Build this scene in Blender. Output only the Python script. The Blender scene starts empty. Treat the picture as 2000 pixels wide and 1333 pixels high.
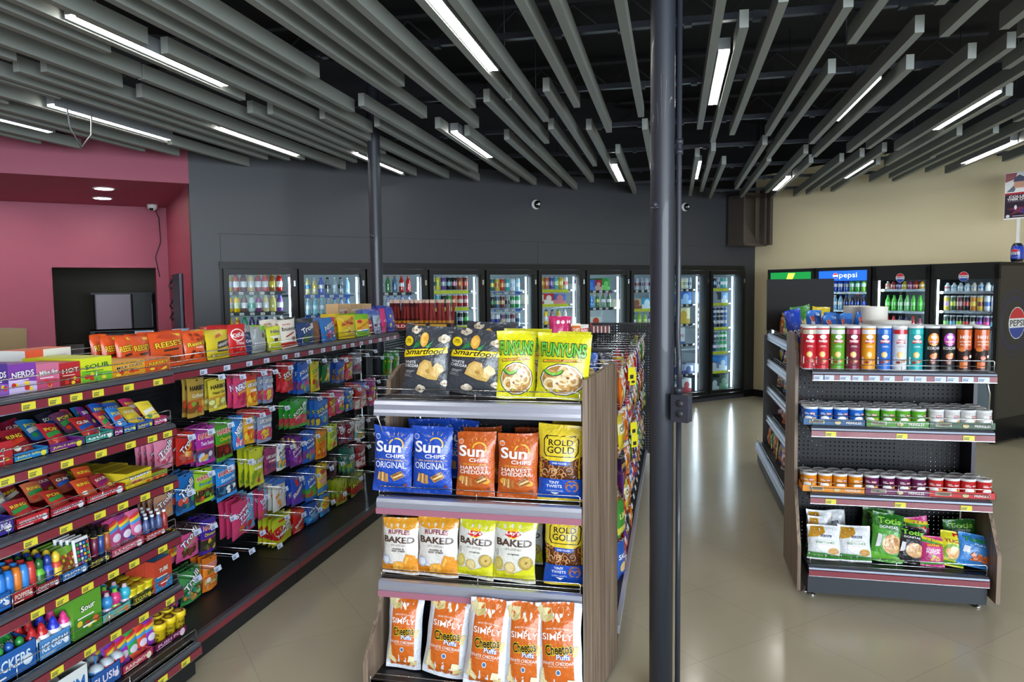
import bpy, math, random
import numpy as np
from mathutils import Vector, Matrix, Euler

# ------------------------------------------------------------------ camera, world, exposure
SC = bpy.context.scene
COL = SC.collection
FPX, YAW, PIT, ROLL, PHI, EYE = 1421.7, 0.2182, 0.07199, -0.01134, 0.8236, 1.75
_r0 = np.array([math.cos(YAW), math.sin(YAW), 0.])
FWD = np.array([-math.sin(YAW)*math.cos(PIT), math.cos(YAW)*math.cos(PIT), -math.sin(PIT)])
_u0 = np.cross(_r0, FWD)
RGT = _r0*math.cos(ROLL) + _u0*math.sin(ROLL)
UPV = -_r0*math.sin(ROLL) + _u0*math.cos(ROLL)
cd = bpy.data.cameras.new('camera')
cam = bpy.data.objects.new('camera', cd)
COL.objects.link(cam)
cd.sensor_width = 36.0
cd.lens = FPX*36.0/2000
cd.clip_start, cd.clip_end = 0.05, 60
B_ = -FWD
cam.matrix_world = Matrix(((RGT[0], UPV[0], B_[0], 0), (RGT[1], UPV[1], B_[1], 0), (RGT[2], UPV[2], B_[2], EYE), (0, 0, 0, 1)))
SC.camera = cam
SC.view_settings.view_transform = 'Standard'
SC.view_settings.look = 'None'
SC.view_settings.gamma = 1.0
SC.view_settings.use_curve_mapping = False
SC.view_settings.exposure = 0.5
w = bpy.data.worlds.new('world')
SC.world = w
w.use_nodes = True
w.node_tree.nodes['Background'].inputs[0].default_value = (0.75, 0.86, 1.0, 1)
w.node_tree.nodes['Background'].inputs[1].default_value = 0.5
LAMP = 30.0       # strength of the ceiling light diffusers
CASE = 15.0       # strength of the LED strips in the coolers
DOWN = 60.0      # recessed downlights
DAY = 220.0       # daylight through the shop front behind the camera (watts per window)

# ------------------------------------------------------------------ geometry of the view (real distances)
CAM = np.array([0, 0, EYE])
def ray(px, py):
    return FWD*FPX + RGT*(px-1000) - UPV*(py-666.5)
def onz(px, py, z):
    d = ray(px, py); return CAM + d*((z-EYE)/d[2])
def onx(px, py, x):
    d = ray(px, py); return CAM + d*(x/d[0])
def ony(px, py, y):
    d = ray(px, py); return CAM + d*(y/d[1])
RZ = math.pi/2 - PHI            # the walls stand 42.8 degrees off the gondolas
WX = np.array([math.cos(RZ), math.sin(RZ), 0]); WY = np.array([-math.sin(RZ), math.cos(RZ), 0])
def room(x, y, z=0.):           # room frame -> world
    return WX*x + WY*y + np.array([0, 0, z])

# ------------------------------------------------------------------ colours and materials
def lin(h):
    if not isinstance(h, str): return tuple(h)[:3]
    h = h.lstrip('#')
    if len(h) == 3: h = ''.join(c*2 for c in h)
    o = []
    for i in (0, 2, 4):
        c = int(h[i:i+2], 16)/255
        o.append(c/12.92 if c <= .04045 else ((c+.055)/1.055)**2.4)
    return tuple(o)
MATS = {}
def nt(name):
    m = bpy.data.materials.new(name); m.use_nodes = True
    n = m.node_tree; b = n.nodes['Principled BSDF']
    return m, n, b
def N(n, t, **kw):
    o = n.nodes.new(t)
    for k, v in kw.items():
        if k in o.inputs: o.inputs[k].default_value = v
        else: setattr(o, k, v)
    return o
def plain(name, col, rough=.5, metal=0., coat=0., bump=0., bscale=40., spec=.5, var=0.):
    if name in MATS: return MATS[name]
    m, n, b = nt(name)
    b.inputs['Base Color'].default_value = (*lin(col), 1)
    b.inputs['Roughness'].default_value = rough
    b.inputs['Metallic'].default_value = metal
    b.inputs['Coat Weight'].default_value = coat
    b.inputs['Specular IOR Level'].default_value = spec
    if bump or var:
        tc = N(n, 'ShaderNodeTexCoord'); no = N(n, 'ShaderNodeTexNoise')
        no.inputs['Scale'].default_value = bscale; no.inputs['Detail'].default_value = 4
        n.links.new(tc.outputs['Object'], no.inputs['Vector'])
        if bump:
            bp = N(n, 'ShaderNodeBump'); bp.inputs['Strength'].default_value = bump; bp.inputs['Distance'].default_value = .004
            n.links.new(no.outputs['Fac'], bp.inputs['Height']); n.links.new(bp.outputs[0], b.inputs['Normal'])
        if var:
            mx = N(n, 'ShaderNodeMix', data_type='RGBA')
            c = lin(col)
            mx.inputs[6].default_value = (*[v*(1-var) for v in c], 1); mx.inputs[7].default_value = (*[min(1, v*(1+var)) for v in c], 1)
            n.links.new(no.outputs['Fac'], mx.inputs[0]); n.links.new(mx.outputs[2], b.inputs['Base Color'])
    MATS[name] = m
    return m
def painted(name, rough=.4, metal=0., coat=0., bump=0., bscale=30., bdist=.003, spec=.5, trans=0.):
    """a surface printed in several colours: the print is the mesh's own colour attribute"""
    if name in MATS: return MATS[name]
    m, n, b = nt(name)
    a = N(n, 'ShaderNodeAttribute', attribute_name='print')
    n.links.new(a.outputs['Color'], b.inputs['Base Color'])
    b.inputs['Roughness'].default_value = rough; b.inputs['Metallic'].default_value = metal
    b.inputs['Coat Weight'].default_value = coat; b.inputs['Specular IOR Level'].default_value = spec
    b.inputs['Transmission Weight'].default_value = trans
    if bump:
        tc = N(n, 'ShaderNodeTexCoord'); no = N(n, 'ShaderNodeTexNoise')
        no.inputs['Scale'].default_value = bscale; no.inputs['Detail'].default_value = 3; no.inputs['Distortion'].default_value = 1.2
        bp = N(n, 'ShaderNodeBump'); bp.inputs['Strength'].default_value = bump; bp.inputs['Distance'].default_value = bdist
        n.links.new(tc.outputs['Object'], no.inputs['Vector']); n.links.new(no.outputs['Fac'], bp.inputs['Height'])
        n.links.new(bp.outputs[0], b.inputs['Normal'])
    MATS[name] = m
    return m
def glow(name, col, s):
    if name in MATS: return MATS[name]
    m, n, b = nt(name)
    b.inputs['Base Color'].default_value = (.9, .9, .9, 1)
    b.inputs['Emission Color'].default_value = (*lin(col), 1)
    b.inputs['Emission Strength'].default_value = s
    MATS[name] = m
    return m
FOIL = painted('printed_foil', .27, 0, .3, .8, 22, .008)
POLY = painted('printed_plastic_film', .34, 0, .2, .35, 34, .004)
CARD = painted('printed_carton', .5)
CANM = painted('printed_can', .28, 0, .3)
PLAS = painted('moulded_plastic', .3, 0, .2)
DRNK = painted('filled_bottle', .12, 0, .5)
BLACK = plain('black_powder_coat', '#17191d', .45, bump=.1, bscale=300)
BLK2 = plain('black_cooler_frame', '#060708', .5)
DGREY = plain('dark_grey_steel', '#2a2e35', .5)
RED = plain('maroon_price_channel', '#7d2c38', .28, coat=.4)
CHROM = plain('chrome_wire', '#d8dce0', .22, 1.0)
ALU = plain('brushed_aluminium_lip', '#c6cbdc', .34, .75)
GREYL = plain('grey_shelf_lip', '#5d626b', .35, .6)
def _peg():
    m, n, b = nt('perforated_steel')
    b.inputs['Base Color'].default_value = (*lin('#14161b'), 1); b.inputs['Roughness'].default_value = .6
    tc = N(n, 'ShaderNodeTexCoord'); mp = N(n, 'ShaderNodeVectorMath', operation='SCALE'); mp.inputs['Scale'].default_value = 1/.0254
    fr = N(n, 'ShaderNodeVectorMath', operation='FRACTION'); sb = N(n, 'ShaderNodeVectorMath', operation='SUBTRACT'); sb.inputs[1].default_value = (.5, .5, .5)
    sx = N(n, 'ShaderNodeSeparateXYZ'); ge = N(n, 'ShaderNodeCombineXYZ'); ln = N(n, 'ShaderNodeVectorMath', operation='LENGTH')
    lt = N(n, 'ShaderNodeMath', operation='LESS_THAN'); lt.inputs[1].default_value = .17
    tr = N(n, 'ShaderNodeBsdfTransparent'); mx = N(n, 'ShaderNodeMixShader')
    # panels are modelled in their local XZ plane: holes 1 inch apart
    L = n.links.new
    L(tc.outputs['Object'], mp.inputs[0]); L(mp.outputs[0], fr.inputs[0]); L(fr.outputs[0], sb.inputs[0]); L(sb.outputs[0], sx.inputs[0])
    L(sx.outputs['X'], ge.inputs['X']); L(sx.outputs['Z'], ge.inputs['Z']); L(ge.outputs[0], ln.inputs[0]); L(ln.outputs['Value'], lt.inputs[0])
    L(lt.outputs[0], mx.inputs[0]); L(b.outputs[0], mx.inputs[1]); L(tr.outputs[0], mx.inputs[2])
    L(mx.outputs[0], n.nodes['Material Output'].inputs['Surface'])
    return m
PEG = _peg()
def _glass():
    m = bpy.data.materials.new('cooler_glass'); m.use_nodes = True; n = m.node_tree; n.nodes.clear()
    o = N(n, 'ShaderNodeOutputMaterial'); t = N(n, 'ShaderNodeBsdfTransparent'); t.inputs[0].default_value = (.93, .97, .98, 1)
    g = N(n, 'ShaderNodeBsdfGlossy'); g.inputs['Roughness'].default_value = .03
    lw = N(n, 'ShaderNodeLayerWeight'); lw.inputs[0].default_value = .12
    mx = N(n, 'ShaderNodeMixShader')
    n.links.new(lw.outputs['Fresnel'], mx.inputs[0]); n.links.new(t.outputs[0], mx.inputs[1]); n.links.new(g.outputs[0], mx.inputs[2])
    n.links.new(mx.outputs[0], o.inputs['Surface'])
    return m
GLASS = _glass()
def _wood():
    m, n, b = nt('walnut_laminate')
    tc = N(n, 'ShaderNodeTexCoord'); mp = N(n, 'ShaderNodeMapping'); mp.inputs['Scale'].default_value = (38, 38, 1.1)
    no = N(n, 'ShaderNodeTexNoise'); no.inputs['Scale'].default_value = 1.3; no.inputs['Detail'].default_value = 6; no.inputs['Distortion'].default_value = .6
    cr = N(n, 'ShaderNodeValToRGB'); cr.color_ramp.elements[0].color = (*lin('#55463b'), 1); cr.color_ramp.elements[1].color = (*lin('#99846f'), 1)
    cr.color_ramp.elements[0].position = .3; cr.color_ramp.elements[1].position = .7
    n.links.new(tc.outputs['Object'], mp.inputs[0]); n.links.new(mp.outputs[0], no.inputs['Vector']); n.links.new(no.outputs['Fac'], cr.inputs[0])
    n.links.new(cr.outputs[0], b.inputs['Base Color']); b.inputs['Roughness'].default_value = .5
    return m
WOOD = _wood()
def _floor():
    m, n, b = nt('polished_stone_tile')
    tc = N(n, 'ShaderNodeTexCoord'); mp = N(n, 'ShaderNodeMapping'); mp.inputs['Rotation'].default_value = (0, 0, 0)
    br = N(n, 'ShaderNodeTexBrick'); br.offset = 0; br.inputs['Scale'].default_value = 1.0
    br.inputs['Brick Width'].default_value = .6; br.inputs['Row Height'].default_value = .6; br.inputs['Mortar Size'].default_value = .0016
    br.inputs['Color1'].default_value = (*lin('#beb59e'), 1); br.inputs['Color2'].default_value = (*lin('#bbb29b'), 1); br.inputs['Mortar'].default_value = (*lin('#aaa28e'), 1)
    no = N(n, 'ShaderNodeTexNoise'); no.inputs['Scale'].default_value = 2.2; no.inputs['Detail'].default_value = 5
    mx = N(n, 'ShaderNodeMix', data_type='RGBA', blend_type='MULTIPLY'); mx.inputs[0].default_value = .35
    cr = N(n, 'ShaderNodeValToRGB'); cr.color_ramp.elements[0].color = (.82, .80, .76, 1); cr.color_ramp.elements[1].color = (1, 1, 1, 1)
    L = n.links.new
    L(tc.outputs['Object'], mp.inputs[0]); L(mp.outputs[0], br.inputs['Vector']); L(mp.outputs[0], no.inputs['Vector'])
    L(no.outputs['Fac'], cr.inputs[0]); L(br.outputs['Color'], mx.inputs[6]); L(cr.outputs[0], mx.inputs[7]); L(mx.outputs[2], b.inputs['Base Color'])
    n2 = N(n, 'ShaderNodeTexNoise'); n2.inputs['Scale'].default_value = 6
    mr = N(n, 'ShaderNodeMapRange'); mr.inputs[3].default_value = .12; mr.inputs[4].default_value = .24
    L(mp.outputs[0], n2.inputs['Vector']); L(n2.outputs['Fac'], mr.inputs[0]); L(mr.outputs[0], b.inputs['Roughness'])
    bp = N(n, 'ShaderNodeBump'); bp.inputs['Strength'].default_value = .12; bp.inputs['Distance'].default_value = .003
    n3 = N(n, 'ShaderNodeTexNoise'); n3.inputs['Scale'].default_value = 3.5
    L(mp.outputs[0], n3.inputs['Vector']); L(n3.outputs['Fac'], bp.inputs['Height']); L(bp.outputs[0], b.inputs['Normal'])
    return m
FLOOR = _floor()

# ------------------------------------------------------------------ mesh collector
class M:
    def __init__(s): s.v = []; s.f = []; s.c = []; s.sm = []
    def add(s, vs, fs, col=(.8, .8, .8), smooth=False):
        k = len(s.v); s.v += [tuple(p) for p in vs]; col = lin(col)
        for f in fs:
            s.f.append(tuple(i+k for i in f)); s.c.append(col); s.sm.append(smooth)
        return s
    def box(s, x0, x1, y0, y1, z0, z1, col=(.8, .8, .8), rot=None, at=(0, 0, 0)):
        vs = [Vector((x, y, z)) for x in (x0, x1) for y in (y0, y1) for z in (z0, z1)]
        if rot is not None:
            R = Euler(rot).to_matrix(); vs = [R @ p + Vector(at) for p in vs]
        elif at != (0, 0, 0): vs = [p + Vector(at) for p in vs]
        return s.add(vs, [(0, 1, 3, 2), (4, 6, 7, 5), (0, 4, 5, 1), (2, 3, 7, 6), (0, 2, 6, 4), (1, 5, 7, 3)], col)
    def rbox(s, x0, x1, y0, y1, z0, z1, r, col=(.8, .8, .8)):
        """box with its upright edges rounded"""
        pts = []
        for cx, cy, a0 in ((x1-r, y1-r, 0), (x0+r, y1-r, 90), (x0+r, y0+r, 180), (x1-r, y0+r, 270)):
            for k in range(4):
                a = math.radians(a0+k*30); pts.append((cx+r*math.cos(a), cy+r*math.sin(a)))
        return s.prism(pts, z0, z1, col)
    def prism(s, pts, z0, z1, col=(.8, .8, .8), axis='z', smooth=False):
        n = len(pts); f = {'z': lambda p, h: (p[0], p[1], h), 'x': lambda p, h: (h, p[0], p[1]), 'y': lambda p, h: (p[0], h, p[1])}[axis]
        vs = [f(p, z0) for p in pts] + [f(p, z1) for p in pts]
        fs = [tuple(range(n))[::-1], tuple(range(n, 2*n))] + [(i, (i+1) % n, n+(i+1) % n, n+i) for i in range(n)]
        return s.add(vs, fs, col, smooth)
    def tube(s, path, r, n=6, col=(.8, .8, .8), closed=False):
        P = [Vector(p) for p in path]; rings = []
        for i, p in enumerate(P):
            a = P[i-1] if (i or closed) else p; b = P[(i+1) % len(P)] if (i < len(P)-1 or closed) else p
            d = (b-a).normalized() if (b-a).length > 1e-9 else Vector((0, 0, 1))
            u = d.cross(Vector((0, 0, 1)) if abs(d.z) < .9 else Vector((1, 0, 0))).normalized(); w_ = d.cross(u)
            rings.append([p + (u*math.cos(2*math.pi*k/n) + w_*math.sin(2*math.pi*k/n))*r for k in range(n)])
        vs = [q for R in rings for q in R]; fs = []
        m = len(P)
        for i in range(m if closed else m-1):
            for k in range(n):
                a, b = i*n+k, i*n+(k+1) % n; c = ((i+1) % m)*n
                fs.append((a, b, c+(k+1) % n, c+k))
        if not closed: fs += [tuple(range(n))[::-1], tuple(range((m-1)*n, m*n))]
        return s.add(vs, fs, col, True)
    def lathe(s, prof, n=16, at=(0, 0, 0), cols=None, col=(.8, .8, .8), smooth=True):
        """prof: (radius, z) from the bottom up; cols: one colour per band"""
        k0 = len(s.v)
        for r, z in prof:
            for k in range(n):
                a = 2*math.pi*k/n; s.v.append((at[0]+r*math.cos(a), at[1]+r*math.sin(a), at[2]+z))
        for i in range(len(prof)-1):
            c = lin(cols[i]) if cols else lin(col)
            for k in range(n):
                s.f.append((k0+i*n+k, k0+i*n+(k+1) % n, k0+(i+1)*n+(k+1) % n, k0+(i+1)*n+k)); s.c.append(c); s.sm.append(smooth)
        s.f.append(tuple(k0+k for k in range(n))[::-1]); s.c.append(lin(cols[0]) if cols else lin(col)); s.sm.append(False)
        s.f.append(tuple(k0+(len(prof)-1)*n+k for k in range(n))); s.c.append(lin(cols[-1]) if cols else lin(col)); s.sm.append(False)
        return s
    def mesh(s, name, mat):
        me = bpy.data.meshes.new(name)
        me.from_pydata(s.v, [], s.f)
        me.polygons.foreach_set('use_smooth', s.sm)
        at = me.color_attributes.new('print', 'FLOAT_COLOR', 'CORNER')
        cnt = np.array([len(f) for f in s.f]); cc = np.ones((int(cnt.sum()), 4), np.float32)
        cc[:, :3] = np.repeat(np.array(s.c, np.float32).reshape(-1, 3), cnt, axis=0)
        at.data.foreach_set('color', cc.ravel())
        me.materials.append(mat)
        me.update()
        return me
    def build(s, name, mat, parent=None, loc=None, rz=0., rot=None):
        o = bpy.data.objects.new(name, s.mesh(name, mat)); COL.objects.link(o)
        if parent is not None: o.parent = parent
        if loc is not None: o.location = loc
        if rot is not None: o.rotation_euler = rot
        elif rz: o.rotation_euler = (0, 0, rz)
        return o
def tag(o, label, cat, group=None, kind=None):
    o['label'] = label; o['category'] = cat
    if group: o['group'] = group
    if kind: o['kind'] = kind
    return o
def thing(name, loc, label, cat, group=None, rz=0., rot=None):
    o = bpy.data.objects.new(name, None); COL.objects.link(o); o.empty_display_size = .1
    o.location = tuple(loc); o.rotation_euler = rot or (0, 0, rz)
    return tag(o, label, cat, group)
def struct(name, m, mat, rz=0.):
    o = m.build(name, mat, rz=rz); o['kind'] = 'structure'; return o
def clone(src, loc, rot=None, scale=None, name=None, **props):
    o = src.copy(); COL.objects.link(o); o.location = tuple(loc)
    if rot is not None: o.rotation_euler = rot
    if scale is not None: o.scale = scale
    for k, v in props.items(): o[k] = v
    for ch in list(src.children):
        c = ch.copy(); COL.objects.link(c); c.parent = o
    return o
ORD = ['first', 'second', 'third', 'fourth', 'fifth', 'sixth', 'seventh', 'eighth', 'ninth', 'tenth', 'eleventh', 'twelfth', 'thirteenth', 'fourteenth', 'fifteenth', 'sixteenth', 'seventeenth', 'eighteenth', 'nineteenth', 'twentieth']
def numw(n):
    U = 'zero one two three four five six seven eight nine ten eleven twelve thirteen fourteen fifteen sixteen seventeen eighteen nineteen'.split()
    T = 'x x twenty thirty forty fifty sixty seventy eighty ninety'.split()
    if n <= 20: return ORD[n-1]
    if n >= 100: return 'one hundred and ' + (numw(n-100) if n > 100 else 'first')
    t, u = divmod(n, 10)
    if u == 0: return T[t][:-1] + 'ieth'
    return T[t] + '-' + ORD[u-1]

# ------------------------------------------------------------------ the room
PINK = plain('raspberry_wall_paint', '#98425a', .55, bump=.03, bscale=120)
GREY = plain('charcoal_wall_paint', '#373a3f', .5, bump=.03, bscale=120)
BEIGE = plain('beige_wall_paint', '#e0d3ac', .55, bump=.03, bscale=120)
DARKC = plain('black_deck_and_wall_shade', '#07080a', .8, bump=.4, bscale=3, var=.5)
BSB = plain('black_vinyl_base', '#131417', .4)
BACK = plain('dark_store_room', '#5a544a', .7)
m = M(); m.box(-9, 14, -9, 11.5, -.1, 0); struct('floor', m, FLOOR, RZ)
m = M(); m.box(-9, 14, -9, 11.5, 4.25, 4.4); struct('ceiling', m, DARKC, RZ)
CY, CX = 8.0, 9.12
UP = 3.22      # above this line walls wear the deck black: shade put into their colour
m = M(); m.box(-9, CX+.12, CY-.001, CY+.12, UP, 4.25); m.box(CX-.001, CX+.15, -9, CY, 3.45, 4.25); struct('wall_upper_shade', m, DARKC, RZ)
# dark wall with the cooler opening
o0, o1, oz = 1.20, 8.86, 2.06
m = M()
m.box(.95, o0, CY, CY+.12, 0, UP); m.box(o1, CX+.12, CY, CY+.12, 0, UP); m.box(o0, o1, CY, CY+.12, oz, UP); m.box(o0, o1, CY, CY+.12, 0, .06)
struct('wall_back', m, GREY, RZ)
m = M()  # sheet joints in the cladding
for x0, x1, z in ((1.2, 8.86, 2.345),):
    m.box(x0, x1, CY-.002, CY+.001, z, z+.004)
for x in (1.22, 5.076, 6.97): m.box(x, x+.004, CY-.002, CY+.001, 2.06, 2.345)
struct('trim_1', m, plain('joint_shadow_gap', '#222428', .7), RZ)
m = M(); m.box(CX, CX+.15, -9, CY, 0, 3.45); struct('wall_right', m, BEIGE, RZ)
m = M(); m.box(CX-.012, CX, -9, CY-.0, 0, .11); m.box(8.9, CX, CY-.012, CY, 0, .11); struct('baseboard_right', m, BSB, RZ)
# raspberry wall with its deep recess
RB = 10.4
m = M(); m.box(-9, .95, CY, CY+.12, 2.835, UP); struct('wall_bulkhead', m, PINK, RZ)
m = M(); m.box(-9, .95, CY+.12, RB+.15, 2.835, 2.9); struct('ceiling_recess', m, PINK, RZ)
m = M(); m.box(.95, 1.05, CY+.121, RB+.15, 0, 2.9); m.box(.949, .9505, CY+.13, RB, 2.35, 2.354, '#222'); struct('wall_recess', m, PINK, RZ)
m = M(); a0, a1, az = -.33, .80, 2.066
m.box(-9, a0, RB, RB+.25, 0, 2.9); m.box(a1, .95, RB, RB+.25, 0, 2.9); m.box(a0, a1, RB, RB+.25, az, 2.9)
struct('wall_left', m, PINK, RZ)
m = M(); m.box(a0-1.2, a1+1.0, RB+2.4, RB+2.5, 0, 2.9); m.box(a0-1.3, a0-1.2, RB+.25, RB+2.5, 0, 2.9); m.box(a1+1.0, a1+1.1, RB+.25, RB+2.5, 0, 2.9); m.box(a0-1.3, a1+1.1, RB+.25, RB+2.5, 2.5, 2.6)
m.box(a0-1.3, a1+1.1, RB+.15, RB+2.5, -.02, .004)
struct('wall_store_room', m, BACK, RZ)
# walls behind and beside the camera, with the shop-front windows
m = M(); m.box(-9, -8.9, -9, 11, 0, 4.25); struct('wall_far_side', m, PINK, RZ)
m = M(); m.box(-9, 14, -7.1, -7, 3.2, 4.25); m.box(-9, 14, -7.1, -7, 0, .5)
for k in range(9): x = -9+k*2.3; m.box(x, x+.15, -7.1, -7, .5, 3.2)
struct('wall_front', m, BEIGE, RZ)
for k in range(5):
    ld = bpy.data.lights.new('daylight', 'AREA'); ld.shape = 'RECTANGLE'; ld.size = 2.1; ld.size_y = 2.6; ld.energy = DAY; ld.color = (.8, .9, 1.0)
    lo = bpy.data.objects.new('daylight', ld); COL.objects.link(lo)
    lo.location = tuple(room(-5.5+2.3*k, -6.95, 1.85)); lo.rotation_euler = Euler((math.radians(90), 0, RZ+math.pi))
    lo.rotation_euler = (Matrix.Rotation(RZ, 3, 'Z') @ Euler((math.radians(90), 0, 0)).to_matrix()).to_euler()

# ------------------------------------------------------------------ ceiling: rails, beams, linear lights
BEAM = plain('grey_beam_laminate', '#8a8f89', .55, bump=.04, bscale=200)
HB = 3.04
SEG = """-5.34 2.3 5.35;-5.19 2.56 5.63;-4.747 2.83 5.89;-4.598 3.1 6.17;-4.3 5.67 8.0;-4.44 1.1 4.2;-4.3 2.6 5.62;-4.0 1.1 4.18;-3.91 3.5 6.57;-3.73 3.61 6.67;-3.58 3.65 6.69;-3.58 .5 3.45
-3.45 4.27 7.34;-3.41 1.0 4.05;-3.15 .9 3.9;-3.15 3.92 6.97;-2.995 4.84 7.9;-2.875 4.91 7.96;-2.98 .4 3.46;-2.85 1.4 4.52;-2.70 .3 3.4;-2.69 3.54 6.6;-2.58 5.14 8.25;-2.434 2.6 5.69;-2.29 5.49 8.55
-2.28 1.9 5.01;-2.14 4.86 7.92;-2.124 1.1 4.17;-1.85 5.68 8.77;-1.84 2.3 5.33;-1.70 6.01 9.09;-1.696 1.4 4.48;-1.55 2.7 5.76;-1.415 6.26 9.33;-1.405 2.1 5.13;-1.265 4.98 6.6;-1.265 6.63 9.68;-1.11 1.9 4.93;-1.11 4.98 6.54
-.977 5.96 9.04;-.97 2.6 5.69;-.82 4.82 7.88;-.68 6.06 9.13;-.68 2.3 5.31;-.528 7.19 10.35;-.528 3.1 6.22;-.233 6.17 9.2;-.244 2.7 5.73;.207 3.2 6.3;.23 7.6 10.82;.34 3.91 6.89;.37 7.32 10.41;.485 3.61 6.61;.52 8.14 11.2
.79 3.75 6.74;.815 7.13 10.28;.94 4.87 7.92;.93 1.3 4.32;.965 8.07 11.24;1.23 4.21 7.22;1.2 .8 3.83;1.265 7.71 10.8;1.385 4.9 7.96;1.38 1.3 4.32;1.415 8.3 11.39;1.67 4.76 7.78;1.64 1.2 4.27;1.72 8.32 11.36;1.81 4.61 7.63
1.785 1.4 4.43;1.86 8.07 11.16;2.0 7.81 10.86;1.96 2.0 5.05;2.1 4.7 7.79;2.26 5.76 8.75;2.15 8.62 10.95;2.43 7.15 10.08;2.57 5.24 8.28;2.59 8.31 9.81;2.71 7.14 10.12;2.68 3.6 6.69;2.87 6.3 9.41;3.13 6.5 9.57;3.44 5.8 8.83;3.0 3.1 6.1;3.3 3.4 5.7;3.6 6.3 8.6"""
SEG = [tuple(map(float, s.split())) for s in SEG.replace('\n', ';').split(';')]
SEG.sort()
_bm = {}
def around(x, y):
    return x*WX[0]+y*WX[1], x*WY[0]+y*WY[1]
for i, (x, y0, y1) in enumerate(SEG):
    y1 = min(y1, (7.96+.6794*x)/.7337, (9.08-.7337*x)/.6794); L_ = round(y1-y0, 2)
    b = M(); b.box(-.0225, .0225, 0, L_, 0, .088)
    o = b.build('ceiling_beam', BEAM, loc=(x, y0, HB))
    tag(o, f'grey suspended ceiling beam, {numw(i+1)} counted from the raspberry wall side', 'beam', 'suspended ceiling beams', 'thing')
RAILM = plain('galvanised_strut', '#2c3036', .4, .6)
for k, y in enumerate((4.1, 5.27, 6.5, 7.7, 9.0, 10.1, 11.3, 2.9)):
    b = M(); xl = max(-6.0, (y*.7337-7.9)/.6794); xr = min(3.9, (9.0-.6794*y)/.7337)
    b.box(xl, xr, -.02, .02, 0, .035)
    for j in range(int((xr-xl)/.35)): b.box(xl+.1+j*.35, xl+.14+j*.35, -.023, .023, -.012, .037)
    o = b.build('ceiling_rail', RAILM, loc=(0, y, HB+.103))
    tag(o, f'slotted steel rail carrying the ceiling beams, {ORD[(k+1) % 8]} from the front', 'rail', 'steel rails above the ceiling beams', 'thing')
    for j, x in enumerate(q for q in (-3.6, -1.2, 1.1, 2.6) if xl < q < xr):
        hb_ = M(); hb_.tube([(x, 0, .03), (x, 0, 1.1)], .004, 5); hb_.build('hanger_rod', RAILM, o)
for k, (xl, xr, y, z) in enumerate(((-6, 3.5, 4.6, 3.95), (-4.6, 3.5, 6.4, 3.95), (-2.7, 3, 8.2, 3.95), (-.7, 2.5, 10, 3.95))):
    b = M(); b.box(xl, xr, y-.05, y+.05, z+.22, z+.25); b.box(xl, xr, y-.05, y+.05, z-.03, z)
    n_ = int((xr-xl)/.5)
    for j in range(n_):
        x = xl+j*.5; b.tube([(x, y, z), (x+.25, y, z+.22), (x+.5, y, z)], .012, 5)
    tag(b.build('roof_joist', DARKC), f'black open web roof joist, {ORD[k]} from the front above the beams', 'joist', 'open web roof joists', 'thing')
DIFF = glow('light_diffuser', '#fffcf4', LAMP)
HOUS = plain('light_housing', '#8b8f92', .5)
FX = [(-3.34, 3.61, .88), (-5.07, 5.22, .93), (-4.24, 6.35, 1.0), (-3.565, 7.9, 1.0), (-2.14, 7.1, 1.0), (-1.265, 3.75, 1.0), (-.745, 9.54, 1.0), (.325, 5.18, 1.), (.305, 9.63, 1.), (1.5, 6.14, 1.), (2.59, 6.84, 1.), (3.69, 9.24, 1.), (1.62, 11.3, 1.), (2.45, 10.2, 1.),
      (-5.9, 4.6, 1.), (1.2, .5, 1.), (-.6, .3, 1.), (-2.4, .6, 1.), (2.6, 2.6, 1.)]
FXL = ['above the nearest candy shelves', 'over the raspberry bulkhead end', 'beside the top of the slim dark post on its left', 'behind the slim dark post', 'above the chip bags beyond the slim post', 'brightest one passing over the camera side of the centre', 'between the cooler doors and the thick post', 'just right of the thick post', 'small and far beyond the thick post', 'above the canned chips', 'near the beige wall and the poster', 'closest to the wall poster', 'deep beside the metal duct', 'over the drink coolers by the duct', 'cut by the frame over the raspberry wall', 'behind the camera over the right aisle', 'behind the camera over the centre', 'behind the camera over the candy', 'over the right aisle near the camera']
s_ = (HB-1.75)/1.55
for i, (x, y, q) in enumerate(FX):
    t = thing('linear_ceiling_light', (x*s_, y*s_, HB+.012), f'slim white linear ceiling light {FXL[i]}', 'ceiling light', 'linear lights between the ceiling beams')
    b = M(); b.box(-.032, .032, 0, 1.22, .012, .075); b.box(-.034, -.029, -.002, 1.222, -.004, .075); b.box(.029, .034, -.002, 1.222, -.004, .075); b.build('housing', HOUS, t)
    b = M(); b.box(-.028, .028, .005, 1.215, 0, .0115); b.build('diffuser', DIFF, t)

# ------------------------------------------------------------------ printing: flat shapes laid onto a surface
_txt = {}
def text2d(s, bold=0., shear=0., res=2):
    k = (s, bold, shear, res)
    if k in _txt: return _txt[k]
    c = bpy.data.curves.new('t', 'FONT'); c.body = s; c.size = 1; c.offset = bold*.5; c.shear = shear; c.resolution_u = res; c.fill_mode = 'FRONT' if hasattr(c, 'fill_mode') else 'FRONT'
    c.space_line = .82; c.align_x = 'CENTER'
    o = bpy.data.objects.new('t', c); COL.objects.link(o)
    dg = bpy.context.evaluated_depsgraph_get()
    me = bpy.data.meshes.new_from_object(o.evaluated_get(dg))
    v = np.array([tuple(p.co)[:2] for p in me.vertices]); f = [tuple(p.vertices) for p in me.polygons]
    bpy.data.objects.remove(o); bpy.data.curves.remove(c); bpy.data.meshes.remove(me)
    if len(v):
        lo, hi = v.min(0), v.max(0); v = (v-(lo+hi)/2)
        asp = (hi-lo)
    else: v = np.zeros((0, 2)); asp = np.array([1, 1])
    _txt[k] = (v, f, asp); return _txt[k]
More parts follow.
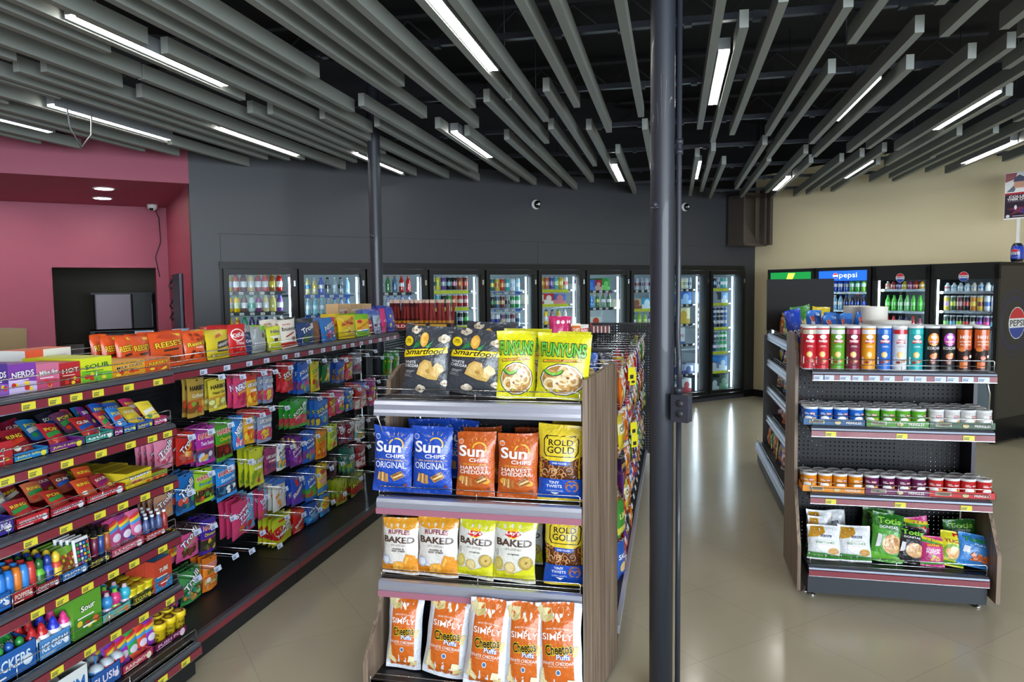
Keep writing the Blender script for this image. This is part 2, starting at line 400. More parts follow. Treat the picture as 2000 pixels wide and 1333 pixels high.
def circ(cx, cy, rx, ry, n=16, a0=0., a1=360.):
    full = a1-a0 >= 360
    k = n if full else n+1
    return [(cx+rx*math.cos(math.radians(a0+(a1-a0)*i/n)), cy+ry*math.sin(math.radians(a0+(a1-a0)*i/n))) for i in range(k)]
def printed(m, design, fn, step=.12, base=.0007, dz=.00022, asp=1., tstep=0, tres=2, xl=0.):
    """lay the shapes of a design (0..1 across, 0..1 up) on the surface fn(u, v, lift) -> xyz; asp = height/width of the surface"""
    import bmesh
    for i, s in enumerate(design):
        t = s[0]; lift = base + dz*i
        if t == 't':      # ('t', text, cx, cy, width, height, colour, {opts})
            o = s[7] if len(s) > 7 else {}
            jobs = []; lift += xl
            if 'ol' in o: jobs.append((o.get('b', .02)+.10, o['ol'], -dz*.5))
            jobs.append((o.get('b', .02), s[6], .0006 if 'ol' in o else 0))
            for bold, colr, dl in jobs:
                v, f, a = text2d(s[1], bold if colr == s[6] or True else 0, o.get('sh', 0.), o.get('res', tres))
                _, _, a = text2d(s[1], o.get('b', .02), o.get('sh', 0.), o.get('res', tres))
                if not len(v): continue
                p = v / a * np.array([s[4], s[5]])
                if 'arc' in o: p[:, 1] += o['arc']*(1-(p[:, 0]/(s[4]/2))**2)
                if 'rot' in o:
                    r = math.radians(o['rot']); c_, s_ = math.cos(r), math.sin(r)
                    q = p*np.array([1, asp]); q = np.stack([q[:, 0]*c_-q[:, 1]*s_, q[:, 0]*s_+q[:, 1]*c_], 1); p = q/np.array([1, asp])
                p = p + np.array([s[2], s[3]])
                st = tstep
                if st and max(s[4], s[5]) > st*1.2:
                    bm = bmesh.new(); vv = [bm.verts.new((x, y, 0)) for x, y in p]
                    for q in f:
                        try: bm.faces.new([vv[k] for k in q])
                        except Exception: pass
                    for ax in (0, 1):
                        sx = st if ax == 0 else st/max(asp, .6)
                        lo, hi = p[:, ax].min(), p[:, ax].max(); k = math.ceil(lo/sx)*sx
                        while k < hi:
                            bmesh.ops.bisect_plane(bm, geom=bm.verts[:]+bm.edges[:]+bm.faces[:], plane_co=(k, 0, 0) if ax == 0 else (0, k, 0), plane_no=(1, 0, 0) if ax == 0 else (0, 1, 0)); k += sx
                    bm.verts.index_update()
                    m.add([fn(v.co.x, v.co.y, lift+dl) for v in bm.verts], [tuple(v.index for v in q.verts) for q in bm.faces], colr, True)
                    bm.free()
                else: m.add([fn(x, y, lift+dl) for x, y in p], f, colr, False)
            continue
        if t == 'r': pts = [(s[1], s[2]), (s[3], s[2]), (s[3], s[4]), (s[1], s[4])]; colr = s[5]
        elif t == 'e': pts = circ(s[1], s[2], s[3], s[4], 14); colr = s[5]
        elif t == 'ring':  # ('ring', cx, cy, rx, ry, thick, col, a0, a1)
            a0, a1 = (s[7], s[8]) if len(s) > 8 else (0, 360); n = 14
            A = circ(s[1], s[2], s[3], s[4], n, a0, a1); Bq = circ(s[1], s[2], s[3]-s[5], s[4]-s[5]/asp, n, a0, a1)
            if a1-a0 >= 360: A.append(A[0]); Bq.append(Bq[0])
            vs = [fn(x, y, lift) for x, y in A+Bq]; k = len(A)
            m.add(vs, [(j, j+1, k+j+1, k+j) for j in range(k-1)], s[6], False); continue
        else: pts = s[1]; colr = s[2]
        bm = bmesh.new(); vs = [bm.verts.new((x, y, 0)) for x, y in pts]
        try: bm.faces.new(vs)
        except Exception: bm.free(); continue
        bmesh.ops.triangulate(bm, faces=bm.faces[:]) if len(pts) > 4 and t == 'p' else None
        xs = [p[0] for p in pts]; ys = [p[1] for p in pts]
        for ax, lo, hi, st in ((0, min(xs), max(xs), step), (1, min(ys), max(ys), step/max(asp, .6))):
            k = math.ceil(lo/st)*st
            while k < hi-1e-6:
                if k > lo+1e-6:
                    no = (1, 0, 0) if ax == 0 else (0, 1, 0); co = (k, 0, 0) if ax == 0 else (0, k, 0)
                    bmesh.ops.bisect_plane(bm, geom=bm.verts[:]+bm.edges[:]+bm.faces[:], plane_co=co, plane_no=no)
                k += st
        bm.verts.index_update()
        m.add([fn(v.co.x, v.co.y, lift) for v in bm.verts], [tuple(v.index for v in f.verts) for f in bm.faces], colr, True)
        bm.free()

def roundel(cx, cy, r, asp, txt='PEPSI'):
    """the round red, white and blue drink emblem"""
    ry = r/asp
    top = circ(cx, cy, r, ry, 14, 18, 162) ; bot = circ(cx, cy, r, ry, 14, 198, 342)
    return [('e', cx, cy, r*1.06, ry*1.06, '#e9edf2'), ('p', top, '#c8202f'), ('p', bot, '#1d3f9c'), ('t', txt, cx, cy, r*1.75, ry*.42, '#111', {'b': .03})]

# ------------------------------------------------------------------ wall of walk-in cooler doors
CASEM = plain('cooler_liner', '#aab5b9', .5)
LED = glow('cooler_led', '#e6f4ff', CASE)
D0, DP = 1.22, .763
m = M()
m.box(.96, 9.12, CY+1.05, CY+1.1, 0, 2.3); m.box(.96, 9.12, CY+.12, CY+1.1, 2.14, 2.2); m.box(1.06, 1.12, CY+.12, CY+1.1, 0, 2.2); m.box(9.0, 9.06, CY+.12, CY+1.1, 0, 2.2); m.box(1.06, 9.06, CY+.12, CY+1.1, .0, .05)
struct('wall_cooler', m, CASEM, RZ)
m = M()
m.box(o0, o1, CY-.03, CY+.1, 1.99, oz); m.box(o0, o1, CY-.03, CY+.1, .06, .1)
for i in range(11): x = D0+DP*i; m.box(x-.022 if i else o0, x+.022 if i < 10 else o1, CY+.0, CY+.14, .06, 2.0)
struct('trim_2', m, BLK2, RZ)
for i in range(10):
    x0 = D0+DP*i+.012; x1 = D0+DP*(i+1)-.012
    t = thing('cooler_door', room(x0, CY-.03), f'black framed glass cooler door, {ORD[i]} from the raspberry wall along the dark wall', 'cooler door', 'walk-in cooler doors', RZ)
    W_ = x1-x0; b = M()
    b.box(0, W_, -.035, .03, .115, .165); b.box(0, W_, -.035, .03, 1.925, 1.985); b.box(0, .052, -.035, .03, .165, 1.925); b.box(W_-.052, W_, -.035, .03, .165, 1.925)
    b.build('door_frame', BLK2, t)
    b = M(); b.box(.052, W_-.052, -.012, -.008, .165, 1.925); b.build('glass_pane', GLASS, t)
    b = M(); hx = .03 if i % 2 else .03
    b.tube([(hx, -.036, .86), (hx, -.07, .88), (hx, -.07, 1.2), (hx, -.036, 1.22)], .009, 6); b.build('handle', BLACK, t)
    b = M(); b.box(W_-.035, W_-.015, -.041, -.036, 1.80, 1.86); b.build('hinge_cover', CHROM, t)
DH = [[1.748, 1.526, 1.27, .9], [1.704, 1.476, 1.2, .8], [1.72, 1.5, 1.25, .8], [1.732, 1.521, 1.289, .95], [1.71, 1.488, 1.25, .9], [1.729, 1.535, 1.256, .9], [1.71, 1.47, 1.2, .8], [1.707, 1.432, 1.15, .8], [1.711, 1.484, 1.185, .878, .418, .123], [1.712, 1.486, 1.104, .721, .418, .113]]
YST = plain('yellow_price_strip', '#c9d21c', .4); GST = plain('clear_price_strip', '#6f7a84', .3); BST = plain('blue_price_strip', '#3a5fae', .3)
TAGW = painted('shelf_ticket', .5)
for i in range(10):
    x0 = D0+DP*i+.05; x1 = D0+DP*(i+1)-.05
    t = thing('cooler_rack', room(x0, CY+.2), f'white wire shelf rack stocked inside the cooler bay behind the {ORD[i]} glass door', 'shelf rack', 'racks inside the walk-in cooler', RZ)
    for k, z in enumerate(DH[i]):
        b = M(); W_ = x1-x0
        for q in range(12): b.box(q*W_/12, q*W_/12+.012, 0, .7, -.012, -.004)
        b.box(0, W_, 0, .012, -.02, -.002); b.box(0, W_, .68, .7, -.02, 0)
        b.build('wire_shelf', BLACK if i < 2 else CHROM, t).location = (0, 0, z)
        ys = i in (3, 9) or (i == 5 and k < 2) or (i == 7 and k == 1)
        b = M(); b.box(0, W_-.06, -.008, -.001, -.036, .002)
        st = b.build('price_strip', YST if ys else (BST if i in (1, 4) else BLACK), t); st.location = (0, 0, z)
        for q in range(5):
            xx = .04+q*(W_-.12)/5
            if i == 4 and k < 3 and q < 3: continue
            b = M(); b.box(0, .045, -.0105, -.0095, -.03, -.004, '#e8e8e0' if not ys else '#e9e24a')
            b.box(.006, .038, -.0112, -.0106, -.02, -.014, '#222')
            b.build('shelf_ticket', TAGW, st).location = (xx, 0, 0)
        if i == 4 and k < 3:
            def fl(u, v, l): return (.1+u*.4, -.0096-l, -.034+v*.034)
            b = M(); printed(b, [('t', 'ALL 16oz CANS', .5, .5, .9, .8, '#e8e23a')], fl, asp=.08); b.build('shelf_lettering', TAGW, t).location = (0, 0, z)
    b = M(); b.box(-.028, -.02, -.03, -.02, .15, 1.9); b.build('led_strip', LED, t)  # extra strip on this side, added to brighten the bay
    b = M(); b.box(W_+.008, W_+.022, -.03, -.015, .15, 1.9); t2 = b.build('led_strip', LED, t)

# bottles and cans
_mc = {}
def bottle_mesh(liq, cap, label, kind=0):
    k = ('b', liq, cap, label, kind)
    if k in _mc: return _mc[k]
    m = M()
    if kind == 0:    # juice bottle with a shaped neck
        P = [(.0, 0), (.030, .002), (.034, .015), (.034, .05), (.034, .115), (.031, .13), (.033, .145), (.024, .17), (.0165, .182), (.018, .184), (.018, .202), (.0, .203)]
        C = [liq, liq, liq, label, liq, liq, liq, liq, cap, cap, cap]
    elif kind == 1:  # slim soda or water bottle
        P = [(.0, 0), (.028, .002), (.032, .02), (.029, .05), (.031, .08), (.031, .13), (.028, .155), (.014, .195), (.012, .205), (.0145, .207), (.0145, .225), (.0, .226)]
        C = [liq, liq, liq, liq, label, liq, liq, liq, cap, cap, cap]
    else:            # wide jug
        P = [(.0, 0), (.042, .003), (.046, .02), (.046, .06), (.046, .13), (.04, .16), (.02, .19), (.02, .2), (.022, .201), (.022, .22), (.0, .221)]
        C = [liq, liq, liq, label, liq, liq, liq, cap, cap, cap]
    m.lathe(P, 12, cols=C)
    me = m.mesh('bottle', DRNK); _mc[k] = me; return me
def can_mesh(body, band, kind=0):
    k = ('c', body, band, kind)
    if k in _mc: return _mc[k]
    h = (.122, .157, .19)[kind]; r = (.033, .033, .033)[kind]
    m = M(); m.lathe([(0, .002), (r-.008, 0), (r, .01), (r, h*.35), (r, h*.62), (r, h-.014), (r-.006, h-.003), (r-.005, h), (r-.009, h-.004), (0, h-.004)], 12,
                     cols=['#b8bcc2', '#b8bcc2', body, band, body, '#b8bcc2', '#b8bcc2', '#9ea2a8', '#b8bcc2'])
    me = m.mesh('can', CANM); _mc[k] = me; return me
def carton_mesh(w_, d, h, col, col2, txt=None, tc='#fff'):
    k = ('x', w_, d, h, col, col2, txt)
    if k in _mc: return _mc[k]
    m = M(); m.box(-w_/2, w_/2, 0, d, 0, h, col)
    def fr(u, v, l): return ((u-.5)*w_, -l, v*h)
    ds = [('p', [(0, 0), (1, 0), (1, .3), (0, .45)], col2), ('e', .5, .55, .28, .28*w_/h, col2)]
    if txt: ds = [('p', [(0, 0), (1, 0), (1, .16), (0, .16)], col2), ('t', txt, .5, .55, .85, .28, tc, {'b': .02})]
    printed(m, ds, fr, asp=h/w_, base=.0004)
    me = m.mesh('carton', CARD); _mc[k] = me; return me
def put(me, name, loc, rz=0., label='', cat='', group=None, rot=None, scale=None):
    o = bpy.data.objects.new(name, me); COL.objects.link(o); o.location = tuple(loc)
    o.rotation_euler = rot if rot is not None else (0, 0, rz)
    if scale: o.scale = scale
    return tag(o, label, cat, group)
def cname(c):
    r, g, b = [int(c.lstrip('#')[i:i+2], 16) for i in (0, 2, 4)] if len(c.lstrip('#')) == 6 else [int(x*2, 16) for x in c.lstrip('#')]
    mx, mn = max(r, g, b), min(r, g, b)
    if mx < 62: return 'black'
    if mx-mn < 28: return 'white' if mx > 205 else 'silver' if mx > 140 else 'grey'
    h = (60*((g-b)/(mx-mn)) if mx == r else 60*(2+(b-r)/(mx-mn)) if mx == g else 60*(4+(r-g)/(mx-mn))) % 360
    for a, nme in ((14, 'red'), (40, 'orange'), (68, 'yellow'), (95, 'lime'), (165, 'green'), (195, 'teal'), (255, 'blue'), (290, 'purple'), (340, 'pink'), (361, 'red')):
        if h < a:
            if nme == 'orange' and mx < 150: nme = 'brown'
            return ('dark ' if mx < 120 and nme != 'brown' else '') + nme
R_ = random.Random(7)
G, Yl, Rd, Or, Pk, Bl, Pu, Wt, Bk, Cl, Te, Am, Sv = '#2f9e3a', '#e8c832', '#b3232b', '#e0661d', '#d8457e', '#2650b0', '#6d2f8a', '#e6e8ea', '#16181c', '#a9cfe0', '#2aa7a2', '#b86a1e', '#b9bec6'
ROWN = ['top', 'second', 'third', 'fourth', 'fifth', 'bottom']
def fridge_row(spec, x0, x1, z, y, where, row, rf=room, rz=RZ, hmax=.21):
    """spec: list of (kind, colours...) standing left to right"""
    n = len(spec); st = (x1-x0)/n; cx = x0; tot = sum(s[1] for s in spec if s[0] == 'x'); kk = min(1, (x1-x0+.04)/tot*.98) if tot else 1
    for j, s in enumerate(spec):
        x = x0+st*(j+.5); loc = rf(x, y, z+.001)
        pos = f'{ORD[j]} in the {row} row, {where}'
        if s[0] == 'b':
            hh = (.203, .226, .221)[s[4]]; sc = min(1, hmax/hh)
            put(bottle_mesh(*s[1:]), 'drink_bottle', loc, rz, f'{cname(s[1])} bottle, {cname(s[2])} cap, {pos}', 'bottle', 'bottles in the coolers', scale=(1, 1, sc))
        elif s[0] == 'c':
            put(can_mesh(*s[1:]), 'drink_can', loc, rz, f'{cname(s[1])} drink can, {pos}', 'can', 'cans in the coolers', scale=(1.06, 1.06, max(.9, min(1.12, hmax*.95/(.122, .157, .19)[s[3]]))))
        elif s[0] == 'x':
            w_ = s[1]*kk; h = min(s[3], hmax)
            put(carton_mesh(w_*.97, s[2], h, *s[4:]), 'drink_carton', rf(cx+w_/2, y-.03, z+.001), rz, f'{cname(s[4])} drink carton, {pos}', 'carton', 'cartons in the coolers'); cx += w_
def fr(seq, kind, k): return [(('b',)+tuple(a)+(k,)) if kind == 'b' else (('c',)+tuple(a)+(k,)) for a in seq]
rows = {
 0: [fr([('#d9c93c', '#1d6e4b', Wt), ('#b33a2e', '#333', Wt), ('#5e1720', '#333', Wt), ('#e3c98c', '#9aa', Wt), ('#9c1f3a', Yl, Wt), ('#d9565e', Yl, Wt), ('#a86a1e', Yl, '#e7c53c'), ('#c7291f', Yl, Wt)], 'b', 0),
     fr([('#f0c419', '#1f8a4d', Wt), ('#f0c419', '#1f8a4d', '#d8e0b0'), ('#7a5a50', '#1f8a4d', Wt), ('#cfe7df', '#1f8a4d', '#74c7b5'), ('#8a4a7a', '#1f8a4d', Wt), ('#e2d49a', '#e9e2c0', Wt), ('#d9c76a', '#e9e2c0', '#c8c06a'), ('#6f4a9a', '#2440b8', Wt)], 'b', 0),
     fr([('#f0d020', Yl, Yl), ('#c8802a', Yl, Wt), ('#3a9a7a', '#1f8a4d', Wt), ('#39356a', '#222c70', Wt), ('#39356a', '#222c70', Wt), ('#39356a', '#222c70', '#c33'), ('#222', '#ddd', Wt), ('#222', '#ddd', Wt)], 'b', 0)],
 1: [fr([('#e0762a', '#d8641c', Wt), ('#d8d0a0', Sv, '#3d8fd0'), ('#d8d0a0', Sv, '#e8c93a'), ('#6f7fd8', '#4858c0', Wt), ('#8fa0a8', '#222', '#303438'), ('#a9bcc4', '#ddd', '#c9d9e0'), ('#8fa0a8', '#222', '#303438'), ('#9fd0ea', '#cfe8f8', '#7fb8e0')], 'b', 1),
     fr([('#3aa0e0', '#ddd', '#1b7fd0'), ('#a9cfe0', '#ddd', '#dfeaf0'), ('#8fd0e0', '#d0f0ff', '#c0e8f0'), ('#9fc8d8', '#9ff', Wt), ('#a9bcc4', '#ddd', '#404850'), ('#a9bcc4', '#3060d0', '#c9d9e0'), ('#9fb8d8', '#2850d0', Wt), ('#6f9fe8', '#3060e0', '#b8d0f8')], 'b', 1)],
 2: [fr([('#c8502a', '#d8641c', Wt), ('#3a9ad8', '#2a6ad0', Wt), ('#3a9ad8', '#2a9ad0', Wt), ('#5a8a4a', '#c8541c', '#3f7a3a'), ('#5a7a9a', '#c8541c', '#3a5a8a'), ('#c8302a', '#d8341c', Wt), ('#c8302a', '#d8341c', '#a22')], 'b', 1),
     fr([('#aac', '#46c', Wt)]*7, 'b', 1)],
 3: [fr([(Sv, '#c0a860'), (Wt, '#3a5a9a'), ('#d8c832', '#9aa832'), ('#6a4a9a', Sv), (Bk, '#7aa'), (Bk, '#d8a'), ('#9a4a2a', '#d8762a'), ('#6a2a1a', '#c8461a')], 'c', 1),
     fr([('#c8d0e8', '#2a50b0'), ('#7ac8d8', '#d8d04a'), ('#5a98a8', '#234'), (Bk, '#3a7a3a'), ('#3a8a3a', '#8ad84a'), ('#c8501c', '#e88a2a'), ('#a8281c', '#d8d0c0'), ('#8a1f2a', '#d8a0a0')], 'c', 1),
     fr([(Wt, '#4aa0c0'), (Bk, '#6ac83a'), (Bk, '#a8d83a'), (Bk, '#6ac83a'), ('#7ab8e0', Wt), (Bk, '#3a8ac0'), (Bk, '#aab'), ('#1a3a1a', '#4ab04a')], 'c', 1)],
 4: [fr([('#d8e0c0', '#7ac84a'), ('#d83a6a', Wt), ('#2a6a6a', '#d8d04a'), ('#d8b84a', '#c86a1a'), ('#c8401c', '#e8a04a'), ('#3ab0b8', '#d0f0f0'), (Wt, '#a0c8e0'), ('#a0d0e8', Wt)], 'c', 1),
     fr([('#a8c8d8', '#2a8a4a'), ('#c8461c', '#2a2a2a'), (Bk, '#3a8a5a'), ('#4a6a8a', '#c8c0a0'), ('#7a3a2a', '#d8b88a'), ('#8a9aa0', '#334'), ('#3a8a4a', '#d8e0d0'), ('#2a9a5a', Wt)], 'c', 1),
     fr([(Wt, '#5aa0d8'), ('#22409a', '#d8e0f0'), (Sv, '#334a9a'), (Wt, '#22409a'), ('#6a4a7a', '#d8c0a0'), ('#5a6a7a', Wt), ('#8a2a3a', Sv), ('#9ab0b8', '#246')], 'c', 1)],
 5: [fr([('#c8c0b0', '#d0508a'), ('#5a90c8', '#a8d0f0'), ('#c8862a', '#e8b84a'), ('#c86a3a', '#e89a6a'), ('#5a4a9a', '#9a8ad8'), ('#5ab8b8', '#d8e8a0'), ('#e0b82a', '#f0e080'), ('#e0e0d0', '#d8503a')], 'c', 1),
     [('x', .2, .3, .13, '#d8d4c4', '#b8485a', None), ('x', .16, .3, .14, '#c8202a', '#e8e0d8', None), ('x', .2, .3, .13, '#3a60b0', '#d8808a', None)],
     fr([('#e8c832', '#a87a1a', Wt), ('#e8a01a', '#c85a1a', '#f0e0b0'), ('#e8c832', '#222', Wt), ('#9a8a8a', '#222', '#333'), ('#e8d05a', '#5a3', Wt), ('#d0d8d8', '#aaa', Wt)], 'b', 0)],
 6: [[('x', .14, .3, .1, '#c8ccc8', '#4a6a4a', None), ('x', .15, .3, .15, '#2a62c8', '#4a88e0', None), ('x', .12, .3, .15, '#b8302a', '#d8b0a0', None), ('x', .14, .3, .17, '#1f9a3a', '#7ad86a', None)],
     fr([('#4a6a5a', '#222', '#88a'), ('#4a7a5a', '#c8a83a', '#3a8ac8'), ('#3a8ac8', '#c8a83a', '#2a78d0'), ('#4a7a4a', '#c8a83a', '#c8d05a'), ('#4a7a4a', '#c33', Wt), ('#4a7a4a', '#c33', Wt)], 'b', 1),
     [('x', .2, .3, .14, '#d0d8d0', '#3a9a4a', None), ('x', .2, .3, .14, '#d8e0d8', '#d8402a', None)]],
 7: [fr([('#c8ccd8', '#b83a4a'), ('#2a4ab8', Wt), ('#3a5ac8', '#223'), (Sv, '#8a4a4a'), ('#9aa0a8', '#445'), (Sv, '#a88'), (Sv, '#447')], 'c', 1),
     [('x', .17, .3, .14, '#c8c8b0', '#7a9a3a', None), ('x', .2, .3, .15, '#b8a88a', '#8a4a2a', None), ('x', .2, .3, .15, '#2aa0d0', '#d0e8f0', None)],
     fr([('#4a4ab8', '#223', Wt), ('#c8304a', '#a22', Wt), ('#4a9a3a', '#353', Wt), ('#9ac83a', '#6a2', '#c8e06a'), ('#9ac83a', '#6a2', '#c8e06a'), ('#7a5ab8', '#436', Wt)], 'b', 1)],
 8: [fr([(Sv, '#4a6a5a'), (Sv, '#3a6a8a'), ('#4a5a6a', Sv), ('#3a7a6a', Sv), (Sv, '#6a8a4a'), ('#e0e4c8', '#c8b84a'), ('#e0e4c8', '#8aa'), ('#abc', '#345')], 'c', 1),
     [('x', .16, .3, .19, '#b8c8e0', '#4a78c0', None), ('x', .2, .3, .2, '#c0d0e8', '#3a68b8', None), ('x', .22, .3, .2, '#2a6ac0', '#9ac8f0', None)],
     [('x', .16, .3, .2, '#c8a83a', '#5a6a8a', None), ('x', .14, .3, .19, '#8aa8c8', '#345', None), ('x', .26, .3, .24, '#e0dcb0', '#c8a83a', None)],
     [('x', .16, .3, .26, '#c8b878', '#a89048', 'Coors', '#3a2a1a'), ('x', .3, .3, .25, '#d8e0e8', '#4a6aa8', 'Coors', '#b02a35')],
     [('x', .2, .35, .4, '#9ac8e8', '#4a80b8', None), ('x', .26, .3, .14, '#8a9cb8', '#2a3a78', None), ('x', .2, .3, .12, '#9aaac0', '#2a3a78', None)],
     [('x', .2, .4, .18, '#9ab8c8', '#4a9a6a', None), ('x', .2, .4, .2, '#6a8ab0', '#c8d0d8', None), ('x', .2, .4, .22, '#c8ccd0', '#b03a4a', None)]],
 9: [fr([('#3a4a5a', Sv), (Sv, '#3a6a8a'), ('#22304a', Sv), (Sv, '#2a4a6a'), ('#1a2a4a', '#7ab'), (Sv, '#246'), ('#3aa0a8', Wt), ('#8ad0c8', '#fff')], 'c', 1),
     [('x', .1, .3, .18, '#8a9aa8', '#334', None), ('x', .36, .3, .17, '#2a2f3a', '#8a94a0', None), ('x', .14, .3, .16, '#6aa8e0', '#d0e4f4', None)],
     fr([('#c8ccd0', '#345'), (Bk, Sv), ('#1f2f4a', Sv), (Bk, '#8ac'), ('#2a4a7a', Sv), (Bk, Sv), ('#1f2f4a', '#ccd'), ('#3a70c0', Sv)], 'c', 2),
     fr([('#26406a', Sv), ('#2a4a7a', Sv), ('#203a6a', Sv), (Bk, Sv), ('#26406a', '#ccd'), ('#3a8a6a', Sv), ('#2a9a5a', Wt), ('#3aa86a', '#dfe')], 'c', 2),
     [('x', .2, .3, .13, '#a8b4c4', '#2a3a78', None), ('x', .22, .3, .14, '#6a7a98', '#c0c8d4', None), ('x', .18, .3, .22, '#3a88d0', '#d0e4f4', None)],
     [('x', .24, .4, .22, '#2a3a40', '#8a98a0', None), ('x', .2, .4, .2, '#39484e', '#b8c4c8', None), ('x', .2, .4, .24, '#1f3a2f', '#5a8a6a', None)]],
}
for i, rr in rows.items():
    x0 = D0+DP*i+.07; x1 = D0+DP*(i+1)-.09
    for k, spec in enumerate(rr):
        rn = ROWN[k] if k < 5 else 'bottom'
        hm = .195 if k == 0 else DH[i][k-1]-DH[i][k]-.04
        if i == 9 and k in (2, 3): hm = .186
        fridge_row(spec, x0, x1, DH[i][k], CY+.245, f'{ORD[i]} cooler bay', rn, hmax=hm)
        if i == 9 and k in (2, 3):
            fridge_row([s[:3]+(1,) for s in spec], x0, x1, DH[i][k]+.181, CY+.245, f'{ORD[i]} cooler bay', 'stacked '+rn, hmax=.14)

# ------------------------------------------------------------------ free-standing drink coolers on the beige wall
FRX = 8.39
def rfx(x, y, z=0.): return room(y, -x, z)        # local frame facing the cooler fronts: x grows to the right in view
units = [(-7.12, -6.355), (-6.335, -5.545), (-5.52, -4.815), (-4.80, -4.08)]
UL = ['with the green header sign', 'with the blue lit header sign', 'holding a row of green bottles', 'at the end, emblem on its side']
BODY = plain('black_cooler_body', '#1b1b1f', .4)
prn = painted('cooler_graphics', .35); prg = painted('backlit_sign', .4)
HDR = {0: [('r', 0, 0, 1, 1, '#0f7a35'), ('p', [(.4, .2), (.55, .2), (.62, .9), (.45, .9)], '#c8e04a')], 1: [('r', 0, 0, 1, 1, '#1a58c8')]+roundel(.36, .5, .052, .19, '')[:3]+[('t', 'pepsi', .62, .48, .36, .62, '#e8f0ff', {'b': .0})]}
def lit(name, s):
    m, n, b = nt(name); a = N(n, 'ShaderNodeAttribute', attribute_name='print')
    n.links.new(a.outputs['Color'], b.inputs['Base Color']); n.links.new(a.outputs['Color'], b.inputs['Emission Color']); b.inputs['Emission Strength'].default_value = s
    return m
SIGNM = lit('backlit_header_print', 1.0)
CR = {0: [fr([('#2a8a3a', '#3a3', '#9d4')]*8, 'b', 1)],
 1: [fr([(Bl, Bl, Wt), (Bl, '#c22', Wt), (Bl, Bl, Wt), (Bl, Bl, '#999'), ('#49b02f', '#2a2', '#dfd'), ('#49b02f', '#2a2', '#dfd'), ('#7ac02f', '#2a2', '#dfd'), (Bl, Bl, Wt)], 'b', 1),
     fr([('#8ab8d8', '#ddd', Wt), ('#8ab8d8', '#ddd', Wt), ('#8ab8d8', '#26c', Wt), ('#241a30', '#26c', '#1a3fa0'), ('#241a30', '#26c', '#1a3fa0'), ('#241a30', '#c22', '#1a3fa0'), ('#241a30', '#26c', '#1a3fa0'), ('#2a1a20', '#26c', '#5a2f8a')], 'b', 1),
     fr([('#24304a', '#26c', '#1a3fa0')]*8, 'b', 1)],
 2: [fr([('#c8b0a0', '#ddd', '#b06a5a'), ('#b8484a', '#c22', '#d8a0a0'), ('#4a3a7a', '#336', '#b0a8d0'), ('#d0b03a', '#dd4', '#e0d890'), ('#9a4a7a', '#936', '#c8a0b8'), ('#b8302a', '#c22', '#d89080'), ('#c8a02a', '#c22', '#e0c890'), ('#a8304a', '#c22', '#c890a0')], 'b', 1),
     fr([('#3fae2e', '#2b2', '#8ae07a'), ('#4fb83a', '#2b2', '#8ae07a'), ('#5ab85a', '#2b2', '#c0e8b8'), ('#7ac87a', '#2b2', '#d8f0d0'), ('#4fb83a', '#2b2', '#8ae07a'), ('#3fae2e', '#2b2', '#6ad05a'), ('#3fae2e', '#2b2', '#8ae07a')], 'b', 1),
     fr([('#d8303a', '#c22', '#e8a0a0'), ('#d83a4a', '#c22', '#e8a0a0'), ('#28285a', '#224', '#7a70b0'), ('#3a3a7a', '#224', '#a8a0d0'), ('#a83a3a', '#c22', '#d89a9a'), ('#7a3a4a', '#222', '#b09aa0'), ('#2aa88a', '#2a8', '#a0e0d0')], 'b', 1)],
 3: [fr([('#b8c8d0', '#ddd', '#a05a5a'), ('#d0d8dc', '#ddd', '#7aa8c8'), ('#b8d0d8', '#ddd', Wt), ('#d8e4ea', '#26c', '#a8c8e0'), ('#d8d0c0', '#ddd', '#b0b8c0'), ('#b8c8d8', '#ddd', '#5a80b8'), ('#d8e4ea', '#ddd', Wt), ('#9ab0c0', '#ddd', '#b8c8d0')], 'b', 1),
     fr([('#c8b84a', '#a8c'), ('#3a5a3a', '#c8d04a'), ('#6a3a3a', '#c8a0a0'), (Bk, '#c84a4a'), ('#c87a2a', '#e8c84a'), ('#c8a03a', '#7a3a2a'), (Sv, '#3a5a9a'), (Sv, '#aab')], 'c', 1),
     fr([('#1f3a2a', '#6ab04a'), ('#1a1f24', '#5a9ad0'), (Bk, '#9ad03a'), (Bk, '#c83a3a'), (Bk, '#d8d0c0'), ('#3a1f5a', '#b04ad0'), ('#6a2a6a', '#d84a8a'), (Bk, '#3ac0d0')], 'c', 1)]}
UZ = {0: [1.6, 1.35, 1.1], 1: [1.6, 1.35, 1.1], 2: [1.575, 1.33, 1.085], 3: [1.575, 1.375, 1.15]}
UZ = {0: [1.653], 1: [1.653, 1.42, 1.17], 2: [1.684, 1.421, 1.171], 3: [1.657, 1.436, 1.215]}
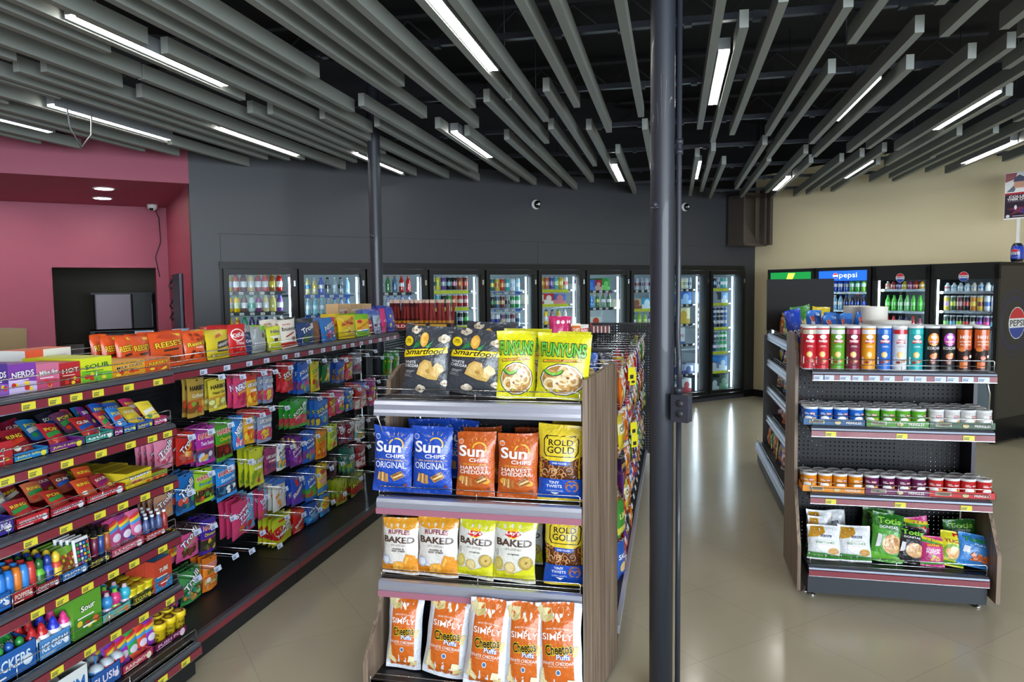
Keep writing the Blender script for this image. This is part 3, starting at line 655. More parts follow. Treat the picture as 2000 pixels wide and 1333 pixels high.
for i, (a, b_) in enumerate(units):
    W_ = b_-a; H_ = 1.975
    t = thing('drink_cooler', rfx(a, FRX, 0), f'tall black glass door drink cooler {UL[i]}', 'drink cooler', 'drink coolers on the beige wall', RZ-math.pi/2)
    m = M(); D_ = .7
    m.box(0, .035, 0.03, D_, .03, H_); m.box(W_-.035, W_, .03, D_, .03, H_); m.box(0, W_, D_-.03, D_, .03, H_); m.box(0, W_, .03, D_, H_-.04, H_); m.box(0, W_, .03, D_, .03, .28)
    m.build('cabinet', BODY, t)
    gt = 1.795; gb = .3
    m = M(); m.box(.0, W_, -.01, .03, H_-.04 if i < 2 else gt, H_); m.box(0, W_, -.01, .03, .25, gb); m.box(0, .05, -.01, .03, gb, H_-.02); m.box(W_-.05, W_, -.01, .03, gb, H_-.02)
    if i < 2: m.box(.05, W_-.05, -.01, .03, gt-.005, gt+.005)
    m.build('door_frame', BLK2, t)
    m = M(); m.box(.05, W_-.05, .008, .012, gb, gt); m.build('glass_pane', GLASS, t)
    m = M(); m.box(.035, W_-.035, D_-.06, D_-.04, .28, H_-.05); m.build('liner', CASEM, t)
    for k in (0, 1):
        m = M(); xx = .04 if k == 0 else W_-.052
        m.box(xx, xx+.012, .05, .07, .32, gt+.02); m.build('led_strip', LED, t)
    for z in UZ[i]+[.92, .68]:
        m = M(); m.box(.045, W_-.045, .1, D_-.08, -.012, -.004); m.box(.045, W_-.045, .095, .1, -.022, .006, '#fff')
        m.build('shelf', CHROM, t).location = (0, 0, z)
    if i < 2:
        m = M(); m.box(.05, W_-.05, -.006, .03, gt+.006, H_-.045, '#1a58c8' if i else '#0f7a35')
        def f(u, v, l, W_=W_): return (.05+u*(W_-.1), -.006-l, gt+.006+v*(H_-.051-gt))
        printed(m, HDR[i], f, asp=.19); m.build('header_sign', SIGNM, t)
    else:
        m = M()
        def f(u, v, l, W_=W_): return (u*W_, -.0102-l, 1.7+v*.24)
        m.lathe([(.0, 0), (.001, 0)], 3, at=(W_/2, -.005, 1.82))
        printed(m, roundel(.5, .52, .072, .24/W_), f, asp=.24/W_); m.build('door_emblem', prn, t)
    m = M(); m.tube([(W_-.025, -.012, .9), (W_-.025, -.045, .92), (W_-.025, -.045, 1.25), (W_-.025, -.012, 1.27)], .008, 6); m.build('handle', BLACK, t)
    if i == 3:   # the printed side of the end cooler
        m = M()
        def f(u, v, l): return (W_+l, .03+u*.67, .1+v*1.85)
        A = 1.85/.67; ds = []
        for q in range(90):
            th = math.radians(q*4)
            for r0, r1 in ((.36, .44), (.50, .54)):
                c_, s_ = math.cos(th), math.sin(th); wv = .010
                ds.append(('p', [(.48+r0*c_-wv*s_*.5, .655+(r0*s_+wv*c_*.5)/A), (.48+r1*c_-wv*s_, .655+(r1*s_+wv*c_)/A), (.48+r1*c_+wv*s_*.0, .655+(r1*s_-wv*c_*.0)/A), (.48+r0*c_, .655+(r0*s_)/A)], '#2a2f78'))
        ds = [d for d in ds if all(.0 < p[0] < 1 for p in d[1])]
        printed(m, ds, f, asp=A, dz=.0, base=.0008, step=9)
        printed(m, roundel(.55, .655, .25, A), f, asp=A, base=.0012, dz=.0003)
        m.build('side_graphic', prn, t)
    for k in range(4):
        m = M(); m.lathe([(.0, 0), (.02, 0), (.02, .03), (0, .03)], 8, at=(.06 if k % 2 else W_-.06, .08 if k < 2 else D_-.08, 0)); m.build('foot', BLACK, t)
    for k, spec in enumerate(CR[i]):
        fridge_row(spec, a+.07, b_-.07, UZ[i][k], FRX+.145, ['green header', 'blue header', 'emblem', 'end'][i]+' cooler', ROWN[k], rf=lambda x, y, z: rfx(x, y, z), rz=RZ-math.pi/2, hmax=.1 if (k == 0 and i != 1) else .195)

# ------------------------------------------------------------------ posts, fittings, recess and store room
POST = plain('slate_post_paint', '#2a2e37', .45, coat=.15, bump=.03, bscale=60)
def post(x, y, r, label):
    t = thing('support_post', (x, y, 0), label, 'post', 'round steel posts')
    m = M(); m.lathe([(r, 0), (r, 1.5), (r, 3.0), (r, 4.25)], 32); m.build('post_shaft', POST, t); return t
t = post(-2.56, 6.05, .054, 'slim dark grey round steel post rising through the candy gondola')
m = M(); m.tube([(-.005, -.05, 2.22), (-.005, -.062, 2.22)], .018, 12); m.build('knockout_cap', POST, t)
t = post(-.045, 3.1, .0495, 'thick dark slate round steel post in the centre aisle')
m = M(); m.tube([(.066, .0, 4.2), (.066, .0, 1.7), (.064, -.002, 1.55), (.07, -.03, 1.45), (.072, -.035, 1.31)], .0115, 10); m.build('conduit', POST, t)
m = M(); m.tube([(.07, -.035, 1.2), (.07, -.035, .02)], .0115, 10); m.build('conduit', POST, t)
for z in (2.29, 2.33): m = M(); m.tube([(.066, .0, z), (.066, 0, z+.02)], .017, 10); m.build('conduit_coupling', POST, t)
m = M(); m.tube([(.068, -.035, 1.31), (.068, -.035, 1.335)], .019, 10); m.build('conduit_coupling', POST, t)
m = M(); m.tube([(-.03, -.047, 2.085), (-.03, -.056, 2.085)], .014, 8); m.box(-.045, -.015, -.056, -.046, 2.07, 2.075); m.build('knockout_cap', POST, t)
jb = thing('outlet_box', (.035, 3.035, 1.198), 'dark grey surface outlet box with a duplex socket on the thick post', 'outlet box', rz=-.33)
m = M(); m.box(-.036, .036, -.028, .028, 0, .112); m.build('box_body', POST, jb)
for z in (.036, .078):
    m = M(); m.lathe([(.0, 0), (.015, 0), (.015, .004), (0, .004)], 16)
    o = m.build('socket', plain('socket_face', '#23262c', .5), jb); o.location = (.002, -.0285, z); o.rotation_euler = (math.pi/2, 0, 0)
for k in range(3):
    m = M(); m.lathe([(.0, 0), (.012, 0), (.012, .002), (.009, .002), (0, .001)], 14)
    o = m.build('knockout', POST, jb); o.location = (-.0362, 0, .025+k*.031); o.rotation_euler = (0, -math.pi/2, 0)
# recessed downlights under the raspberry soffit
DL = glow('downlight_lens', '#fff3e6', DOWN)
WHT = plain('white_plastic', '#d8d8d6', .4)
for i, (x, y, lb) in enumerate(((.221, 8.72, 'by the bulkhead edge'), (.224, 9.6, 'above the ice machine opening'), (-.95, 9.6, 'cut by the picture edge'), (-.95, 8.72, 'out of view'), (-2.1, 9.1, 'far out of view'))):
    t = thing('recessed_downlight', room(x, y, 2.83), f'round white recessed downlight in the raspberry soffit, {lb}', 'downlight', 'soffit downlights')
    m = M(); m.lathe([(.085, -.004), (.105, -.004), (.108, .004), (.085, .004)], 24); m.build('trim_ring', WHT, t)
    m = M(); m.lathe([(0, 0), (.086, 0), (.086, .003), (0, .003)], 24); o = m.build('lens', DL, t); o.location = (0, 0, -.004)
t = thing('security_camera', room(.77, 10.1, 2.835), 'white dome security camera on the raspberry soffit corner', 'security camera')
m = M(); m.lathe([(.0, -.075), (.03, -.072), (.052, -.05), (.06, -.02), (.062, 0)], 20); m.build('dome_housing', WHT, t)
m = M(); m.lathe([(.0, -.03), (.018, -.026), (.027, -.01), (.03, 0)], 14); o = m.build('lens_bubble', plain('smoked_lens', '#0c0c10', .1, coat=.6), t); o.location = tuple(Vector((.01, -.03, -.045))); 
m = M(); p_ = [room(.80, 10.14, 2.80), room(.86, 10.38, 2.7), room(.87, 10.385, 2.4), room(.80, 10.385, 2.2), room(.84, 10.385, 1.95)]
tag(m.tube(p_, .005, 5).build('camera_cable', BLACK), 'thin dark cable hanging from the white dome camera', 'cable')
for x, z, lb in ((5.042, 2.822, 'left of the thick post'), (7.614, 2.908, 'just right of the thick post')):
    t = thing('turret_camera', room(x, CY, z), f'black and white turret camera on the dark wall, {lb}', 'security camera', 'turret cameras on the dark wall', RZ)
    m = M(); m.lathe([(.0, 0), (.058, 0), (.062, .012), (.058, .035), (0, .036)], 20); o = m.build('mount_ring', WHT, t); o.rotation_euler = (math.pi/2, 0, 0); o.location = (0, 0, 0)
    m = M(); m.lathe([(.0, .0), (.05, .0), (.048, .03), (.034, .048), (.0, .055)], 20); o = m.build('camera_ball', plain('smoked_lens', '#0c0c10', .1, coat=.6), t); o.rotation_euler = (math.pi/2, 0, 0); o.location = (.008, -.03, 0)
    m = M(); m.lathe([(.012, 0), (.017, 0), (.017, .004), (.012, .004)], 12); o = m.build('lens_ring', WHT, t); o.rotation_euler = (math.pi/2, 0, 0); o.location = (.008, -.082, 0)
# steel duct in the corner
DUCT = plain('dull_brown_duct_steel', '#5f5650', .45, .6, bump=.1, bscale=8)
t = thing('corner_duct', room(8.47, 7.55, 2.38), 'dull brown steel duct box and pipes in the corner over the coolers', 'duct', rz=RZ)
m = M(); m.box(0, .58, .4, .44, 0, .75); m.box(0, .03, .1, .44, 0, .75); m.box(0, .49, .08, .44, -.03, .0); m.box(0, .49, .08, .44, .72, .75); m.build('duct_box', DUCT, t)
m = M(); m.prism([(.03, 0), (.40, 0), (.03, .38)], .16, .18, axis='y'); m.build('baffle', DUCT, t)
m = M(); m.box(.36, .40, .02, .12, 0, .8); m.build('frame_post', DUCT, t)
m = M(); m.box(.43, .49, -.02, .06, -.02, .84); m.build('frame_post', DUCT, t)
# store room beyond the opening: ice machine
STEEL = plain('brushed_stainless', '#6f686e', .45, .9, bump=.05, bscale=120)
t = thing('ice_machine', room(.1, 11.8, 0), 'stainless and black ice machine in the dark opening of the raspberry wall', 'ice machine', rz=RZ)
m = M(); m.rbox(0, .49, 0, .6, 1.24, 1.73, .03); m.build('steel_front', STEEL, t)
m = M(); m.box(-.03, .75, .02, .62, 1.73, 1.755); m.box(.49, .74, .01, .6, 1.24, 1.73); m.build('black_cabinet', BLACK, t)
m = M(); m.box(-.06, .76, -.04, .62, .02, 1.22); m.build('ice_bin', BLACK, t)
m = M(); m.tube([(.0, -.05, 1.19), (.7, -.05, 1.19)], .012, 6); m.build('bin_handle', BLACK, t)
m = M(); m.box(.73, .74, -.01, .01, 1.26, 1.6); m.build('edge_strip', STEEL, t)
def fz(u, v, l): return (.15+u*.13, -l, 1.43+v*.03)
t = thing('carton_stack', room(-.28, 11.0, .012), 'dim stacked cartons just inside the opening beside the ice machine', 'cartons', rz=RZ)
for k in range(4): m = M(); m.box(0, .24, 0, .3, .27*k+.004, .27*(k+1), '#3a3128'); m.build('carton', CARD, t)
# narrow metal shutter leaf on the recess side wall
t = thing('steel_hatch_leaf', room(.905, 8.85, .5), 'slate metal hatch leaf folded against the raspberry side wall', 'hatch leaf', rz=RZ)
m = M(); m.rbox(0, .04, 0, .72, 0, 1.46, .012); m.build('leaf_panel', plain('slate_steel', '#47505c', .4, .3), t)
m = M()
for z in (1.3, 1.06, .92): m.tube([(-.01, .73, z), (-.03, .76, z+.03), (-.01, .78, z+.07), (0, .74, z+.1)], .012, 6)
for z in (1.06,): pass
m.build('latch_hooks', BLACK, t)
# sign stand on the last drink cooler
t = thing('poster_stand', room(8.72, 4.07, 1.978), 'college offer poster on a white pole rising from a blue soda bottle base', 'poster stand', rz=RZ-math.pi/2)
m = M(); m.lathe([(.0, 0), (.055, .0), (.062, .03), (.062, .13), (.055, .17), (.035, .2), (.02, .21), (0, .21)], 20, cols=['#101426', '#101426', '#1d3fae', '#1d3fae', '#12162a', '#e8eaf0', '#e8eaf0'])
def fb(u, v, l): a = (u-.5)*1.8; return ((.062+l)*math.sin(a), -(.062+l)*math.cos(a), .03+v*.11)
printed(m, roundel(.5, .55, .4, .11/.112), fb, asp=.11/.112, step=.2); m.build('bottle_base', PLAS, t)
m = M(); m.box(-.015, .015, -.006, .012, .21, .50); m.build('pole', WHT, t)
m = M(); m.box(-.14, .14, -.012, .012, .46, .96, '#e6e6e8')
def fp(u, v, l): return (-.137+u*.274, -.012-l, .475+v*.48)
A = .48/.274
ds = [('r', 0, .0, 1, .52, '#26172a'), ('r', 0, .52, 1, .56, '#a82036'), ('r', 0, .58, 1, 1, '#cfd3d6'), ('p', [(0, .8), (.35, .86), (.42, 1), (0, 1)], '#8a4a52'),
      ('e', .5, .74, .2, .12, '#b98a74'), ('p', [(.28, .8), (.72, .8), (.66, .9), (.5, .95), (.34, .9)], '#39405e'), ('p', [(.05, .58), (.3, .72), (.4, .6), (.4, .58)], '#55616e'), ('p', [(.32, .58), (.7, .58), (.62, .66), (.4, .66)], '#dfe0e0'),
      ('e', .9, .74, .18, .14, '#c05a4a'), ('t', 'COLLEGE', .55, .47, .8, .055, '#f0f0f0', {'b': .04}), ('t', 'THEIR CHILD', .52, .41, .86, .05, '#f0f0f0', {'b': .04}), ('r', .1, .36, .9, .368, '#8a8090'),
      ('p', [(.08, .2), (.5, .24), (.9, .2), (.6, .16), (.8, .05), (.5, .12), (.2, .05), (.36, .16)], '#6a2a48'), ('e', .4, .23, .05, .05, '#d8dbe4'), ('p', [(.6, .1), (.95, .12), (.95, .3), (.7, .2)], '#2a3a9a'), ('e', .13, .04, .07, .035, '#d8dbe4'), ('r', .3, .03, .9, .045, '#b8b0c0')]
printed(m, ds, fp, asp=A); m.build('poster_board', painted('poster_print', .35), t)
# loose cable loop under the beams
m = M(); a = onz(131, 228, 2.98); b = onz(180, 243, 2.98); c = (a+b)/2
tag(m.tube([tuple(a+np.array([0, 0, .08])), tuple(a*.8+c*.2-np.array([0, 0, .07])), tuple(c-np.array([0, 0, .19])), tuple(b*.85+c*.15-np.array([0, 0, .08])), tuple(b+np.array([0, 0, .08]))], .006, 6).build('hanging_cable', plain('grey_cable', '#77797c', .4)), 'loose grey cable loop sagging below the beams near the raspberry wall', 'cable')
# large carton beside the candy shelves
t = thing('cardboard_box', (-3.62, 2.35, 1.385), 'large tan cardboard box standing behind the candy shelves', 'box')
m = M(); m.box(0, .34, 0, .78, 0, .19, '#8a7458'); m.box(-.002, .342, .3, .34, .188, .1915, '#a08b6a'); m.build('box_body', CARD, t)
m = M(); m.box(.335, .345, 0, .78, .0, .205, '#97815f', rot=(0, .05, 0)); m.build('box_flap', CARD, t)

# ------------------------------------------------------------------ gondola hardware
PINKCH = plain('clear_channel_over_maroon', '#b5768a', .25, .3, .6)
TK = painted('price_ticket', .4)
_tk = {}
def ticket_mesh(c1, c2='#2a3040'):
    if c1 not in _tk:
        m = M(); m.box(-.027, .027, -.002, 0, -.013, .013, c1)
        def f(u, v, l): return (-.027+u*.054, -.002-l, -.013+v*.026)
        printed(m, [('r', .06, .56, .6, .66, c2), ('r', .06, .14, .5, .46, c2)] + [('r', .1+.05*k, .16, .12+.05*k, .44, c1) for k in range(7)], f, base=.0003, dz=.0002)
        _tk[c1] = m.mesh('price_ticket', TK)
    return _tk[c1]
def child(name, me, parent, loc=(0, 0, 0), rot=(0, 0, 0)):
    o = bpy.data.objects.new(name, me); COL.objects.link(o); o.parent = parent; o.location = loc; o.rotation_euler = rot; return o
def shelf(parent, W_, depth, z, style, tickets=(), tcol='#d9d23e', fence=True, name='shelf', y0=0.):
    """a shelf W_ wide whose front edge runs along local x at y = y0; everything below is a sub-part"""
    m = M(); m.box(0, W_, y0+.012, y0+depth, -.02, 0, '#1b1d22'); m.box(0, W_, y0+.012, y0+.03, -.035, 0); s = m.build(name, BLACK, parent); s.location = (0, 0, z)
    if style == 'silver' or style == 'pink':
        pts = [(y0+.012, .0), (y0-.004, -.004), (y0-.012, -.018), (y0-.010, -.04), (y0-.016, -.052), (y0-.014, -.066), (y0+.012, -.066)]
        m = M(); m.prism(pts, 0, W_, axis='x'); m.build('front_lip', ALU, s)
        m = M(); m.box(.0, W_, y0-.0185, y0-.0135, -.068, -.042); 
        if style == 'pink': m.build('price_channel', PINKCH, s)
    else:
        m = M(); pts = [(y0+.012, .002), (y0-.002, .0), (y0-.014, -.008), (y0-.016, -.018), (y0-.006, -.022), (y0+.012, -.022)]
        m.prism(pts, 0, W_, axis='x'); m.build('front_lip', GREYL, s)
        m = M(); m.box(0, W_, y0-.018, y0-.004, -.052, -.022); m.build('price_channel', RED, s)
        m = M(); m.box(0, W_, y0-.019, y0-.003, -.055, -.052); m.build('channel_edge', CHROM, s)
    if fence:
        f = M(); H_ = .046 if style in ('silver', 'pink') else .06; r = .0018; a = .008; yy = y0+.004
        f.tube([(a, yy, .0), (a, yy, H_-.006), (a+.006, yy, H_), (W_-a-.006, yy, H_), (W_-a, yy, H_-.006), (W_-a, yy, .0)], r*1.25, 5)
        f.tube([(a, yy, .006), (W_-a, yy, .006)], r, 4); f.tube([(a, yy, H_*.5), (W_-a, yy, H_*.5)], r, 4)
        k = max(2, int(W_/.36))
        for q in range(1, k): f.tube([(W_*q/k, yy, .0), (W_*q/k, yy, H_)], r, 4)
        f.build('wire_fence', CHROM, s)
    for x in tickets: child('price_ticket', ticket_mesh(tcol), s, (x, y0-.019, -.037))
    return s
def rowpos(pxs, z, xplane):      # tickets seen along a lip that runs away from the camera
    return [onx(p, 700, xplane)[1] for p in pxs]
G2, G3 = -math.pi/2, math.pi/2
# near candy section: local x runs +Y (root rotated +90 so that local -y faces the aisle)
t = thing('candy_gondola', (-2.17, .3, 0), 'near candy gondola section with deep maroon edged shelves and yellow price tickets', 'shelving', 'candy gondola sections', G3)
def away(pts, z): return [(onx(a, b, -2.17)[1]-.3) for a, b in pts]
TZ = [1.405, 1.17, .935, .68, .435]
TP = [[(46, 782), (98, 776), (140, 769), (183, 764), (243, 753), (301, 745)], [(4, 931), (59, 917), (122, 899), (189, 881), (247, 866), (290, 855), (320, 849)], [(50, 1048), (120, 1027), (187, 1004), (232, 985), (276, 970), (322, 954)],
      [(73, 1206), (63, 1172), (112, 1158), (162, 1136), (213, 1111), (254, 1092), (310, 1066)][1:], [(8, 1300), (101, 1281), (166, 1243), (217, 1213), (272, 1182), (324, 1155)]]
for k, z in enumerate(TZ):
    tk = away(TP[k], z)
    shelf(t, 2.5, .42, z, 'maroon', sorted(tk))
shelf(t, 2.5, .52, .175, 'maroon', sorted([(onx(a, b, -2.09)[1]-.3) for a, b in ((310, 1322), (355, 1288))]), y0=-.08)
m = M(); m.box(0, 2.5, -.06, .44, .02, .15); m.build('base', BLACK, t)
m = M(); m.box(0, 2.5, .0, .01, .0, 1.40); o = m.build('back_panel', PEG, t); o.location = (0, .45, 0)
for x in (2.47,): m = M(); m.box(x, x+.03, .40, .47, 0, 1.42); m.build('upright', BLACK, t)
for k, z in enumerate(TZ): m = M(); m.prism([(.02, z-.02), (.42, z-.02), (.42, z-.12), (.3, z-.1)], 2.495, 2.498, axis='x'); m.build('shelf_bracket', BLACK, t)
# long pegged sections
def pegsec(y0, y1, label, tks, nm='long'):
    W_ = y1-y0
    t = thing('candy_gondola', (-2.33, y0, 0), label, 'shelving', 'candy gondola sections', G3)
    shelf(t, W_, .42, 1.385, 'maroon', [q for q in tks if .03 < q < W_-.03], tcol='#c3cfe6')
    m = M(); m.box(0, W_, -.13, .46, .0, .1); m.box(0, W_, -.125, .46, .1, .135); m.build('base_deck', BLACK, t)
    m = M(); m.box(0, W_, -.146, -.13, .085, .12); m.build('price_channel', RED, t)
    m = M(); m.box(0, W_, -.15, -.125, .12, .14); m.build('front_lip', GREYL, t)
    m = M(); m.box(0, W_, 0, .01, .1, 1.37); o = m.build('back_panel', PEG, t); o.location = (0, .44, 0)
    for x in (0, W_-.03): m = M(); m.box(x, x+.03, .405, .44, .1, 1.40); m.build('upright', BLACK, t)
    return t
tl = [onx(a, b, -2.33)[1] for a, b in ((391, 725), (437, 718), (481, 711), (515, 706), (551, 700), (575, 697), (602, 691), (626, 687), (647, 683), (667, 680), (684, 677), (701, 673), (719, 670), (738, 667), (753, 663), (767, 661), (778, 659))]
GA = pegsec(2.82, 3.88, 'pegged candy gondola section right after the deep near shelves', [q-2.82 for q in tl])
GB = pegsec(3.885, 5.09, 'middle pegged candy gondola section hung with gummy bags', [q-3.885 for q in tl])
GC = pegsec(5.095, 5.93, 'pegged candy gondola section just before the slim dark post', [q-5.095 for q in tl])
m = M(); m.box(.836, 1.07, 0, .01, .1, 1.37); m.build('back_panel', BLACK, GC).location = (0, .46, 0)
GD = pegsec(6.17, 7.3, 'far pegged candy gondola section beyond the slim dark post', [])
# other side of the candy island
t = thing('back_gondola', (-3.2, 7.3, 0), 'rear side of the candy island with plain black shelves', 'shelving', rz=-G3)
shelf(t, 7.0, .38, 1.385, 'maroon'); m = M(); m.box(0, 7.0, 0, .4, .0, .14); m.build('base_deck', BLACK, t)
# centre island behind the front end cap
t = thing('centre_gondola', (-.26, 7.15, 0), 'centre gondola hung with chip bags facing the right aisle', 'shelving', rz=-G3)
CG = t
t.rotation_euler = (0, 0, G3); t.location = (-.26, 3.35, 0)
m = M(); m.box(0, 3.8, -.0, .5, .02, .15); m.build('base_deck', BLACK, t)
m = M(); m.box(0, 3.8, -.02, .0, .12, .16); m.build('front_lip', ALU, t)
m = M(); m.box(0, 3.8, 0, .012, .15, 1.36); o = m.build('back_panel', PEG, t); o.location = (0, .5, 0)
for x in (0, 1.25, 2.5, 3.76): m = M(); m.box(x, x+.035, .46, .5, .1, 1.38); m.build('upright', BLACK, t)
m = M(); m.box(.3, 3.78, .46, .80, 1.345, 1.365); m.build('top_shelf', BLACK, t)
t = thing('perforated_end_panel', (-.78, 7.18, .12), 'perforated black end panel closing the centre gondola', 'panel')
m = M(); m.box(0, .57, 0, .012, 0, 1.27); m.build('perforated_sheet', PEG, t)
m = M(); m.box(-.01, .58, -.005, .017, 1.27, 1.285); m.build('top_rail', BLACK, t)
t = thing('centre_gondola', (-1.32, 7.15, 0), 'candy aisle side of the centre gondola behind the end cap', 'shelving', rz=-G3)
m = M(); m.box(0, 3.8, 0, .5, .02, .15); m.build('base_deck', BLACK, t)
for z in (.5, .85, 1.2): shelf(t, 3.8, .38, z, 'maroon', name='shelf')

# front end cap
FY, FX0, FX1 = 2.865, -1.235, -.355
EC = thing('end_cap_display', (FX0, FY, 0), 'chip end cap with silver shelf lips and walnut side boards', 'display')
FZ = [1.286, .866, .503]; W_ = FX1-FX0
for k, z in enumerate(FZ): shelf(EC, W_, .42, z, 'silver' if k == 0 else 'pink')
shelf(EC, W_, .55, .11, 'silver', y0=-.14)
m = M(); m.box(0, W_, -.12, .45, .01, .085); m.build('base', BLACK, EC)
m = M(); m.box(0, W_, 0, .012, .1, 1.33); o = m.build('back_panel', PEG, EC); o.location = (0, .45, 0)
bd = [(-.0, .02), (.0, .385), (.0, 1.29), (.03, 1.355), (.18, 1.42), (.46, 1.42), (.46, .02)]
left = [(-.14, .02), (-.14, .20), (.045, .39), (.06, .42), (.185, 1.30), (.19, 1.345), (.33, 1.40), (.46, 1.40), (.46, .02)]
m = M(); m.prism(left, -.022, -.003, axis='x'); m.build('side_board', WOOD, EC)
m = M(); m.add([(x+(.085 if y > .1 else 0)+dx, y, z) for dx in (0, .02) for x in (W_+.004,) for y, z in ((-.005, .02), (-.005, 1.385), (.44, 1.415), (.44, .02))], [(0, 1, 2, 3), (7, 6, 5, 4), (0, 4, 5, 1), (1, 5, 6, 2), (2, 6, 7, 3), (3, 7, 4, 0)], '#888'); m.build('side_board', WOOD, EC)
m = M(); m.tube([(.005, -.005, 1.24), (-.0, .18, .98)], .003, 5); m.build('wire_brace', CHROM, EC)

# right end cap and its island
RY, RX0, RX1 = 4.225, .745, 1.645
EB = thing('end_cap_display', (RX0, RY, 0), 'canned chip end cap with maroon price channels and walnut side boards', 'display')
W2 = RX1-RX0
def at_y(pts, y): return [ony(a, b, y)[0]-RX0 for a, b in pts]
RZS = [1.285, .975, .60, .19]
shelf(EB, W2, .40, RZS[0], 'maroon', at_y([(1600, 740), (1619, 740), (1651, 740), (1676, 741), (1708, 741), (1737, 741), (1775, 742), (1799, 742), (1837, 742), (1862, 742), (1891, 743), (1922, 743)], 4.2), tcol='#b9c8e6')
shelf(EB, W2, .40, RZS[1], 'maroon', at_y([(1623, 849), (1762, 853), (1893, 856)], 4.2))
shelf(EB, W2, .40, RZS[2], 'maroon', at_y([(1623, 979), (1759, 988), (1888, 996)], 4.2))
shelf(EB, W2, .42, RZS[3], 'maroon', y0=-.0)
m = M(); m.box(0, W2, .012, .42, .03, .135, '#2a2e35'); m.build('base', DGREY, EB)
m = M(); m.box(0, W2+.01, 0, .012, .1, 1.33); o = m.build('back_panel', PEG, EB); o.location = (0, .45, 0)
m = M(); m.prism([(-.02, .05), (-.02, .30), (.14, .62), (.16, 1.36), (.22, 1.47), (.5, 1.47), (.5, .05)], -.062, -.044, axis='x'); m.build('side_board', WOOD, EB)
m = M(); m.prism([(-.04, .06), (-.04, .32), (.10, .53), (.46, .53), (.46, .06)], W2+.022, W2+.042, axis='x'); m.build('side_board', WOOD, EB)
m = M(); m.box(W2-.0, W2+.02, .28, .46, .5, 1.28, '#2a1f30'); m.build('upright', plain('purple_black_upright', '#241a2b', .4), EB)
m = M(); m.tube([(W2-.04, .0, 1.225), (W2-.015, .03, 1.17), (W2-.01, .05, .98)], .005, 6); m.build('wire_brace', CHROM, EB)
for x, y in ((.03, .05), (W2-.03, .05), (.0, .09)): m = M(); m.lathe([(.018, 0), (.018, .008), (.008, .012), (.008, .04)], 10, at=(x, y, 0)); m.build('levelling_foot', CHROM, EB)
t = thing('side_gondola', (.93, 7.45, 0), 'black side shelving behind the canned chip end cap with silver shelf lips', 'shelving', rz=-G3)
# local x runs -Y, local -y faces -X (the aisle)
for k, (z, dx) in enumerate(((1.29, .0), (1.04, .0), (.775, .0), (.49, .0), (.21, .10))):
    shelf(t, 2.75, .36+dx, z, 'silver', y0=-dx-.02)
m = M(); m.box(0, 2.75, -.11, .34, .02, .15); m.build('base', BLACK, t)
m = M(); m.box(0, 2.75, 0, .01, .1, 1.45); o = m.build('back_panel', PEG, t); o.location = (0, .36, 0)
m = M(); m.box(-.03, -.012, -.06, .3, .05, 1.27); m.build('end_panel', plain('grey_end_panel', '#70757f', .4, .3), t)
for k in range(5): child('label_holder', ticket_mesh('#e4e6ea'), t, (-.033, -.03, .35+k*.2), (0, 0, -math.pi/2))
t = thing('side_gondola', (1.64, 4.72, 0), 'far side of the canned chip island facing the drink coolers', 'shelving', rz=G3)
for z in (1.29, .9, .5): shelf(t, 2.7, .3, z, 'maroon')
m = M(); m.box(0, 2.7, 0, .3, .02, .15); m.build('base', BLACK, t)
t = thing('display_board', (.885, 7.40, 1.30), 'plain black display board standing above the chip shelves by the coolers', 'board')
m = M(); m.box(0, .60, 0, .03, .02, .51); m.build('board_face', plain('matt_black_board', '#050506', .7), t)
m = M(); m.box(.08, .52, .003, .027, 0, .02); m.build('board_legs', BLACK, t)

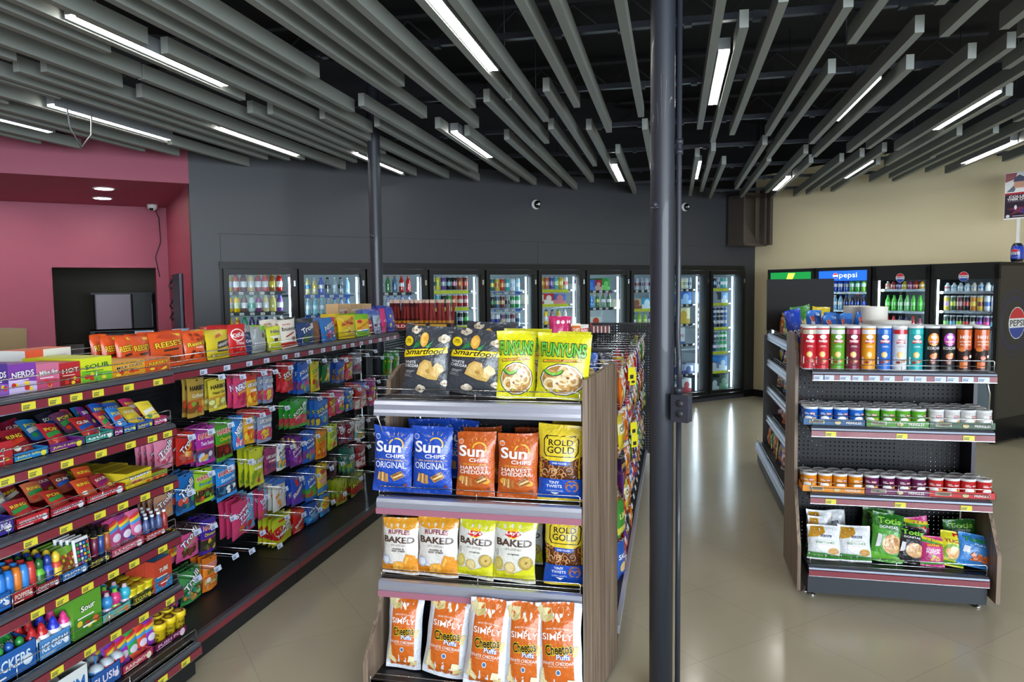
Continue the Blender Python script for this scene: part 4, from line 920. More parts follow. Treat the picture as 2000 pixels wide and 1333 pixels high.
# ------------------------------------------------------------------ bags
def bag(name, W_, H_, D_, col, design, seed=0, nx=12, nz=16, wr=1., mat=FOIL, crimp=.045, back=None, res=1, crimpcol=None):
    r = random.Random(seed)
    ks = [(r.uniform(2, 9), r.uniform(2, 8), r.uniform(0, 6.28), r.uniform(.4, 1)) for _ in range(6)]
    ears = [r.uniform(-.03, .035) for _ in range(4)]
    A = wr*min(W_, H_)*.016
    def geo(u, v, side):
        s = 2*u-1; c = crimp
        q = max(0., min(1., (v-c)/(1-2*c))); p = math.sin(math.pi*q)**.55 if 0 < q < 1 else 0.
        rr = max(0., 1-abs(s)**2.6)**.72
        y = D_/2*p*rr
        wv = sum(a*math.sin(kx*s+kz*v*2+ph+side*1.3) for kx, kz, ph, a in ks)
        edge = math.exp(-((v-.09)/.09)**2)+math.exp(-((v-.91)/.09)**2)
        y += A*wv*.35*rr*(p+.1) + A*1.3*edge*math.sin(s*15+ks[0][2]*2+side)*(1-s*s)
        hw = W_/2*(1-.055*p**1.5)
        x = s*hw + (A*.5*math.sin(v*13+ks[1][2])*abs(s)**3)
        z = H_*v + H_*(ears[0] if s < 0 else ears[1])*abs(s)**3*max(0, (v-.8)/.2) + H_*abs(ears[2] if s < 0 else ears[3])*abs(s)**3*max(0, (.15-v)/.15)*.6
        yb = .010*math.sin(s*2.5+ks[2][2])*max(0, (v-.86)/.14)*W_*4 + .006*math.sin(s*3+ks[3][2])*max(0, (.1-v)/.1)
        return x, y, z, yb
    def fn(u, v, lift):
        x, y, z, yb = geo(u, v, 0); return (x, yb-y-lift, z)
    m = M(); bc = back or col
    us = [.5-.5*math.cos(math.pi*i/nx) for i in range(nx+1)]
    us = [.6*i/nx+.4*u for i, u in enumerate(us)]
    vs_ = [0, crimp*.5, crimp]+[crimp+(1-2*crimp)*(i+1)/(nz-3) for i in range(nz-3)]+[1-crimp*.5, 1]
    for side in (0, 1):
        V = []
        for v in vs_:
            for u in us:
                x, y, z, yb = geo(u, v, side); V.append((x, yb-y if side == 0 else yb+y, z))
        n1 = nx+1; F = []
        for j in range(len(vs_)-1):
            for i in range(nx):
                f = (j*n1+i, j*n1+i+1, (j+1)*n1+i+1, (j+1)*n1+i); F.append(f if side == 0 else f[::-1])
        m.add(V, F, col if side == 0 else bc, True)
    printed(m, design, fn, asp=H_/W_, step=.09 if nx > 9 else .14, base=.0009 if nx > 9 else .0012, dz=.0003, tstep=.07 if nx > 9 else .2, tres=3 if nx > 9 else 2, xl=.0012 if nx > 9 else .0006)
    return m.mesh(name, mat)
def T(s, cx, cy, w, h, c='#fff', **k): return ('t', s, cx, cy, w, h, c, k)
def Rr(x0, y0, x1, y1, c): return ('r', x0, y0, x1, y1, c)
def E_(cx, cy, rx, ry, c): return ('e', cx, cy, rx, ry, c)
def P_(c, *p): return ('p', list(p), c)
def blobs(n, x0, x1, y0, y1, r, cols, seed, asp=1.4):
    q = random.Random(seed); o = []
    for i in range(n):
        o.append(E_(q.uniform(x0, x1), q.uniform(y0, y1), r*q.uniform(.7, 1.2), r*q.uniform(.6, 1.1)/asp, q.choice(cols)))
    return o
def pop(cx, cy, r, a=1.4):
    return [E_(cx-r*.5, cy, r*.6, r*.55/a, '#b8a890'), E_(cx+r*.45, cy+.01, r*.6, r*.55/a, '#cbbda6'), E_(cx, cy+r*.4/a, r*.6, r*.5/a, '#ded3c0'), E_(cx+.05*r, cy-r*.35/a, r*.5, r*.4/a, '#d2c6b0'), E_(cx, cy, r*.25, r*.2/a, '#8f7a58')]
d_smart = pop(.26, .93, .1)+pop(.86, .82, .11)+pop(.93, .2, .08)+pop(.42, .1, .1)+[
    P_('#2f7a4a', (.36, .70), (.22, .66), (.30, .76), (.40, .72)), P_('#2f8a52', (.5, .7), (.66, .79), (.72, .86), (.58, .70)), P_('#276b3e', (.38, .7), (.30, .8), (.42, .76)), P_('#4aa05e', (.52, .7), (.62, .72), (.74, .79), (.56, .68)),
    E_(.47, .80, .085, .105, '#d9a03c'), E_(.46, .82, .06, .08, '#e8b552'),
    E_(.13, .77, .1, .072, '#efd01f'), T('70', .13, .785, .09, .035, '#222', b=.02), T('CALORIES', .13, .755, .13, .012, '#222'),
    P_('#f0d31c', (.03, .535), (.5, .575), (.97, .63), (.95, .725), (.9, .70), (.5, .672), (.06, .64), (.02, .57)),
    T('Smartfood', .5, .635, .84, .085, '#16171a', b=.03, sh=.35, rot=4), T('WHITE', .2, .475, .26, .04, '#eee', b=.01), T('CHEDDAR', .23, .425, .33, .042, '#eee', b=.01), T('CHEESE FLAVORED', .2, .35, .2, .014, '#ccc'), T('POPCORN', .17, .33, .14, .014, '#ccc'), Rr(.08, .30, .24, .304, '#aaa'), Rr(.08, .285, .2, .289, '#aaa'), Rr(.08, .27, .25, .274, '#aaa'),
    P_('#c9a45a', (.36, .31), (.42, .46), (.52, .52), (.66, .5), (.7, .42), (.78, .49), (.88, .45), (.92, .38), (.84, .33), (.78, .24), (.6, .25)), P_('#dbb970', (.42, .33), (.47, .45), (.56, .49), (.62, .44), (.58, .3)), P_('#d5b066', (.66, .3), (.74, .41), (.84, .43), (.86, .37), (.76, .28)), E_(.6, .36, .05, .03, '#b58c45')]
def sun(x, y, ray='#e8b93a'):
    o = [('ring', x, y, .19, .105, .035, '#f0bf35', -25, 175)]
    for a in range(-10, 200, 24):
        c, s = math.cos(math.radians(a)), math.sin(math.radians(a)); o.append(P_(ray, (x+.24*c-.008*s, y+.145*s+.005*c), (x+.31*c-.004*s, y+.19*s), (x+.31*c+.004*s, y+.19*s), (x+.24*c+.008*s, y+.145*s-.005*c)))
    return o
def d_sun(flav, chipc, c2):
    return sun(.62, .745)+[T('Sun', .42, .71, .68, .165, '#f4f4f4', b=.05), T('CHIPS', .62, .578, .5, .056, '#f4f4f4', b=.03), E_(.12, .85, .07, .04, '#e8eef8'), E_(.12, .85, .06, .034, c2), T('100% WHOLE GRAIN', .5, .515, .62, .024, '#e8c04a', b=.01), Rr(.06, .513, .15, .517, '#e8c04a'), Rr(.85, .513, .94, .517, '#e8c04a')] + flav + [
        P_(chipc, (.14, .2), (.2, .33), (.27, .32), (.24, .19)), P_(chipc, (.25, .18), (.28, .33), (.36, .32), (.35, .17)), P_(chipc, (.36, .17), (.38, .31), (.45, .3), (.45, .17)), P_(chipc, (.5, .27), (.78, .36), (.86, .27), (.6, .19)),
        P_('#e9cb8a', (.17, .21), (.21, .32), (.23, .32), (.2, .2)), P_('#e9cb8a', (.28, .19), (.3, .32), (.32, .32), (.31, .18)), P_('#7a4e20', (.55, .275), (.78, .345), (.8, .33), (.58, .26)), P_('#e9cb8a', (.58, .25), (.8, .315), (.82, .3), (.6, .235)), P_('#7a4e20', (.6, .22), (.82, .285), (.84, .275), (.62, .21)), Rr(.84, .12, .91, .155, '#8a3a2a')]
d_sunb = d_sun([T('ORIGINAL', .5, .44, .8, .095, '#e9edf6', b=.005)], '#b98748', '#3a62c0')
d_suno = d_sun([T('HARVEST', .5, .46, .76, .058, '#f0e4da', b=.03), T('CHEDDAR', .5, .395, .78, .058, '#f0e4da', b=.03), E_(.2, .28, .13, .05, '#e8a83a'), E_(.8, .26, .12, .045, '#e8a83a')], '#b8763e', '#e0793a')
def pret(seed, y0, y1, n=34):
    q = random.Random(seed); o = [Rr(0, y0, 1, y1, '#5a3018')]
    for i in range(n):
        r = q.uniform(.05, .09); a0 = q.uniform(0, 360); o.append(('ring', q.uniform(.05, .95), q.uniform(y0+.02, y1-.02), r, r*.6, .022, q.choice(['#a8642e', '#8a4c20', '#c07c40', '#d8a878']), a0, a0+300))
    return o
def oct_(cx, cy, w, h, k=.14): return [(cx-w, cy-h*.6), (cx-w*(1-k), cy-h), (cx+w*(1-k), cy-h), (cx+w, cy-h*.6), (cx+w, cy+h*.6), (cx+w*(1-k), cy+h), (cx-w*(1-k), cy+h), (cx-w, cy+h*.6)]
d_rold = pret(5, .3, .62)+[P_('#e2c62e', (0, .6), (.25, .545), (.5, .53), (.75, .545), (1, .6), (1, 1), (0, 1)), ('p', oct_(.52, .73, .40, .135), '#1a1a1a'), ('p', oct_(.52, .73, .375, .124), '#e2c62e'), T('ROLD', .52, .778, .56, .075, '#1a1a1a', b=.02), T('GOLD', .52, .685, .62, .085, '#1a1a1a', b=.02), P_('#2152b4', (.25, .545), (.75, .545), (.7, .49), (.3, .49)), T('ONE POUND', .5, .517, .34, .024, '#fff', b=.02),
    Rr(0, .045, 1, .31, '#1a4cb0'), T('TINY', .38, .265, .24, .036, '#f0f4fa', b=.02), T('TWISTS', .38, .215, .36, .038, '#f0f4fa', b=.02), T('ORIGINAL', .4, .155, .38, .022, '#c8d8f4', b=.01), ('ring', .78, .22, .15, .08, .03, '#9a5a2c', -30, 210), ('ring', .72, .2, .07, .05, .025, '#b8743c', 0, 300), ('ring', .84, .2, .07, .05, .025, '#b8743c', -120, 180), P_('#fff', (.3, .13), (.5, .13), (.42, .10))]
def d_baked(top, logo, chips, c2, fl):
    return [P_(top, (0, .84), (.3, .80), (.5, .83), (.7, .80), (1, .84), (1, 1), (0, 1))]+logo+[T('BAKED', .5, .635, .86, .105, '#4a3024', b=.055), T('65% LESS FAT', .5, .545, .42, .024, '#8a7a70', b=.0), Rr(.3, .525, .7, .528, '#b0a8a0')]+fl+[
        P_(c2, (0, .045), (1, .045), (1, .3), (.85, .33), (.7, .22), (.5, .16), (.3, .2), (.12, .17), (0, .24))]+chips
ch_r = [E_(.14, .27, .13, .09, '#b8c4d8'), E_(.14, .27, .09, .06, '#e8ecf4'), P_('#e0922a', (.6, .2), (.72, .4), (.95, .36), (.98, .22), (.8, .14)), P_('#e8a640', (.32, .1), (.38, .24), (.6, .26), (.62, .14), (.46, .07)), P_('#d8821f', (.1, .08), (.2, .2), (.34, .18), (.3, .07)), P_('#f0b858', (.64, .22), (.74, .36), (.8, .34), (.7, .2)), P_('#f0b858', (.4, .12), (.44, .22), (.5, .22), (.46, .1))]
ch_l = [E_(.14, .3, .12, .11, '#c8b458'), E_(.12, .31, .08, .07, '#d8c870'), E_(.42, .25, .14, .095, '#c9b070'), E_(.42, .26, .1, .07, '#dcc88c'), E_(.8, .34, .17, .11, '#b09648'), E_(.8, .35, .12, .08, '#c8ae60'), P_('#8a6a20', (.78, .33), (.84, .33), (.84, .37), (.8, .36))]
d_ruf = d_baked('#e09a28', [T('RUFFLES', .5, .755, .6, .075, '#8a2438', b=.045, arc=.015)], ch_r, '#dd8f24', [T('cheddar &', .5, .48, .34, .03, '#3a3030', b=.03), T('sour cream', .5, .44, .38, .03, '#3a3030', b=.03)])
d_lay = d_baked('#d3d22c', [E_(.46, .775, .15, .085, '#efc52a'), P_('#c8282f', (.27, .74), (.35, .80), (.6, .80), (.67, .76), (.6, .74), (.5, .71), (.36, .72)), T("Lay's", .47, .772, .32, .062, '#fff', b=.045)], ch_l, '#d6d324', [T('original', .5, .465, .28, .03, '#3a3030', b=.03), ('ring', .08, .47, .035, .05, .012, '#6a5a5a')])
d_che = [Rr(.14, .045, .84, 1, '#cf661e'), P_('#e0d4a0', (.0, .85), (.22, .80), (.42, .84), (.36, .95), (.16, .985), (.02, .93)), P_('#c9b878', (.2, .8), (.42, .84), (.38, .9), (.2, .87)), P_('#f0e8c8', (.44, .86), (.52, .8), (.56, .82), (.47, .92)), T('MORE DELICIOUSNESS', .5, .735, .5, .018, '#f8e0c8', arc=.012),
    T('SIMPLY', .5, .66, .68, .068, '#f6efe8', b=.02), P_('#f6efe8', (.5, .7), (.6, .735), (.55, .69)), P_('#f6efe8', (.5, .7), (.43, .725), (.47, .69)), T('Cheetos', .52, .535, .60, .11, '#1a1a18', b=.05, ol='#f2c81e', rot=6), T('Puffs', .62, .455, .3, .055, '#f4f8fc', b=.03, ol='#1f5fa8'), T('WHITE CHEDDAR', .5, .385, .7, .036, '#f8ece0', b=.015), T('BAKED WITH REAL CHEESE', .5, .352, .44, .013, '#f8d8b8'), E_(.5, .285, .055, .034, '#e8eef4'), E_(.5, .285, .04, .025, '#4a78a8'),
    P_('#e6d7a2', (.06, .12), (.1, .3), (.17, .33), (.2, .2), (.34, .12), (.3, .07), (.18, .12)), P_('#f2e8c0', (.09, .14), (.12, .28), (.16, .29), (.15, .15)), P_('#e0cf98', (.82, .46), (.86, .56), (.95, .55), (.9, .44)), P_('#efe4bc', (.66, .12), (.7, .21), (.86, .2), (.84, .1)), P_('#d8c48c', (.7, .06), (.9, .08), (.92, .14), (.74, .12))]
def rings(n, cx, cy, rx, ry, seed, cols, t=.035, r=.1):
    q = random.Random(seed); o = []
    for i in range(n):
        a = q.uniform(0, 6.28); k = math.sqrt(q.random())*.75; rr = r*q.uniform(.8, 1.3)
        o.append(('ring', cx+rx*k*math.cos(a), cy+ry*k*math.sin(a), rr, rr*q.uniform(.45, .75), t, q.choice(cols), 0, 360))
    return o
d_fun = [E_(.5, .30, .43, .245, '#1f3a2c'), E_(.5, .30, .41, .232, '#e9e4dc'), E_(.5, .30, .385, .215, '#b08040')]+rings(16, .5, .30, .36, .2, 3, ['#e2c893', '#d8b878', '#ecd9ae', '#c89a58'], .05, .12)+[E_(.42, .24, .03, .018, '#8a4a20'), E_(.62, .33, .03, .018, '#8a4a20'),
    P_('#1f3a2c', (.12, .545), (.86, .575), (.86, .62), (.12, .59)), P_('#efb42c', (.13, .555), (.85, .583), (.85, .614), (.13, .586)), T('Onion Flavored Rings', .49, .584, .6, .026, '#8a2a1a', b=.03, rot=2),
    ('ring', .34, .455, .2, .105, .07, '#1f4a34', 190, 350), ('ring', .34, .46, .185, .095, .05, '#7cc23a', 195, 345), T('FUNYUNS', .5, .745, .86, .2, '#6cc234', b=.05, ol='#173a2a'), Rr(0, .955, 1, 1, '#d4cf20')]
BG = {}
def bagmesh(key, *a, **k):
    if key not in BG: BG[key] = bag(*a, **k)
    return BG[key]
# one bag standing on a shelf, placed by where its front stands: pixel edges on the plane y
def stand(key, spec, pxl, pxr, top, bot, y, label, group, tilt=0., lean=-.10, cat='chip bag', name='chip_bag', turn=0., zbase=None):
    a = ony(pxl, (top+bot)/2, y); b = ony(pxr, (top+bot)/2, y); zt = ony((pxl+pxr)/2, top, y)[2]; zb = ony((pxl+pxr)/2, bot, y)[2]
    if zbase is not None: zb = zbase
    W_ = (b[0]-a[0]); H_ = zt-zb
    me = BG[key]; bw, bh = spec
    zb += abs(math.sin(math.radians(tilt)))*W_*.42+.002
    return put(me, name, ((a[0]+b[0])/2, y, zb), 0, label, cat, group, rot=(lean, math.radians(tilt), turn), scale=(W_/bw, .5*(W_/bw+H_/bh), H_/bh))
def three(key, W_, H_, D_, col, des, n=2, **k):
    for i in range(n): BG[f'{key}{i}'] = bag('chip_bag', W_, H_, D_, col, des, seed=hash(key) % 97 + i*7 if False else sum(map(ord, key))+i*7, **k)
three('smart', .24, .36, .09, '#3b3e44', d_smart); three('fun', .235, .35, .09, '#ddd71e', d_fun); three('sunb', .2, .36, .08, '#1c49b0', d_sunb); three('suno', .2, .36, .08, '#c25a20', d_suno)
three('rold', .23, .4, .09, '#dcc02a', d_rold); three('ruf', .2, .33, .08, '#ddd8d0', d_ruf); three('lay', .2, .33, .08, '#dedcd2', d_lay); three('che', .22, .44, .1, '#dfe3ea', d_che)
gS = 'chip bags on the front end cap'
def SB(k, *a): return a
yA = 2.96
Z1, Z2, Z3, Z4 = 1.288, .868, .505, .112
S_ = (.24, .36); F_ = (.235, .35)
stand('smart0', S_, 905, 1005, 632, 775, 3.19, 'black popcorn bag at the back behind the two front black bags', gS, tilt=2, zbase=Z1)
stand('smart1', S_, 860, 925, 646, 770, 3.16, 'black popcorn bag half hidden between the two front black bags', gS, tilt=-1, zbase=Z1)
stand('smart0', S_, 782, 876, 640, 777, 2.94, 'leftmost black popcorn bag with a yellow banner on the end cap top shelf', gS, tilt=3, zbase=Z1)
stand('smart1', S_, 866, 975, 650, 781, 2.935, 'black popcorn bag leaning right beside the yellow ring snack bags', gS, tilt=8, zbase=Z1)
stand('fun1', F_, 982, 1075, 644, 778, 3.14, 'yellow onion ring bag standing behind the two front ones', gS, tilt=1, zbase=Z1)
stand('fun1', F_, 1085, 1150, 650, 778, 3.12, 'yellow onion ring bag mostly hidden at the walnut board', gS, tilt=2, zbase=Z1)
stand('fun0', F_, 970, 1046, 648, 782, 2.94, 'narrower yellow onion ring bag next to the black popcorn bags', gS, tilt=1, zbase=Z1, turn=.25)
stand('fun1', F_, 1044, 1150, 655, 786, 2.925, 'widest yellow onion ring bag next to the walnut side board', gS, tilt=3, zbase=Z1)
S2 = (.2, .36)
stand('sunb1', S2, 800, 880, 822, 965, 3.14, 'blue multigrain bag in the back row, nearer the walnut board on its left', gS, tilt=-2, zbase=Z2)
stand('sunb0', S2, 862, 925, 824, 965, 3.18, 'blue multigrain bag in the back row, beside the orange bags', gS, tilt=5, zbase=Z2)
stand('sunb0', S2, 727, 803, 838, 976, 2.925, 'outermost front blue multigrain bag overhanging the shelf end', gS, tilt=2, zbase=Z2, lean=-.06)
stand('sunb1', S2, 804, 882, 836, 980, 2.925, 'front blue multigrain bag standing beside the orange bags', gS, tilt=1, zbase=Z2, lean=-.06)
stand('suno1', S2, 905, 980, 838, 975, 3.14, 'orange multigrain bag behind the pair in front, nearer the blue bags', gS, tilt=-1, zbase=Z2)
stand('suno0', S2, 1000, 1055, 838, 978, 3.14, 'orange multigrain bag behind the pair, beside the pretzels', gS, tilt=2, zbase=Z2)
stand('suno0', S2, 890, 966, 846, 984, 2.93, 'front orange multigrain bag next to the blue bags', gS, tilt=1, zbase=Z2, lean=-.06)
stand('suno1', S2, 970, 1050, 850, 988, 2.925, 'front orange multigrain bag next to the pretzel bag', gS, tilt=1, zbase=Z2, lean=-.06)
S3 = (.23, .4)
stand('rold1', S3, 1078, 1140, 820, 985, 3.15, 'pretzel bag standing behind the front pretzel bag on the upper shelf', gS, zbase=Z2)
stand('rold0', S3, 1050, 1138, 832, 993, 2.925, 'blue and yellow pretzel bag on the upper shelf by the walnut board', gS, tilt=1, zbase=Z2, lean=-.05)
S4 = (.2, .33)
stand('ruf1', S4, 765, 830, 1003, 1125, 3.14, 'orange topped baked chip bag standing at the back', gS, tilt=-1, zbase=Z3)
stand('ruf0', S4, 838, 900, 1008, 1128, 3.15, 'orange topped baked chip bag at the back near the lime topped ones', gS, tilt=1, zbase=Z3)
stand('ruf0', S4, 746, 817, 1014, 1134, 2.925, 'outermost orange and white baked chip bag in front', gS, tilt=1, zbase=Z3, lean=-.05)
stand('ruf1', S4, 815, 894, 1012, 1142, 2.925, 'orange and white baked chip bag beside the lime and white ones', gS, tilt=1, zbase=Z3, lean=-.05)
stand('lay1', S4, 905, 960, 1010, 1136, 3.14, 'lime topped baked chip bag at the back beside the orange topped ones', gS, zbase=Z3)
stand('lay0', S4, 1005, 1060, 1014, 1140, 3.15, 'lime topped baked chip bag at the back beside the pretzels', gS, zbase=Z3)
stand('lay0', S4, 888, 963, 1016, 1150, 2.93, 'lime and white baked chip bag tilted beside the orange and white ones', gS, tilt=5, zbase=Z3, lean=-.05)
stand('lay1', S4, 962, 1045, 1014, 1152, 2.925, 'lime and white baked chip bag next to the lower pretzel bag', gS, tilt=2, zbase=Z3, lean=-.05)
stand('rold1', S3, 1062, 1142, 1004, 1166, 2.94, 'blue and yellow pretzel bag on the lower shelf by the walnut board', gS, tilt=1, zbase=Z3, lean=-.05)
S5 = (.22, .44)
for i, (l, r, t_, b_, tl_) in enumerate(((752, 820, 1168, 1300, 2), (822, 908, 1170, 1318, 6), (902, 985, 1180, 1346, 5), (983, 1062, 1186, 1346, 1), (1048, 1140, 1188, 1356, -2))):
    stand(f'che{i%2}', S5, l, r, t_, b_, (2.86, 2.82, 2.78, 2.78, 2.78)[i], f'white and orange cheese puff bag, {ORD[i]} in the bottom row from the low walnut board', gS, tilt=tl_, zbase=Z4, lean=-.13)
for i, (l, r) in enumerate(((850, 925), (960, 1030), (1060, 1130))):
    stand(f'che{(i+1)%2}', S5, l, r, 1200, 1330, 3.0, f'cheese puff bag in the rear of the bottom row, {ORD[i]} from the low walnut board', gS, tilt=i-1, zbase=Z4)

# ------------------------------------------------------------------ canned chips
def can_wrap(r, h, z0, design, asp=None):
    def f(u, v, l):
        a = (u-.5)*2.4; return ((r+l)*math.sin(a), -(r+l)*math.cos(a), z0+v*h)
    return f
def chipcan(col, des, small=False, name='chip_can'):
    r = .0375; h = .082 if small else .226
    m = M(); m.lathe([(0, 0), (r, 0), (r, .006), (r, h), (r+.001, h+.001), (r+.0015, h+.012), (r-.003, h+.015), (r-.005, h+.012), (0, h+.012)], 24, cols=['#b0b4b8', '#c8ccd0', col, col, '#d8dcde', '#d8dcde', '#d0d4d6', '#c2a8a6' if small else '#cdd1d3', '#c0b0b0'])
    if small: m.add([( .03*math.cos(a)*k, .03*math.sin(a)*k, h+.0125) for k in (1,) for a in [i*math.pi/10 for i in range(20)]], [tuple(range(20))], '#d2c2c0'); m.add([(.004+.016*math.cos(a), .007*math.sin(a), h+.0132) for a in [i*math.pi/8 for i in range(16)]], [tuple(range(16))], '#2a2a2c')
    printed(m, des, can_wrap(r, h-.008, .006, des), asp=(h-.008)/(r*2.4), step=.11, base=.0004, dz=.00015)
    return m.mesh(name, CANM)
def d_can(c2='#fff', top='#d8dcde', chip='#e0a848', txt='PRINGLES', tc='#b8222c'):
    return [Rr(0, .87, 1, .98, top), E_(.5, .80, .2, .055, '#ece8e0'), P_(tc, (.26, .63), (.5, .66), (.74, .63), (.78, .715), (.5, .745), (.22, .715)), T(txt, .5, .69, .5, .05, '#fff', b=.04), T('ORIGINAL', .5, .575, .32, .018, c2), Rr(.3, .545, .7, .55, c2), E_(.46, .36, .17, .075, chip), E_(.48, .375, .12, .05, '#edc070'), E_(.62, .2, .12, .04, '#b8743a'), E_(.36, .17, .12, .035, '#8a3a2a'), Rr(.08, .12, .16, .3, '#fff')]
def d_hot():
    return [Rr(0, .52, 1, .98, '#c2551c'), T('HOT', .5, .80, .62, .09, '#f0e6dc', b=.06), T('crunchy', .5, .69, .66, .06, '#f0dcc8', b=.04), T('DILL PICKLE', .5, .62, .6, .035, '#f0dcc8', b=.03), E_(.3, .5, .2, .05, '#d87a3a'), E_(.7, .53, .2, .05, '#a83a1c'), E_(.5, .3, .14, .05, '#c85a2a'), E_(.8, .33, .1, .04, '#e8e0d8'), Rr(.2, .05, .6, .2, '#d06a2a')]
def d_scr(c): return [E_(.5, .74, .32, .16, c), E_(.5, .80, .17, .045, '#ece8e0'), P_('#b8222c', (.28, .64), (.5, .66), (.72, .64), (.74, .7), (.5, .73), (.26, .7)), T('PRINGLES', .5, .685, .42, .035, '#fff', b=.04), T('SCORCHIN', .5, .53, .7, .07, '#e8e4e0', b=.02), E_(.5, .33, .2, .07, '#c86a30'), E_(.45, .2, .14, .05, '#8a3a1a'), E_(.6, .38, .1, .04, '#e8a050')]
cans = [('#b51f2b', d_can('#fff', '#b8b49a'), 'red canned chips turned to show its nutrition panel'), ('#c4202c', d_can(), 'bright red chip can, second in the tall row'), ('#5aa02c', d_can('#fff', '#cfd4cf'), 'green tall chip can on the top shelf'), ('#7a1f3c', d_can('#fff', '#a83a5a'), 'maroon tall chip can on the top shelf'), ('#e0961e', d_can('#fff', '#d8dce0'), 'golden yellow tall chip can on the top shelf'), ('#1f64c0', d_can('#fff', '#2a6ac8'), 'blue tall chip can on the top shelf'),
        ('#d4d6da', d_can('#a22', '#b8222c', tc='#b8222c'), 'white tall chip can with a red rim band'), ('#1ba0a4', d_can('#fff', '#2ab0b0'), 'teal tall chip can on the top shelf'), ('#1d1c1e', d_scr('#e08a1c'), 'black tall chip can with an orange burst'), ('#1d1c1e', d_scr('#b04ab8'), 'black tall chip can with a purple burst'), ('#2c1a18', d_hot(), 'black and orange tall chip can beside the purple burst can'), ('#2c1a18', d_hot(), 'outermost black and orange tall chip can by the shelf end')]
g1 = 'tall chip cans on the right end cap'
cy = 4.28
cx_px = [1580, 1605, 1635, 1665, 1695, 1725, 1756, 1787, 1819, 1850, 1881, 1915]
bk = ['#a82028', '#b51f2b', '#5aa02c', '#7a1f3c', '#e0961e', '#1f64c0', '#d4d6da', '#1ba0a4', '#1d1c1e', '#1d1c1e', '#2c1a18', '#2c1a18']
for i, (c, d, lb) in enumerate(cans):
    me = chipcan(c, d); x = ony(cx_px[i], 690, cy)[0]
    put(me, 'chip_can', (x, cy, 1.287), 0, lb, 'chip can', g1)
    put(me, 'chip_can', (x+.004, cy+.082, 1.287), 0, f'{cname(c)} tall chip can in the second row, {ORD[i]} from the walnut board', 'chip can', g1)
def d_mini(c2='#fff'): return [E_(.45, .32, .27, .22, '#ecebe8'), P_('#9a1f2a', (.55, .62), (.85, .62), (.85, .8), (.55, .8)), T('PRINGLES', .7, .71, .26, .1, '#fff', b=.03), Rr(.2, .66, .5, .7, c2), Rr(.2, .76, .42, .79, c2), E_(.84, .3, .12, .14, '#e0a040')]
mini = {2: [('#1f66c4', 'blue'), ('#5aa62c', 'green'), ('#d4d2d0', 'white')], 3: [('#dd8a18', 'orange'), ('#6a2250', 'purple'), ('#c22a2a', 'red')]}
for tier, z, y0_, lst in ((2, .978, 4.29, mini[2]), (3, .603, 4.29, mini[3])):
    for g_, (c, cn) in enumerate(lst):
        me = chipcan(c, d_mini(), True, 'mini_chip_can'); tr = '#2f5f8a' if c == '#1f66c4' else '#4a8a2c' if cn == 'green' else '#41604a' if cn == 'white' else c
        xs = [ony(p, 810 if tier == 2 else 945, y0_)[0] for p in ([(1583, 1612, 1642, 1672), (1703, 1734, 1763, 1793), (1828, 1859, 1890, 1921)] if tier == 2 else [(1581, 1611, 1640, 1670), (1702, 1733, 1763, 1793), (1827, 1859, 1890, 1921)])[g_]]
        tt = thing('can_tray', (xs[0]-.045, y0_-.045, z), f'{cn} printed cardboard tray holding mini chip cans on the {"third" if tier == 3 else "second"} shelf', 'tray', 'mini can trays', 0)
        L_ = xs[3]-xs[0]+.088; zt = .035
        m = M(); m.box(0, L_, 0, .003, 0, zt, tr); m.box(0, L_, .25, .253, 0, zt, tr); m.box(0, .002, 0, .253, 0, zt, tr); m.box(L_-.002, L_, 0, .253, 0, zt, tr); m.box(0, L_, 0, .253, 0, .0015, tr)
        def f(u, v, l, L_=L_): return (u*L_, -l, v*zt)
        printed(m, [Rr(.1, .3, .34, .85, '#c8c0a0')]+[Rr(.11+.012*k, .35, .116+.012*k, .8, '#333') for k in range(18)]+[E_(.55, .5, .05, .3, '#c8b888'), T('PRINGLES', .8, .5, .24, .4, '#e8e4e0', b=.03)], f, asp=zt/L_, step=9)
        m.build('tray_body', CARD, tt)
        for rr in range(3):
            for j, x in enumerate(xs):
                zz = z+.0025+(.02 if rr == 0 else .0)
                if tier == 2: zz = z+.02
                put(me, 'mini_chip_can', (x, y0_+rr*.08, zz-.016), (j*37 % 7-3)*.12, f'{cn} mini chip can, {ORD[j]} of the {["front", "middle", "rear"][rr]} row in its tray', 'chip can', 'mini chip cans')
# bottom shelf bags of the right end cap
d_tos = [P_('#c8932a', (.0, .62), (.1, .95), (.5, .95), (.52, .78), (.3, .66)), E_(.3, .82, .22, .12, '#b9821f'), E_(.78, .26, .17, .1, '#c08a20'), P_('#3f8a34', (0, .045), (1, .045), (1, .14), (.5, .2), (0, .22)), Rr(.38, .66, .72, .72, '#22305a'), T('LA CENA', .55, .69, .28, .03, '#fff', b=.03), T('TOSTONES', .52, .5, .6, .065, '#4a7a3a', b=.03), Rr(.25, .565, .8, .572, '#5a8a4a'), Rr(.3, .43, .75, .437, '#888')]
def d_tot(c1, c2): return [P_(c2, (0, .75), (1, .6), (1, 1), (0, 1)), T('Totis', .52, .85, .75, .13, '#8cd03a', b=.05, ol='#1a4a22'), T('DONITAS', .5, .72, .58, .055, '#f4f4f0', b=.03), E_(.62, .38, .33, .2, '#c89458')]+rings(13, .62, .38, .28, .17, 8, ['#e8c48a', '#d8a868', '#b87f40'], .05, .1)+[P_('#e8e8ec', (.1, .3), (.24, .32), (.28, .56), (.16, .58)), P_(c1, (0, .045), (1, .045), (1, .12), (0, .2))]
